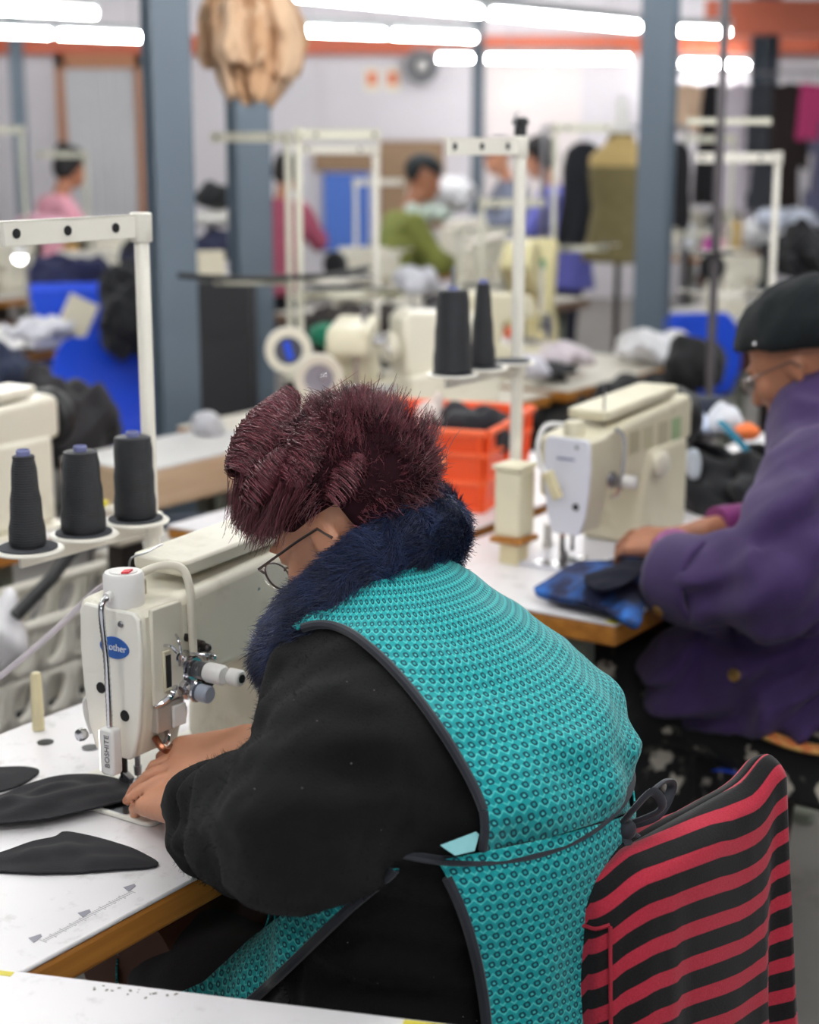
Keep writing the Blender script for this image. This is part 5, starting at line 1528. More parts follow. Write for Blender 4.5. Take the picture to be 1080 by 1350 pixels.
# beanie with a folded brim and small stone
S = SDF((-0.16, -0.20, -0.08), (0.16, 0.16, 0.22), 0.006)
S.ell((0, -0.022, 0.040), (0.098, 0.124, 0.104))
S.ell((0, -0.040, 0.032), (0.101, 0.122, 0.056), k=0.03)
S.op((-0.16, -0.2, -0.1), (0.16, 0.2, 0.08), lambda X, Y, Z: Z - 0.026 - 0.36 * Y, 0.01, 's')
S.disp(lambda X, Y, Z: 0.003 * snoise(np.stack([X, Y, Z], -1), 10, 51) + 0.0012 * np.sin(np.arctan2(X, Y + 0.02) * 60))
V, F = S.mesh(smooth=1)
BEAN = fleece_mat('black_knit', (9, 12, 14), (28, 33, 36), sheen=0.05, scale=300, bump=0.8)
be = npmesh('beanie', P2loc(V @ R2.T + V3(*HC2)), F, BEAN, P2, label='black knitted beanie')
q = R2 @ V3(-0.1, 0.03, 0.055) + V3(*HC2)
MB().ball(P2loc(q), 0.0045).build('stone', CHROME, be)
glasses(P2, R2, lambda p: P2loc(H2(p)), mat('pewter', (120, 110, 106), 0.3, 0.9))
for sx in (-1, 1):
    b = MB().ball(P2loc(V3(X0 + sx * 0.12, 0.04, 0.045)), (0.045, 0.12, 0.045)); b.build('shoe', BLACKP, P2)

# ================================================================ blue shell chairs
def shell_chair(label, loc, rotz, group=None, m=None):
    """blue plastic shell on four tube legs, sitter faces +y, seat centre at the origin"""
    t = thing('shell_chair', label, 'chair', loc, rotz, group)
    prof = [(0.20, 0.412, 0.19), (0.17, 0.428, 0.20), (0.05, 0.428, 0.205), (-0.10, 0.424, 0.20), (-0.165, 0.436, 0.195), (-0.195, 0.480, 0.19), (-0.205, 0.55, 0.222), (-0.215, 0.64, 0.222), (-0.228, 0.74, 0.200), (-0.238, 0.80, 0.168), (-0.243, 0.83, 0.135)]
    vs = []; fs = []
    n = 9
    for i, (y, z, w) in enumerate(prof):
        for k in range(n):
            s = -1 + 2 * k / (n - 1)
            lift = 0.022 * abs(s) ** 3
            vs.append((w * s, y + (lift if i > 4 else 0), z + (lift if i <= 4 else 0)))
    for i in range(len(prof) - 1):
        for k in range(n - 1):
            a = i * n + k
            fs.append((a, a + 1, a + 1 + n, a + n))
    o = MB().add(vs, fs).build('shell', m or BLUEP, t, ang=180)
    md = o.modifiers.new('thick', 'SOLIDIFY'); md.thickness = 0.007; md.offset = -1
    md2 = o.modifiers.new('sub', 'SUBSURF'); md2.levels = 1; md2.render_levels = 1
    for sx in (-1, 1):
        for sy in (-1, 1):
            MB().tube([(sx * 0.15, sy * 0.12, 0.412), (sx * 0.17, sy * 0.16, 0.39), (sx * 0.20, sy * 0.21, 0.0)], 0.011, 10).build('leg', DSTEEL, t)
        MB().tube([(sx * 0.155, -0.13, 0.408), (sx * 0.155, 0.13, 0.408)], 0.010, 8).build('seat_rail', DSTEEL, t)
    return t
cb = V3(0.170, -0.662, 0); ca = math.radians(-14)
fw = V3(-math.sin(ca), math.cos(ca), 0)
cc = cb + fw * 0.232
CH1 = shell_chair('blue shell chair with a red and black striped jumper over its back', LW(cc[0], cc[1], 0), ROT + ca)
CH2 = shell_chair('blue shell chair under the person in purple', LW(1.42, -0.43, 0), ROT)

# striped jumper over the chair back
def stripe_mat():
    m, nt, b = newmat('red_black_stripes')
    uv = nt.node('ShaderNodeUVMap'); sp = nt.node('ShaderNodeSeparateXYZ'); nt.l.new(uv.outputs[0], sp.inputs[0])
    w = nt.m('ADD', sp.outputs[1], nt.m('MULTIPLY', nt.m('SUBTRACT', nt.noise(7, 2), 0.5), 0.006))
    f = nt.m('FRACT', nt.m('DIVIDE', w, 0.0385))
    k = nt.m('SUBTRACT', nt.ramp(f, 0.02, 0.05), nt.ramp(f, 0.46, 0.49))
    n = nt.noise(500, 3)
    red = nt.mix(n, srgb((158, 32, 50)), srgb((206, 62, 82))); blk = nt.mix(n, srgb((14, 13, 15)), srgb((38, 36, 38)))
    nt.put(b.inputs['Base Color'], nt.mix(k, blk, red))
    b.inputs['Roughness'].default_value = 0.9; b.inputs['Sheen Weight'].default_value = 0.12; b.inputs['Specular IOR Level'].default_value = 0.2
    bp = nt.node('ShaderNodeBump'); bp.inputs['Strength'].default_value = 0.35; bp.inputs['Distance'].default_value = 0.001
    nt.l.new(n, bp.inputs['Height']); nt.l.new(bp.outputs[0], b.inputs['Normal'])
    return m
STR = stripe_mat()
JP = thing('striped_jumper', 'red and black striped knitted jumper draped over the blue chair back', 'jumper', LW(cb[0] - 0.012, cb[1] - 0.006, 0.832), ROT + ca)
na, nr = 72, 44
vs = np.zeros((nr, na, 3)); uv = np.zeros((nr, na, 2))
for j in range(nr):
    t = j / (nr - 1)
    drop = 0.42 * max(0, (j - 5) / (nr - 6)) if j > 5 else 0.0
    q = min(1, j / 6)
    for i in range(na):
        a = 2 * PI * i / na
        c, s = math.cos(a), math.sin(a)
        ex = abs(c) ** 0.55 * (1 if c > 0 else -1); ey = abs(s) ** 0.75 * (1 if s > 0 else -1)
        hx = 0.166 + 0.018 * t; hy = (0.030 + 0.026 * t)
        rr = math.sin(q * PI / 2)
        x = ex * hx * (0.86 + 0.14 * rr if j < 6 else 1.0)
        y = ey * hy * rr * (1.35 if x < 0 else 0.9)
        fold = t * (0.010 * math.sin(a * 9 + 1.3) + 0.006 * math.sin(a * 17 + 4 * t))
        if x < -0.08: fold += t * 0.012 * math.sin(y * 120 + 1.0)
        y += fold * (1 if s > 0 else -1) * (1 - abs(c) ** 6)
        x += fold * 0.8 * abs(c) ** 4 * (1 if c > 0 else -1)
        if x > 0.10: y += 0.012 * t * math.sin((x - 0.10) * 70)
        ztop = 0.012 + 0.030 * (x / 0.16) * 0.5 + 0.018 * np.exp(-((x - 0.135) / 0.03) ** 2) - 0.02 * max(0, -(x + 0.11) / 0.05)
        z = ztop - (1 - math.cos(q * PI / 2)) * 0.028 - drop
        vs[j, i] = (x, y - 0.012 * t, z)
        uv[j, i] = (a, drop + (1 - math.cos(q * PI / 2)) * 0.028 - 0.20 * min(max(x, -0.13), 0.085) * (1 if s < 0 else 0.3) + 0.006)
idx = np.arange(nr * na).reshape(nr, na)
A = idx[:-1]; B = np.roll(idx, -1, 1)[:-1]; C = np.roll(idx, -1, 1)[1:]; D = idx[1:]
Fq = np.stack([A, D, C, B], -1).reshape(-1, 4)
lenj = np.r_[np.zeros((1, na)), np.cumsum(np.linalg.norm(np.diff(vs, axis=0), axis=2), 0)]
near = (np.sin(np.linspace(0, 2 * PI, na, endpoint=False)) < 0)[None]
uv[..., 1] = lenj - 0.012 - 0.13 * np.clip(vs[..., 0], -0.13, 0.09) * np.where(near, 1, 0.3)
jo = npmesh('knit_body', vs.reshape(-1, 3), Fq, STR, JP, uv=uv.reshape(-1, 2))
md = jo.modifiers.new('thick', 'SOLIDIFY'); md.thickness = 0.003; md.offset = -1
# overlocked seam running down the near end
seam = [vs[j, int(na * 0.585)] * np.array([1.012, 1.03, 1]) + V3(0, -0.001, 0.0) for j in range(6, nr)]
RSEAM = mat('red_thread', (170, 36, 56), 0.8)
MB().tube(seam, 0.0022, 6).build('seam', RSEAM, JP)
top = [vs[6, int(na * k)] * np.array([1.01, 1.03, 1]) + V3(0, 0, 0.0015) for k in np.linspace(0.44, 0.585, 10)]
MB().tube(top, 0.0022, 6).build('seam', RSEAM, JP)
# ================================================================ the rows behind
def col(px, d, z):                                 # world point in image column px, at depth d and height z
    c, s = math.cos(TILT), math.sin(TILT)
    y = (d + (z - CAM_H) * s) / c
    return V3((px - 540) / CAM_F * d, y, z)
def zrow(py, d):                                   # height seen at image row py at depth d
    return CAM_H + d * ray(540, py)[2]
GREYT = mat('grey_laminate', (200, 198, 196), 0.4, var=0.04, vs=4)
PINKT = mat('dull_laminate', (206, 200, 188), 0.45, var=0.05, vs=4)
tables = [
    ('narrow white bench carrying the orange crate', 1.12, 2.30, 0.42, 0.98, LAMIN, WOOD, 0.762, 0.03, False),
    ('white sewing table with orange-brown edge beside the white lattice hamper', -0.20, 1.02, 1.16, 1.72, LAMIN, WOOD, 0.745, 0.04, 0.3),
    ('grey topped cutting table with deep plywood edge by the near column', 1.47, 2.03, 1.36, 1.66, GREYT, PLY, 0.78, 0.105, False),
    ('sewing table under the overlock machine with two tape reels', 2.06, 3.22, 1.22, 1.80, PINKT, WOOD, 0.765, 0.04, 2.6),
    ('cream topped sewing table with scraps, before the blue chair', 3.30, 4.22, 1.20, 1.80, PINKT, WOOD, 0.765, 0.04, 3.7),
    ('white sewing table heaped with black clothes behind the person in purple', 2.42, 3.5, -0.157, 0.365, LAMIN, WOOD, 0.765, 0.04, 2.9),
    ('sewing table with orange edge and the blue tub on it', 2.30, 3.62, 3.45, 4.75, GREYT, WOOD, 0.765, 0.04, 2.9),
    ('sewing table in front of the green-jacketed person', 4.75, 6.30, 2.72, 3.62, PINKT, mat('dull_brown_edge', (120, 96, 80), 0.6), 0.765, 0.05, 5.5),
    ('far sewing table by the doorway with curtain', 5.30, 6.55, 5.2, 5.8, GREYT, WOOD, 0.765, 0.04, 6.0),
    ('far sewing table between the green-jacketed person and thin column', 7.2, 8.5, 4.25, 4.85, GREYT, WOOD, 0.765, 0.04, 7.8),
    ('far sewing table below the rack of clothes', 9.55, 11.2, 3.55, 4.15, GREYT, WOOD, 0.765, 0.04, 10.2),
    ('sewing table between the dress form and the cream topped table', 5.6, 6.8, 1.55, 2.1, GREYT, WOOD, 0.765, 0.04, 6.2),
    ('far sewing table beside the near column, with white machine', 4.1, 5.2, 5.2, 5.8, GREYT, WOOD, 0.765, 0.04, 4.6),
]
for lb, x0, x1, y0, y1, tm, em, zt_, th_, mo in tables:
    cx, cy = (x0 + x1) / 2, (y0 + y1) / 2
    sewing_table(lb, x0 - cx, x1 - cx, y0 - cy, y1 - cy, LW(cx, cy), ROT, motor=(mo - cx) if mo else False, topm=tm, edgem=em, zt=zt_, thick=th_)

# plain lockstitch machine, copied along the rows
pm_ = thing('sewing_machine', 'cream sewing machine on the table beside the white lattice hamper', 'sewing machine', LW(0.66, 1.29, 0.7455), ROT)
machine_body(pm_, CREAM, CREAM)
for lb, x, y, r in (('cream sewing machine on the orange-edged table by the blue tub', 2.62, 3.72, ROT), ('cream sewing machine in front of the green-jacketed person', 5.35, 3.36, ROT + PI),
                    ('far cream sewing machine near the doorway with curtain', 5.8, 5.5, ROT + PI), ('far cream sewing machine near the thin column', 7.75, 4.55, ROT),
                    ('far cream sewing machine below the rack of clothes', 9.75, 3.85, ROT), ('cream sewing machine between dress form and cream topped table', 6.25, 1.82, ROT + PI), ('far white sewing machine beside the near column', 4.55, 5.5, ROT),
                    ('cream sewing machine at the end of the table before the green jacket', 6.0, 3.3, ROT), ('far cream sewing machine under the short far lamp', 10.85, 3.85, ROT + PI)):
    copy_tree(pm_, None, LW(x, y, 0.7655), r, lb)

# overlock machine
def overlock(label, loc, rotz, reels=False, m=CREAM2):
    t = thing('overlock_machine', label, 'overlock machine', loc, rotz)
    MB().prism([(-0.16, 0.001), (0.16, 0.001), (0.15, 0.10), (0.06, 0.115), (-0.16, 0.105)], -0.11, 0.11, 'xz').build('base', m, t, bev=0.015, seg=3)
    MB().prism([(0.0, 0.11), (0.15, 0.10), (0.155, 0.27), (0.13, 0.295), (-0.10, 0.28), (-0.12, 0.25), (-0.12, 0.20), (-0.03, 0.20), (0.0, 0.18)], -0.05, 0.075, 'xz').build('upper_arm', m, t, bev=0.014, seg=3)
    MB().b2((-0.17, -0.13, 0.107), (-0.02, 0.03, 0.114)).build('cloth_plate', STEEL, t, bev=0.002)
    MB().b2((-0.15, -0.118, 0.02), (0.14, -0.111, 0.095)).build('looper_cover', m, t, bev=0.004)
    for k in range(4):
        q = MB().cyl((-0.02 + 0.035 * k, -0.052, 0.235), (-0.02 + 0.035 * k, -0.085, 0.235), 0.010, n=12).build('tension_knob', BLACKP if k % 2 else CHROME, t)
        MB().cyl((-0.02 + 0.035 * k, -0.02, 0.285), (-0.02 + 0.035 * k, -0.02, 0.335), 0.003, n=6).build('thread_tube', STEEL, t)
    MB().lathe([(0.02, 0), (0.045, 0.005), (0.05, 0.02), (0.04, 0.035)], c=(0.157, 0.01, 0.18), axis='x', n=22).build('handwheel', m, t)
    MB().cyl((-0.10, -0.01, 0.20), (-0.10, -0.01, 0.125), 0.006, n=10).build('needle_bar', CHROME, t)
    MB().b2((-0.125, -0.03, 0.1145), (-0.085, 0.02, 0.124)).build('presser_foot', CHROME, t, bev=0.002)
    MB().tube(spline([(-0.05, -0.06, 0.27), (-0.10, -0.10, 0.24), (-0.12, -0.11, 0.19)], 5), 0.003, 6).build('thread_guide', CHROME, t)
    return t
ov1 = overlock('overlock machine with cream body standing next to the two tape reels', LW(2.42, 1.42, 0.766), ROT + 0.5)
overlock('overlock machine behind the orange crate with spools before it', LW(2.86, 1.42, 0.766), ROT + 2.6, m=CREAM)
overlock('overlock machine on the cream topped table with scraps', LW(3.50, 1.60, 0.766), ROT + 2.4)
def reel(label, px, py, d, rpx, inner, slip):
    p = at_d(px, py, d); r = rpx * d / CAM_F
    t = thing('tape_reel', label, 'reel', p, 0.12)
    MB().lathe([(r * 0.60, 0), (r * 0.97, 0), (r, 0.006), (r, 0.02), (r * 0.97, 0.026), (r * 0.60, 0.026), (r * 0.60, 0)], axis='y', n=32).build('ring', CREAM, t)
    MB().lathe([(0.0, 0.006), (r * 0.60, 0.006), (r * 0.60, 0.018), (0.0, 0.018)], axis='y', n=28).build('centre', inner, t)
    if slip:
        MB().box((0, -0.021, 0), (r * 0.28, 0.004, r * 0.8), ry=-0.25).build('slip', BLUEP, t)
    else:
        MB().lathe([(0.0, 0.018), (r * 0.14, 0.019), (r * 0.10, 0.03), (0.0, 0.032)], c=(r * 0.15, 0, r * 0.1), axis='y').build('hub', CHROME, t)
    # arm that carries it from the machine table
    MB().tube([(0.0, 0.012, 0), (0.02, 0.03, -r * 0.7), (0.05, 0.05, TOP - p[2])], 0.009, 8).build('carrier', STANDG, t)
    return t
reel('white tape reel with a blue slip in its dark centre', 380, 461, 4.50, 31, mat('slate_disc', (74, 76, 92), 0.5), True)
reel('white tape reel with grey hub below the blue-slipped reel', 420, 498, 4.40, 33, mat('grey_disc', (150, 148, 158), 0.35), False)

# special tall-column machine on the cream topped table
t = thing('column_machine', 'tall yellowed V-shaped column machine on the cream topped table', 'sewing machine', LW(3.95, 1.72, 0.766), ROT + 0.3)
YC = mat('yellowed_enamel', (206, 196, 150), 0.45, var=0.1, vs=8)
MB().prism([(-0.11, 0.001), (0.18, 0.001), (0.16, 0.12), (0.10, 0.20), (0.14, 0.34), (0.16, 0.42), (0.09, 0.45), (0.02, 0.33), (-0.02, 0.22), (-0.11, 0.14)], -0.07, 0.08, 'xz').build('column', YC, t, bev=0.018, seg=3)
MB().prism([(-0.30, 0.36), (-0.24, 0.44), (-0.12, 0.45), (0.0, 0.26), (-0.03, 0.19), (-0.12, 0.24), (-0.22, 0.30)], -0.055, 0.06, 'xz').build('arm', YC, t, bev=0.018, seg=3)
MB().b2((-0.13, -0.064, 0.18), (-0.09, -0.056, 0.36)).build('lever', WHITEP, t, bev=0.006)
MB().box((-0.10, -0.062, 0.36), (0.05, 0.01, 0.035)).build('green_label', mat('green_label', (60, 140, 100), 0.5), t)
MB().lathe([(0.02, 0), (0.05, 0.006), (0.05, 0.03), (0.02, 0.035)], c=(-0.16, -0.07, 0.14), axis='y').build('dial', CHROME, t)
MB().b2((-0.22, -0.10, 0.001), (-0.112, 0.08, 0.13)).build('work_arm', YC, t, bev=0.02, seg=3)

# bare and loaded thread stands
stands = [(398, 5.05, 172, 1, 'cream thread stand with empty trays above the tape reels', STANDG), (384, 5.6, 176, -1, 'pale thread stand just behind the stand above the reels', STANDG), (497, 5.8, 192, -1, 'cream thread stand left of the green-jacketed person', STANDM), (634, 6.3, 262, 1, 'dull thread stand behind the tall two-cone stand', STANDG), (604, 7.2, 300, 1, 'low thread stand between green jacket and tall two-cone stand', STANDG),
          (727, 7.0, 165, 1, 'dull thread stand left of the dress form', STANDG), (1011, 5.4, 202, -1, 'cream thread stand above the black beanie', STANDM), (40, 8.0, 168, -1, 'far dull thread stand in front of the slim column', STANDG), (120, 8.6, 200, -1, 'far thin thread stand beside the pink-topped person', STANDG), (150, 7.8, 330, -1, 'short thread stand behind the blue tub', STANDM),
          (958, 8.5, 180, -1, 'far dull thread stand in front of the white hanging dress', STANDG), (470, 8.4, 236, 1, 'far thread stand over the table of the green-jacketed person', STANDM)]
for px, d, ty, side, lb, m in stands:
    p = col(px, d, TOP + 0.001); hp = zrow(ty, d) - TOP
    s_, sp_ = thread_stand(lb, p, 0.35 if side > 0 else -0.1, hp, hp * 0.42, arm=0.26, ntray=2, m=m, side=side)
    q_ = WL(p)
    if not any(a[1] < q_[0] < a[2] and a[3] < q_[1] < a[4] for a in tables):    # its own small pedestal where no table stands below
        MB().lathe([(0.12, -TOP), (0.12, -TOP + 0.02), (0.022, -TOP + 0.03), (0.022, -0.002)], n=16).build('pedestal', DSTEEL, s_)

# orange crate
def crate(label, corner, rz, L, D, Hh):
    t = thing('plastic_crate', label, 'crate', corner, rz)
    OR = mat('orange_plastic', (240, 84, 26), 0.42, var=0.06, vs=6); OR2 = mat('orange_light', (246, 104, 56), 0.45)
    def wall(a, b, nm):
        a = V3(*a); b = V3(*b); dr = unit(b - a); nn = V3(dr[1], -dr[0], 0)
        q = MB()
        lo = [a, b, b + nn * 0.014 + dr * 0.014, a + nn * 0.014 - dr * 0.014]
        P = [a, b, b + V3(0, 0, Hh) + nn * 0.016 + dr * 0.016, a + V3(0, 0, Hh) + nn * 0.016 - dr * 0.016]
        P2_ = [p - nn * 0.004 for p in P]
        q.add(P + P2_, [(0, 1, 2, 3), (7, 6, 5, 4), (0, 4, 5, 1), (1, 5, 6, 2), (2, 6, 7, 3), (3, 7, 4, 0)])
        o = q.build(nm, OR, t)
        for k, z in enumerate((0.02, 0.36, 0.70, 0.97)):
            f = z
            c0 = a + V3(0, 0, Hh * f) + nn * (0.016 * f + 0.004) - dr * 0.016 * f; c1 = b + V3(0, 0, Hh * f) + nn * (0.016 * f + 0.004) + dr * 0.016 * f
            MB().tube([c0, c1], 0.0085 if k == 3 else 0.006, 8).build('rib', OR2, o)
        n = max(2, int(np.linalg.norm(b - a) / 0.14))
        for k in range(n + 1):
            c = a + (b - a) * k / n
            MB().tube([c + nn * 0.003, c + V3(0, 0, Hh) + nn * 0.019], 0.006, 6).build('upright', OR, o)
        return o
    w = wall((-L, 0, 0), (0, 0, 0), 'front_wall'); wall((0, 0, 0), (0, D, 0), 'side_wall'); wall((0, D, 0), (-L, D, 0), 'back_wall'); wall((-L, D, 0), (-L, 0, 0), 'side_wall')
    MB().b2((-L, 0, 0.0005), (0, D, 0.006)).build('bottom', OR, t)
    for k in range(3):
        MB().box((-0.10 - 0.06 * k, -0.0165, Hh * 0.62 - 0.02 * k), (0.045, 0.003, 0.022), rz=0).build('white_mark', mat('faded_mark', (246, 150, 110), 0.6), w)
    return t
cp = at_z(634, 676, 0.7625)
crate('orange plastic crate with ribbed sides standing behind the teal tabard', cp, -0.34, 0.42, 0.34, 0.185)

# ---- heaps of cloth
def heap(label, px, py, d, wpx, hpx, dpt, c, seed, cat='garment', name='garment_heap', amp=0.012, fr=9, m=None, sit=None, group=None, rough=0.9):
    p = at_d(px, py, d); k = d / CAM_F
    rx, rz = wpx * k / 2, hpx * k / 2
    h = max(0.008, rx / 22)
    S = SDF((-rx * 1.3, -dpt * 1.3, -rz * 1.2), (rx * 1.3, dpt * 1.3, rz * 1.5), h)
    r_ = random.Random(seed)
    S.ell((0, 0, -rz * 0.25), (rx, dpt, rz * 0.75), k=0.03)
    for i in range(5):
        a = r_.uniform(-0.6, 0.6) * rx; b = r_.uniform(-0.5, 0.3) * dpt
        S.ell((a, b, r_.uniform(-0.3, 0.35) * rz), (rx * r_.uniform(0.25, 0.5), dpt * 0.5, rz * r_.uniform(0.3, 0.6)), k=rx * 0.15)
    S.disp(lambda X, Y, Z: amp * snoise(np.stack([X, Y, Z], -1), fr, seed) + amp * 0.6 * np.sin((X * 1.2 + Z * 0.8 + 0.05 * np.sin(Y * 20)) * 40 + seed))
    S.op((-rx * 2, -dpt * 2, -rz * 2), (rx * 2, dpt * 2, -rz), lambda X, Y, Z: Z + rz, 0.004, 's')
    V, F = S.mesh(smooth=1)
    o = npmesh(name, V, F, m or mat('cloth_%d_%d_%d' % c, c, rough, var=0.25, vs=14, sheen=0.08, bump=0.3, bs_=400))
    o.location = p
    return tag(o, label, cat, group)
BK = (24, 25, 30)
heap('big heap of black clothes piled on the table behind the person in purple', 948, 640, 3.75, 190, 150, 0.22, BK, 1, amp=0.014)
heap('pale blue shirt lying on top of the black clothes heap', 880, 552, 3.80, 110, 46, 0.12, (190, 200, 222), 2, amp=0.008)
heap('navy bundle at the back of the black clothes heap', 905, 538, 3.98, 130, 40, 0.1, (30, 36, 52), 3, amp=0.008)
heap('white crumpled cloth between pale blue shirt and orange cloth', 956, 548, 3.72, 46, 50, 0.06, (214, 216, 224), 4, amp=0.005)
heap('small orange cloth on the black clothes heap', 984, 566, 3.62, 36, 26, 0.04, (238, 118, 60), 5, amp=0.004)
heap('white scrap hanging in the black clothes heap', 914, 606, 3.58, 24, 56, 0.03, (196, 204, 214), 6, amp=0.004)
o = MB().tube(spline([at_d(950, 556, 3.62), at_d(968, 574, 3.58), at_d(985, 594, 3.56)], 6), 0.012, 8, flat=0.4).build('teal_strap', mat('teal_strap', (20, 112, 140), 0.7))
tag(o, 'teal strap on the black clothes heap', 'strap')
heap('crumpled white cloth at the end of the cream topped table', 862, 452, 6.0, 88, 48, 0.14, (216, 216, 220), 7, amp=0.01)
heap('pale pink scraps lying on the cream topped table', 735, 464, 5.75, 84, 40, 0.15, (200, 190, 196), 8, amp=0.01)
heap('black scraps in front of the pale pink scraps', 728, 484, 5.55, 56, 20, 0.1, BK, 9, amp=0.006)
heap('small coral cloth beside the tall stand cones', 672, 440, 5.9, 22, 22, 0.05, (236, 120, 90), 10, amp=0.004)
heap('white sheet drooping beside the tall stand pole', 702, 480, 5.35, 50, 40, 0.06, (206, 204, 214), 11, amp=0.006)
heap('dark heap of cloth inside the orange crate', 620, 558, 3.72, 110, 74, 0.12, (26, 26, 34), 12, amp=0.01)
heap('pale sack standing in the orange crate', 568, 545, 3.74, 40, 80, 0.07, (206, 192, 186), 13, amp=0.006)
heap('bright green bag behind the tape reels', 432, 438, 5.2, 44, 42, 0.08, (10, 112, 84), 14, amp=0.006)
heap('white cap-shaped bundle on the table before the green jacket', 550, 368, 7.6, 58, 46, 0.12, (222, 222, 230), 15, amp=0.006)
heap('dark cloth pushed beside the white bundle', 598, 396, 7.7, 70, 38, 0.12, (30, 30, 40), 16, amp=0.006)
heap('navy folded cloth near the cream stand', 452, 372, 7.7, 90, 22, 0.12, (34, 36, 60), 17, amp=0.006)
heap('small white packet with amber end on the far table', 462, 338, 8.2, 44, 26, 0.09, (226, 224, 226), 18, amp=0.004)
heap('amber cloth beside the small white packet', 440, 346, 8.3, 30, 18, 0.09, (206, 148, 84), 19, amp=0.004)
heap('big white plastic bag full of work behind the green jacket', 582, 252, 9.6, 84, 56, 0.22, (226, 226, 232), 20, cat='bag', name='plastic_bag', amp=0.012, rough=0.5)
heap('pale green plastic bag below the big white bag', 560, 278, 9.3, 60, 30, 0.16, (190, 206, 196), 21, cat='bag', name='plastic_bag', amp=0.01, rough=0.5)
heap('black coat thrown over a seat beside the cream stand', 1056, 326, 6.3, 84, 80, 0.2, (22, 22, 28), 22, amp=0.015)
heap('white bundle on the far table below the white dress', 985, 306, 11.0, 60, 44, 0.2, (222, 222, 224), 23, amp=0.01)
heap('pale sheet sliding off the far table beside the black coat', 1040, 288, 10.0, 80, 34, 0.2, (190, 196, 212), 24, amp=0.01)
heap('white cloth lying on the orange-edged table', 52, 430, 6.4, 74, 34, 0.16, (216, 216, 224), 25, amp=0.01)
heap('black garment hung beside the blue tub', 165, 400, 6.2, 70, 150, 0.12, (20, 21, 27), 26, amp=0.014)
heap('navy garment behind the blue tub', 92, 368, 7.6, 110, 90, 0.14, (32, 36, 74), 27, amp=0.01)
heap('navy garment hanging by the near column', 178, 330, 7.0, 40, 60, 0.1, (36, 38, 66), 28, amp=0.008)
heap('dark denim heap at the end of the orange-edged table', 10, 480, 5.6, 60, 70, 0.14, (40, 48, 72), 29, amp=0.01)
heap('white plastic bag hanging by the white lattice hamper', 4, 825, 2.95, 60, 128, 0.06, (224, 222, 226), 30, cat='bag', name='plastic_bag', amp=0.008, rough=0.5)
heap('pink and blue work bundle in front of the pink-topped person', 60, 292, 9.0, 60, 30, 0.14, (206, 150, 170), 31, amp=0.006)
heap('blue cloth bundle beside the pink work bundle', 118, 300, 9.0, 56, 26, 0.14, (70, 96, 176), 32, amp=0.006)
heap('black clothes stacked between the two columns', 284, 502, 7.0, 60, 374, 0.16, (18, 19, 24), 33, amp=0.012)
heap('dark navy bundle under the white cushion between columns', 282, 322, 7.05, 60, 50, 0.14, (34, 38, 66), 34, amp=0.008)
heap('white oval cushion between the two columns', 282, 286, 7.05, 50, 26, 0.12, (214, 212, 206), 35, cat='cushion', name='cushion', amp=0.002)
heap('black hood-shaped bundle on top of the white cushion', 284, 256, 7.05, 52, 40, 0.12, (22, 24, 28), 36, amp=0.006)
heap('grey plastic sheet at the foot of the near columns', 276, 562, 4.5, 44, 60, 0.08, (176, 176, 182), 37, cat='bag', name='plastic_bag', amp=0.008, rough=0.4)
heap('dark coats heaped under the cream topped table', 860, 530, 5.4, 150, 110, 0.25, (22, 22, 26), 38, amp=0.015)
heap('dark sacks stacked on the floor by the cream topped table', 740, 540, 5.6, 130, 110, 0.25, (30, 30, 30), 39, amp=0.015)
heap('dark sacks stacked on the floor behind the overlock machines', 470, 425, 7.0, 150, 80, 0.3, (44, 36, 34), 40, amp=0.015)
heap('dark green sacks on the floor below the green jacket', 600, 425, 6.8, 130, 70, 0.3, (26, 36, 38), 41, amp=0.015)

# ---- tubs, boxes, hamper, bins
def tub(label, p, rz, L, D, Hh, m, name='plastic_tub', cat='tub'):
    t = thing(name, label, cat, p, rz)
    q = MB(); k = 0.82
    o = [(-L / 2 * k, -D / 2 * k, 0), (L / 2 * k, -D / 2 * k, 0), (L / 2 * k, D / 2 * k, 0), (-L / 2 * k, D / 2 * k, 0), (-L / 2, -D / 2, Hh), (L / 2, -D / 2, Hh), (L / 2, D / 2, Hh), (-L / 2, D / 2, Hh)]
    i_ = [(x * 0.95, y * 0.93, z + (0.006 if z == 0 else 0)) for x, y, z in o]
    q.add(o + i_, [(3, 2, 1, 0), (0, 1, 5, 4), (1, 2, 6, 5), (2, 3, 7, 6), (3, 0, 4, 7), (8, 9, 10, 11), (12, 13, 9, 8), (13, 14, 10, 9), (14, 15, 11, 10), (15, 12, 8, 11), (4, 5, 13, 12), (5, 6, 14, 13), (6, 7, 15, 14), (7, 4, 12, 15)])
    q.build('bin', m, t, bev=0.012, seg=3)
    rim = [(-L / 2, -D / 2, Hh), (L / 2, -D / 2, Hh), (L / 2, D / 2, Hh), (-L / 2, D / 2, Hh), (-L / 2, -D / 2, Hh)]
    MB().tube(rim, 0.010, 8).build('rim', m, t)
    return t
tub('bright blue plastic tub on the orange-edged table', col(98, 6.9, 0.766), 0.25, 0.36, 0.26, 0.20, BLUEP)
def carton(label, p, rz, s, m, name='carton', tilt=0.0):
    t = thing(name, label, 'box', p, rz)
    MB().b2((-s[0] / 2, -s[1] / 2, 0), (s[0] / 2, s[1] / 2, s[2])).xf(Matrix.Rotation(tilt, 4, 'Y')).build('case', m, t, bev=0.004)
    for k in (-1, 1):
        MB().b2((-s[0] / 2, min(0, k * s[1] / 2), s[2] + 0.0005), (s[0] / 2, max(0, k * s[1] / 2), s[2] + 0.0035)).xf(Matrix.Rotation(tilt, 4, 'Y')).build('flap', m, t)
    return t
CRD_ = mat('cream_card', (220, 212, 190), 0.7, var=0.06)
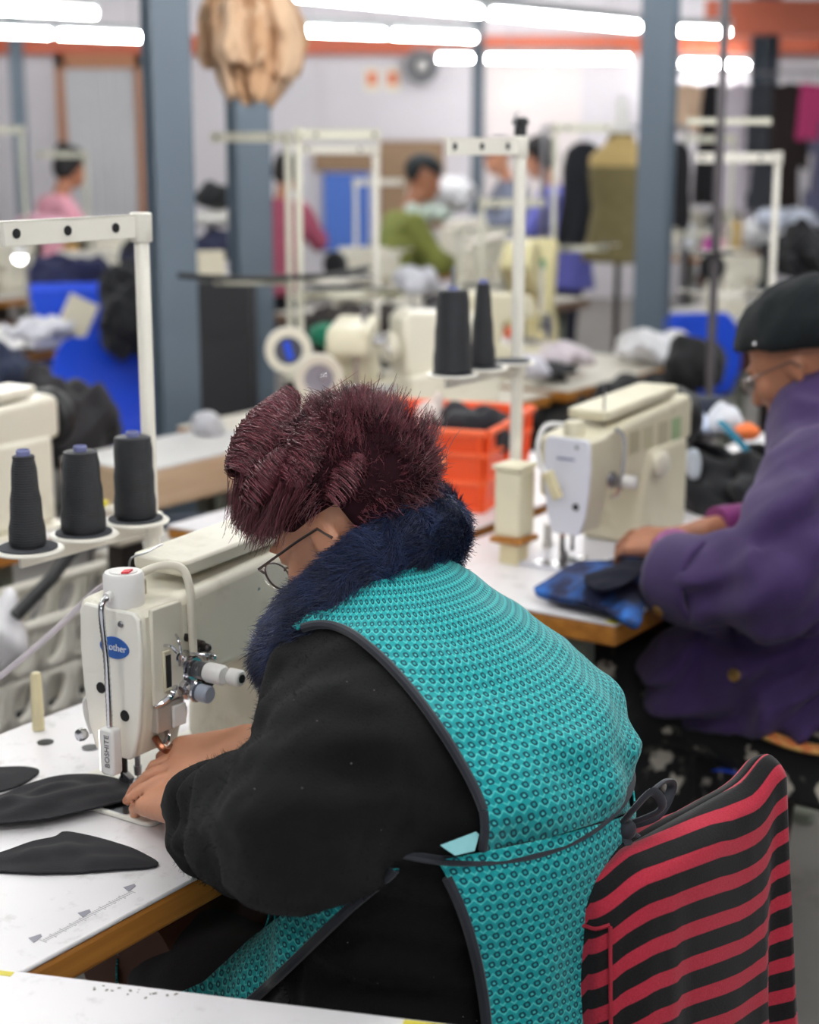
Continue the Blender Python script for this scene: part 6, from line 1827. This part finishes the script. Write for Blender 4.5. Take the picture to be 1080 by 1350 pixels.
carton('cream box leaning in front of the blue tub', col(92, 6.65, 0.80), 0.3, (0.12, 0.06, 0.15), CRD_, tilt=0.45)
carton('small cream box between the two near columns', col(278, 6.1, zrow(368, 6.1)), 0.3, (0.10, 0.06, 0.10), CRD_)
sh_ = MB().b2((-0.16, -0.10, 0), (0.16, 0.10, zrow(368, 6.1) - 0.002)).build('side_cabinet', mat('dark_cabinet', (40, 40, 44), 0.6))
sh_.location = (*col(278, 6.1, zrow(368, 6.1))[:2], 0); tag(sh_, 'dark cabinet between the two near columns under the small cream box', 'cabinet')
md = sh_.modifiers.new('bevel', 'BEVEL'); md.width = 0.006
tub('grey-blue waste bin under the plywood-edged cutting table', col(225, 4.0, 0.001), 0.4, 0.28, 0.24, 0.66, mat('slate_bin', (62, 70, 84), 0.5), 'waste_bin', 'bin')
for lb, px, py, d, sz, c in (('grey machine case on the floor below the plump thread cone', 212, 752, 3.6, (0.24, 0.18, 0.12), (170, 166, 158)), ('small cream switch box with red button by the stand pole', 165, 690, 3.2, (0.08, 0.05, 0.08), (200, 192, 176))):
    p = at_d(px, py, d)
    t = thing('switch_box' if 'switch' in lb else 'machine_case', lb, 'box', (p[0], p[1], p[2] - sz[2] / 2), ROT)
    MB().b2((-sz[0] / 2, -sz[1] / 2, 0), (sz[0] / 2, sz[1] / 2, sz[2])).build('case', mat('case_%d' % c[0], c, 0.5), t, bev=0.01)
    if 'switch' in lb:
        MB().b2((-sz[0] / 2 - 0.006, -0.012, 0.03), (-sz[0] / 2 + 0.001, 0.012, 0.055)).build('button', RED, t)
    MB().b2((-0.03, -0.02, -(p[2] - sz[2] / 2)), (0.03, 0.02, -0.001)).build('stand', DSTEEL, t)
o = MB().box((0, 0, 0), (0.075, 0.02, 0.09), ry=0.2).build('yellow_tag', mat('yellow_card', (222, 204, 30), 0.6)); o.location = at_d(113, 685, 3.25)
tag(o, 'yellow card hanging behind the spool tray', 'card')
o = MB().tube([at_d(112, 702, 3.0), at_d(70, 760, 2.95), at_d(20, 812, 2.9)], 0.012, 8).build('slanted_rod', BLACKP); tag(o, 'black slanted rod behind the lamp flex', 'rod')

# white lattice hamper with oval holes
def hamper(label, p, rz, L, D, Hh):
    t = thing('lattice_hamper', label, 'hamper', p, rz)
    Wm = mat('hamper_white', (206, 202, 192), 0.5, var=0.05)
    def side(w):
        q = MB(); nx = max(3, int(w / 0.075)); nz = int(Hh / 0.085)
        for i in range(nx):
            for j in range(nz):
                x0, x1 = -w / 2 + w * i / nx, -w / 2 + w * (i + 1) / nx; z0, z1 = Hh * j / nz, Hh * (j + 1) / nz
                cx, cz = (x0 + x1) / 2, (z0 + z1) / 2
                n = 16; out = []; inn = []
                for k in range(n):
                    a = 2 * PI * k / n; c, s = math.cos(a), math.sin(a); f = 1 / max(abs(c), abs(s))
                    out.append((cx + c * f * (x1 - x0) / 2, 0, cz + s * f * (z1 - z0) / 2))
                    ex, ez = 0.017 * c, 0.034 * s; r = 0.6 if (i + j) % 2 == 0 else 0.6
                    inn.append((cx + ex * math.cos(r) + ez * math.sin(r), 0, cz - ex * math.sin(r) + ez * math.cos(r)))
                q.add(out + inn, [(k, (k + 1) % n, (k + 1) % n + n, k + n) for k in range(n)])
        return q
    for w, ox, oy, r in ((L, 0, -D / 2, 0), (L, 0, D / 2, 0), (D, -L / 2, 0, PI / 2), (D, L / 2, 0, PI / 2)):
        o = side(w).build('lattice_wall', Wm, t, ang=180); o.location = (ox, oy, 0.01); o.rotation_euler = (0, 0, r)
        md = o.modifiers.new('thick', 'SOLIDIFY'); md.thickness = 0.006; md.offset = 0
    MB().b2((-L / 2, -D / 2, 0), (L / 2, D / 2, 0.01)).build('bottom', Wm, t)
    MB().tube([(-L / 2, -D / 2, Hh + 0.01), (L / 2, -D / 2, Hh + 0.01), (L / 2, D / 2, Hh + 0.01), (-L / 2, D / 2, Hh + 0.01), (-L / 2, -D / 2, Hh + 0.01)], 0.012, 8).build('rim', Wm, t)
    return t
hamper('white lattice hamper with oval holes behind the near sewing table', LW(0.74, 1.00, 0.0), ROT, 0.66, 0.22, 0.66)
o = heap('dark work stuffed inside the white lattice hamper', 60, 905, 2.80, 300, 220, 0.14, (26, 26, 30), 42, amp=0.01)
pz = LW(0.74, 1.00, 0.31); o.location = pz; o.rotation_euler = (0, 0, ROT); o.scale = (1.35, 0.62, 1.9)

# ---- blue chairs in the background
shell_chair('blue shell chair behind the crumpled white cloth', col(892, 7.6, 0), 0.15)
shell_chair('blue shell chair in front of the orange-edged table', col(166, 6.3, 0), PI + 0.5)
heap('dark coats heaped behind the plump thread cones', 96, 545, 4.6, 120, 150, 0.16, (34, 32, 36), 44, amp=0.012)
o = heap('black jacket over the seat behind the blue chair', 918, 470, 5.3, 80, 90, 0.1, (20, 20, 24), 43, amp=0.008)
# dark steel pole with a little tray
t = thing('steel_pole', 'dark steel pole with a small tray in front of the blue chair', 'pole', col(922, 5.2, 0))
MB().lathe([(0.014, 0.03), (0.014, CEIL - 0.002)], n=12).build('pole', mat('dull_pole', (96, 92, 96), 0.45, 0.5), t)
MB().lathe([(0.10, 0.0), (0.10, 0.02), (0.014, 0.03)], n=18).build('base', DSTEEL, t)
MB().lathe([(0.0, 0), (0.055, 0), (0.058, 0.010), (0.0, 0.010)], c=(0, 0, zrow(328, 5.2)), n=20).build('tray', DSTEEL, t)
MB().b2((-0.10, -0.006, zrow(166, 5.2)), (0.15, 0.006, zrow(158, 5.2))).build('cross_arm', STANDG, t)
o = MB().tube(spline([at_d(236, 363, 4.75), at_d(300, 367, 4.7), at_d(380, 366, 4.8), at_d(440, 362, 5.0), at_d(486, 352, 5.3)], 8), 0.009, 8).build('black_cable', BLACKP)
tag(o, 'thick black cable slung between the columns and the stands', 'cable')

# ---- bundle of brown paper patterns by the columns
t = thing('paper_pattern_bundle', 'crumpled bundle of brown paper patterns hanging between the two columns', 'paper', at_d(322, -40, 4.9))
KR = mat('kraft_paper', (204, 172, 142), 0.75, var=0.14, vs=9); KR2 = mat('kraft_paper_dark', (184, 146, 112), 0.75, var=0.14, vs=9)
rr = random.Random(3)
k49 = 4.9 / CAM_F
for i, (cx, w, top, bot, dy, m) in enumerate(((-26, 62, 0, 105, 0.02, KR2), (4, 80, 0, 165, -0.02, KR), (36, 60, 0, 140, -0.05, KR), (-44, 40, 0, 120, 0.06, KR), (18, 50, 0, 170, -0.07, KR2), (50, 44, 0, 130, 0.05, KR2), (-6, 56, 0, 120, -0.09, KR))):
    nu, nv = 22, 16; vs = []; fs = []
    for a in range(nv):
        v_ = a / (nv - 1)
        wd = w * k49 / 2 * (0.55 + 0.75 * math.sin(PI * min(1, v_ * 0.62 + 0.12))) * (1 if v_ < 0.85 else 1 - 2.0 * (v_ - 0.85))
        for b in range(nu):
            u_ = -1 + 2 * b / (nu - 1)
            x = cx * k49 * (0.5 + 0.5 * min(1, v_ * 2)) + u_ * wd
            x += 0.016 * mnoise.noise(Vector((u_ * 2 + i * 7, v_ * 4, i))) * (0.3 + v_)
            y = 0.05 * mnoise.noise(Vector((u_ * 2.2 + i * 3, v_ * 3.5, i * 5))) + 0.02 * mnoise.noise(Vector((u_ * 6, v_ * 9, i * 5))) + dy * (0.3 + v_) + 0.030 * math.sin(u_ * 5 + i) * (0.3 + v_) + 0.012 * math.sin(u_ * 13 + v_ * 7 + i * 2) + 0.05 * (u_ * u_)
            z = -(top + (bot - top) * v_) * k49 - 0.018 * u_ * u_ * v_ + 0.006 * math.sin(u_ * 9 + i)
            vs.append((x, y, z))
    for a in range(nv - 1):
        for b in range(nu - 1):
            q = a * nu + b; fs.append((q, q + 1, q + 1 + nu, q + nu))
    o = MB().add(vs, fs).build('paper_sheet', m, t, ang=180)
    md = o.modifiers.new('thick', 'SOLIDIFY'); md.thickness = 0.003
MB().lathe([(0.02, 0), (0.024, 0.01), (0.024, 0.03), (0.01, 0.05)], n=12).build('hook', DSTEEL, t)
MB().cyl((0, 0, 0.04), (0, 0, CEIL - at_d(322, -40, 4.9)[2]), 0.004, n=6).build('cord', DSTEEL, t)

# ---- people further back
def bg_person(label, px, d, rz, hz, topc, botc, hairc, skin, hat=False, bun=False, lean=0.10):
    t = thing('person', label, 'person', col(px, d, 0), rz)
    R, H = head_frame((0, 0.10 + lean, hz), 0.0, 0.30)
    S = SDF((-0.36, -0.30, 0.0), (0.36, 0.55, hz + 0.2), 0.014)
    sh = hz - 0.24; hip = sh - 0.46
    S.loft([(hip - 0.05, 0, -0.02, 0.14, 0.11), (hip + 0.2, 0, 0.0, 0.12, 0.09), (sh, 0, lean * 0.8, 0.13, 0.085), (sh + 0.05, 0, lean * 0.9, 0.07, 0.06)], 0.03)
    S.cone((0, lean * 0.9, sh), H((0, -0.02, -0.04)), 0.055, 0.05, 0.03)
    head(S, R, H)
    hn = []
    for s in (-1, 1):
        el = (s * 0.23, lean + 0.10, sh - 0.22); wr = (s * 0.12, lean + 0.30, sh - 0.24)
        S.chain([(s * 0.15, lean * 0.8, sh), el, wr], [0.045, 0.038, 0.026], 0.02)
        hand(S, wr, (-s * 0.2, 1, -0.1), (s * 0.2, 0, 1), -s, (0.3, 0.4, 0.3))
        S.chain([(s * 0.08, 0, hip), (s * 0.09, 0.04, hip * 0.52), (s * 0.09, 0, 0.08), (s * 0.09, 0.12, 0.05)], [0.075, 0.055, 0.04, 0.035], 0.03)
    V, F = S.mesh(); npmesh('body', V, F, skin, t)
    S = SDF((-0.42, -0.32, hip - 0.2), (0.42, 0.45, sh + 0.2), 0.015)
    S.loft([(hip - 0.12, 0, -0.02, 0.20, 0.16), (hip + 0.15, 0, 0.0, 0.19, 0.14), (sh - 0.1, 0, lean * 0.6, 0.20, 0.13), (sh + 0.02, 0, lean * 0.85, 0.15, 0.10), (sh + 0.07, 0, lean, 0.08, 0.075)], 0.04)
    for s in (-1, 1):
        S.chain([(s * 0.16, lean * 0.8, sh - 0.01), (s * 0.24, lean + 0.09, sh - 0.22), (s * 0.14, lean + 0.27, sh - 0.24)], [0.072, 0.062, 0.045], 0.04)
    S.disp(lambda X, Y, Z: 0.006 * snoise(np.stack([X, Y, Z], -1), 7, int(px)))
    V, F = S.mesh(smooth=2); npmesh('top', V, F, mat('top_%d_%d_%d' % topc, topc, 0.85, var=0.15), t)
    S = SDF((-0.3, -0.3, 0.05), (0.3, 0.3, hip + 0.1), 0.018)
    S.loft([(hip - 0.1, 0, -0.01, 0.17, 0.13), (hip + 0.06, 0, -0.01, 0.16, 0.12)], 0.04)
    for s in (-1, 1): S.chain([(s * 0.09, 0, hip - 0.05), (s * 0.095, 0.04, hip * 0.52), (s * 0.095, 0, 0.10)], [0.10, 0.078, 0.06], 0.03)
    V, F = S.mesh(smooth=1); npmesh('trousers', V, F, mat('bottom_%d_%d_%d' % botc, botc, 0.85), t)
    S = SDF((-0.14, -0.18, -0.12), (0.14, 0.14, 0.22), 0.009)
    S.ell((0, -0.022, 0.045), (0.092, 0.112, 0.098))
    if not hat: S.ell((0, -0.05, -0.02), (0.085, 0.075, 0.075), k=0.03)
    if bun: S.ell((0, -0.09, 0.10), (0.05, 0.05, 0.05), k=0.01)
    S.op((-0.2, 0.0, -0.15), (0.2, 0.2, 0.06), lambda X, Y, Z: np.maximum(Z - 0.045 + 0.25 * Y, -(Y - (0.02 if not hat else -0.2))), 0.01, 's')
    V, F = S.mesh(smooth=1); npmesh('hat' if hat else 'hair', V @ R.T + V3(0, 0.10 + lean, hz), F, mat('hair_%d_%d_%d' % hairc, hairc, 0.8, var=0.2, vs=40), t)
    return t
bg_person('person in olive green jacket and black beanie beside the big white bag', 505, 9.5, -1.2, 1.36, (122, 128, 62), (32, 34, 44), (30, 36, 40), SKIN2, hat=True, lean=0.16)
bg_person('person with dark bun and pink top before the pale curtain', 70, 10.9, -1.0, 1.40, (214, 150, 166), (60, 70, 130), (24, 22, 24), SKIN2, bun=True)
bg_person('far person in grey-blue beside the thin column', 684, 12.6, 1.9, 1.46, (120, 126, 146), (60, 62, 76), (50, 50, 70), SKIN1, hat=True)
bg_person('person in violet and blue top left of the dress form', 744, 10.6, 1.2, 1.47, (108, 110, 196), (40, 44, 60), (28, 24, 26), SKIN1)
bg_person('person in dark pink top behind the stand above the reels', 366, 11.4, -0.4, 1.36, (150, 70, 92), (28, 28, 36), (30, 24, 24), SKIN2)

# ---- dress form, hanging clothes
t = thing('dress_form', 'dress form wearing an olive garment beside the thick column', 'dress form', col(808, 8.8, 0))
OL = mat('olive_cloth', (110, 100, 66), 0.85, var=0.15)
S = SDF((-0.25, -0.2, 0.78), (0.25, 0.2, 1.75), 0.013)
S.loft([(0.95, 0, 0, 0.19, 0.15), (1.12, 0, 0, 0.165, 0.125), (1.25, 0, 0, 0.14, 0.11), (1.40, 0, 0, 0.165, 0.12), (1.50, 0, 0, 0.15, 0.09), (1.55, 0, 0, 0.08, 0.06), (1.62, 0, 0, 0.055, 0.055)], 0.03)
S.disp(lambda X, Y, Z: 0.005 * snoise(np.stack([X, Y, Z], -1), 6, 61))
V, F = S.mesh(smooth=2); npmesh('garment', V, F, OL, t)
S = SDF((-0.22, -0.2, 1.36), (0.22, 0.2, 1.66), 0.012)
S.loft([(1.44, 0, 0, 0.168, 0.115), (1.50, 0, 0, 0.158, 0.098), (1.55, 0, 0, 0.088, 0.068), (1.60, 0, 0, 0.062, 0.062)], 0.03)
V, F = S.mesh(smooth=2); npmesh('yoke', V, F, mat('tan_yoke', (186, 160, 104), 0.8), t)
MB().lathe([(0.05, 1.60), (0.05, 1.66), (0.03, 1.70), (0.028, 1.78), (0.0, 1.80)], n=14).build('neck_knob', WHITEP, t)
MB().lathe([(0.016, 0.05), (0.016, 0.96)], n=10).build('pole', DSTEEL, t)
for k in range(3):
    a = 2 * PI * k / 3
    MB().tube([(0, 0, 0.10), (0.25 * math.cos(a), 0.25 * math.sin(a), 0.012)], 0.012, 8).build('foot', DSTEEL, t)
def hung(label, px, d, ztop, length, w, c, seed, sleeves=False, flare=1.0):
    p = col(px, d, ztop)
    t = thing('hanging_garment', label, 'garment', p, rnd.uniform(-0.3, 0.3))
    S = SDF((-w * 1.2 * flare, -0.16, -length - 0.05), (w * 1.2 * flare, 0.16, 0.06), 0.014)
    S.loft([(-length, 0, 0, w * flare, 0.07), (-length * 0.55, 0, 0, w * 0.78, 0.06), (-0.16, 0, 0, w * 0.85, 0.055), (-0.05, 0, 0, w * 0.75, 0.04), (-0.005, 0, 0, w * 0.3, 0.03)], 0.02)
    if sleeves:
        for s in (-1, 1): S.chain([(s * w * 0.75, 0, -0.07), (s * w * 1.0, 0, -length * 0.6)], [0.05, 0.04], 0.03)
    S.disp(lambda X, Y, Z: 0.010 * np.sin(X * 60 + seed + 2 * np.sin(Z * 6)) * np.clip(-Z * 2, 0, 1))
    V, F = S.mesh(smooth=1); npmesh('cloth', V, F, mat('hung_%d_%d_%d' % c, c, 0.85, var=0.12), t)
    MB().tube(spline([(0, 0, -0.01), (0, 0, 0.03), (0.02, 0, 0.055), (0.0, 0, 0.075), (-0.015, 0, 0.06)], 5), 0.003, 6).build('hanger_hook', STEEL, t)
    return t
def rail(label, px0, px1, d, z):
    a, b = col(px0, d, z), col(px1, d, z)
    t = thing('garment_rail', label, 'rail', ((a[0] + b[0]) / 2, a[1], 0)); h = (b[0] - a[0]) / 2
    MB().tube([(-h, 0, z), (h, 0, z)], 0.014, 10).build('bar', STEEL, t)
    for s in (-1, 1):
        MB().tube([(s * h, 0, 0.02), (s * h, 0, z)], 0.016, 10).build('upright', STEEL, t)
        MB().b2((s * h - 0.03, -0.25, 0), (s * h + 0.03, 0.25, 0.03)).build('foot', STEEL, t, bev=0.004)
    return t
z9 = zrow(168, 9.4)
rail('steel garment rail behind the dress form', 718, 905, 9.4, z9)
hung('long black dress on the rail beside the dress form', 770, 9.4, z9 - 0.075, 0.62, 0.14, (24, 26, 34), 1)
hung('black tunic on the rail right of the thick column', 893, 9.4, z9 - 0.075, 0.5, 0.10, (26, 24, 30), 2)
z11 = zrow(96, 13.3)
rail('tall steel garment rail under the far lamp', 880, 1120, 13.3, z11)
for lb, px, ln, w, c, sl, fl in (('long white dress on the tall garment rail', 974, 1.05, 0.17, (222, 214, 226), False, 1.1), ('black dress on the tall rail beside the white dress', 940, 0.85, 0.15, (22, 20, 26), False, 1.0), ('peach blouse on the tall garment rail', 905, 0.35, 0.15, (226, 196, 168), True, 1.0),
                                 ('dark grey coat on the tall garment rail', 1012, 0.9, 0.15, (66, 70, 78), True, 1.0), ('pink shirt on the tall garment rail', 1062, 0.4, 0.16, (206, 70, 130), True, 1.0), ('dark brown coat on the tall garment rail', 1042, 0.95, 0.15, (48, 38, 38), True, 1.0), ('slate dress at the end of the tall garment rail', 1094, 1.0, 0.16, (110, 112, 140), False, 1.1)):
    hung(lb, px, 13.3, z11 - 0.075, ln * 1.15, w, c, px, sl, fl)
# small odds and ends on the far tables
for lb, px, d, z, r, h, c in (('white squeeze bottle on the far right table', 908, 10.5, 0.90, 0.05, 0.17, (226, 228, 232)), ('magenta thread cone on the far right table', 936, 10.6, 0.88, 0.05, 0.12, (190, 60, 160)), ('pale pink thread cone beside the magenta cone', 952, 10.6, 0.88, 0.05, 0.15, (226, 180, 190)), ('yellow-brown thread cone behind the white bundle', 970, 10.9, 0.86, 0.06, 0.20, (200, 170, 110)),
                             ('small orange thread cone on the far doorway table', 94, 9.3, 0.95, 0.05, 0.08, (230, 180, 100))):
    if 'jar' in lb or 'bottle' in lb:
        t = thing('bottle' if 'bottle' in lb else 'jar', lb, 'bottle' if 'bottle' in lb else 'jar', col(px, d, z))
        MB().lathe([(r, 0), (r, h * 0.75), (r * 0.5, h * 0.9)], n=16).build('vessel', mat('pot_%d_%d_%d' % c, c, 0.4), t)
        MB().lathe([(r * 0.5, h * 0.9), (r * 0.5, h), (r * 0.2, h * 1.05)], n=12).build('lid', WHITEP, t)
    else:
        t = cone_spool(lb, col(px, d, z), r, r * 0.6, h, m=mat('thread_%d_%d_%d' % c, c, 0.7))
    p = col(px, d, z)
    MB().lathe([(0.035, -z), (0.035, -z + 0.02), (0.02, -z + 0.03), (0.02, -0.012), (0.04, -0.010), (0.04, -0.001)], n=14).build('stand', DSTEEL, t)

# small work lamp glowing on the orange-edged table
q = at_d(26, 338, 6.3)
t = thing('work_lamp', 'small glowing work lamp under the near stand arm', 'lamp', (q[0], q[1], TOP + 0.001))
MB().lathe([(0.04, 0), (0.04, 0.01), (0.012, 0.014)], n=16).build('base', BLACKP, t)
MB().tube(spline([(0, 0, 0.012), (0.02, 0.03, 0.15), (0.01, 0.03, q[2] - TOP + 0.07), (0, 0, q[2] - TOP + 0.045)], 8), 0.006, 8).build('gooseneck', CHROME, t)
MB().lathe([(0.012, 0.045), (0.026, 0.02), (0.03, 0.0), (0.026, 0.0)], c=(0, 0, q[2] - TOP), n=16).build('shade', WHITEP, t)
MB().ball((0, 0, q[2] - TOP - 0.005), 0.024).build('bulb', emis('bulb_glow', (1.0, 0.98, 0.95), 12.0), t)
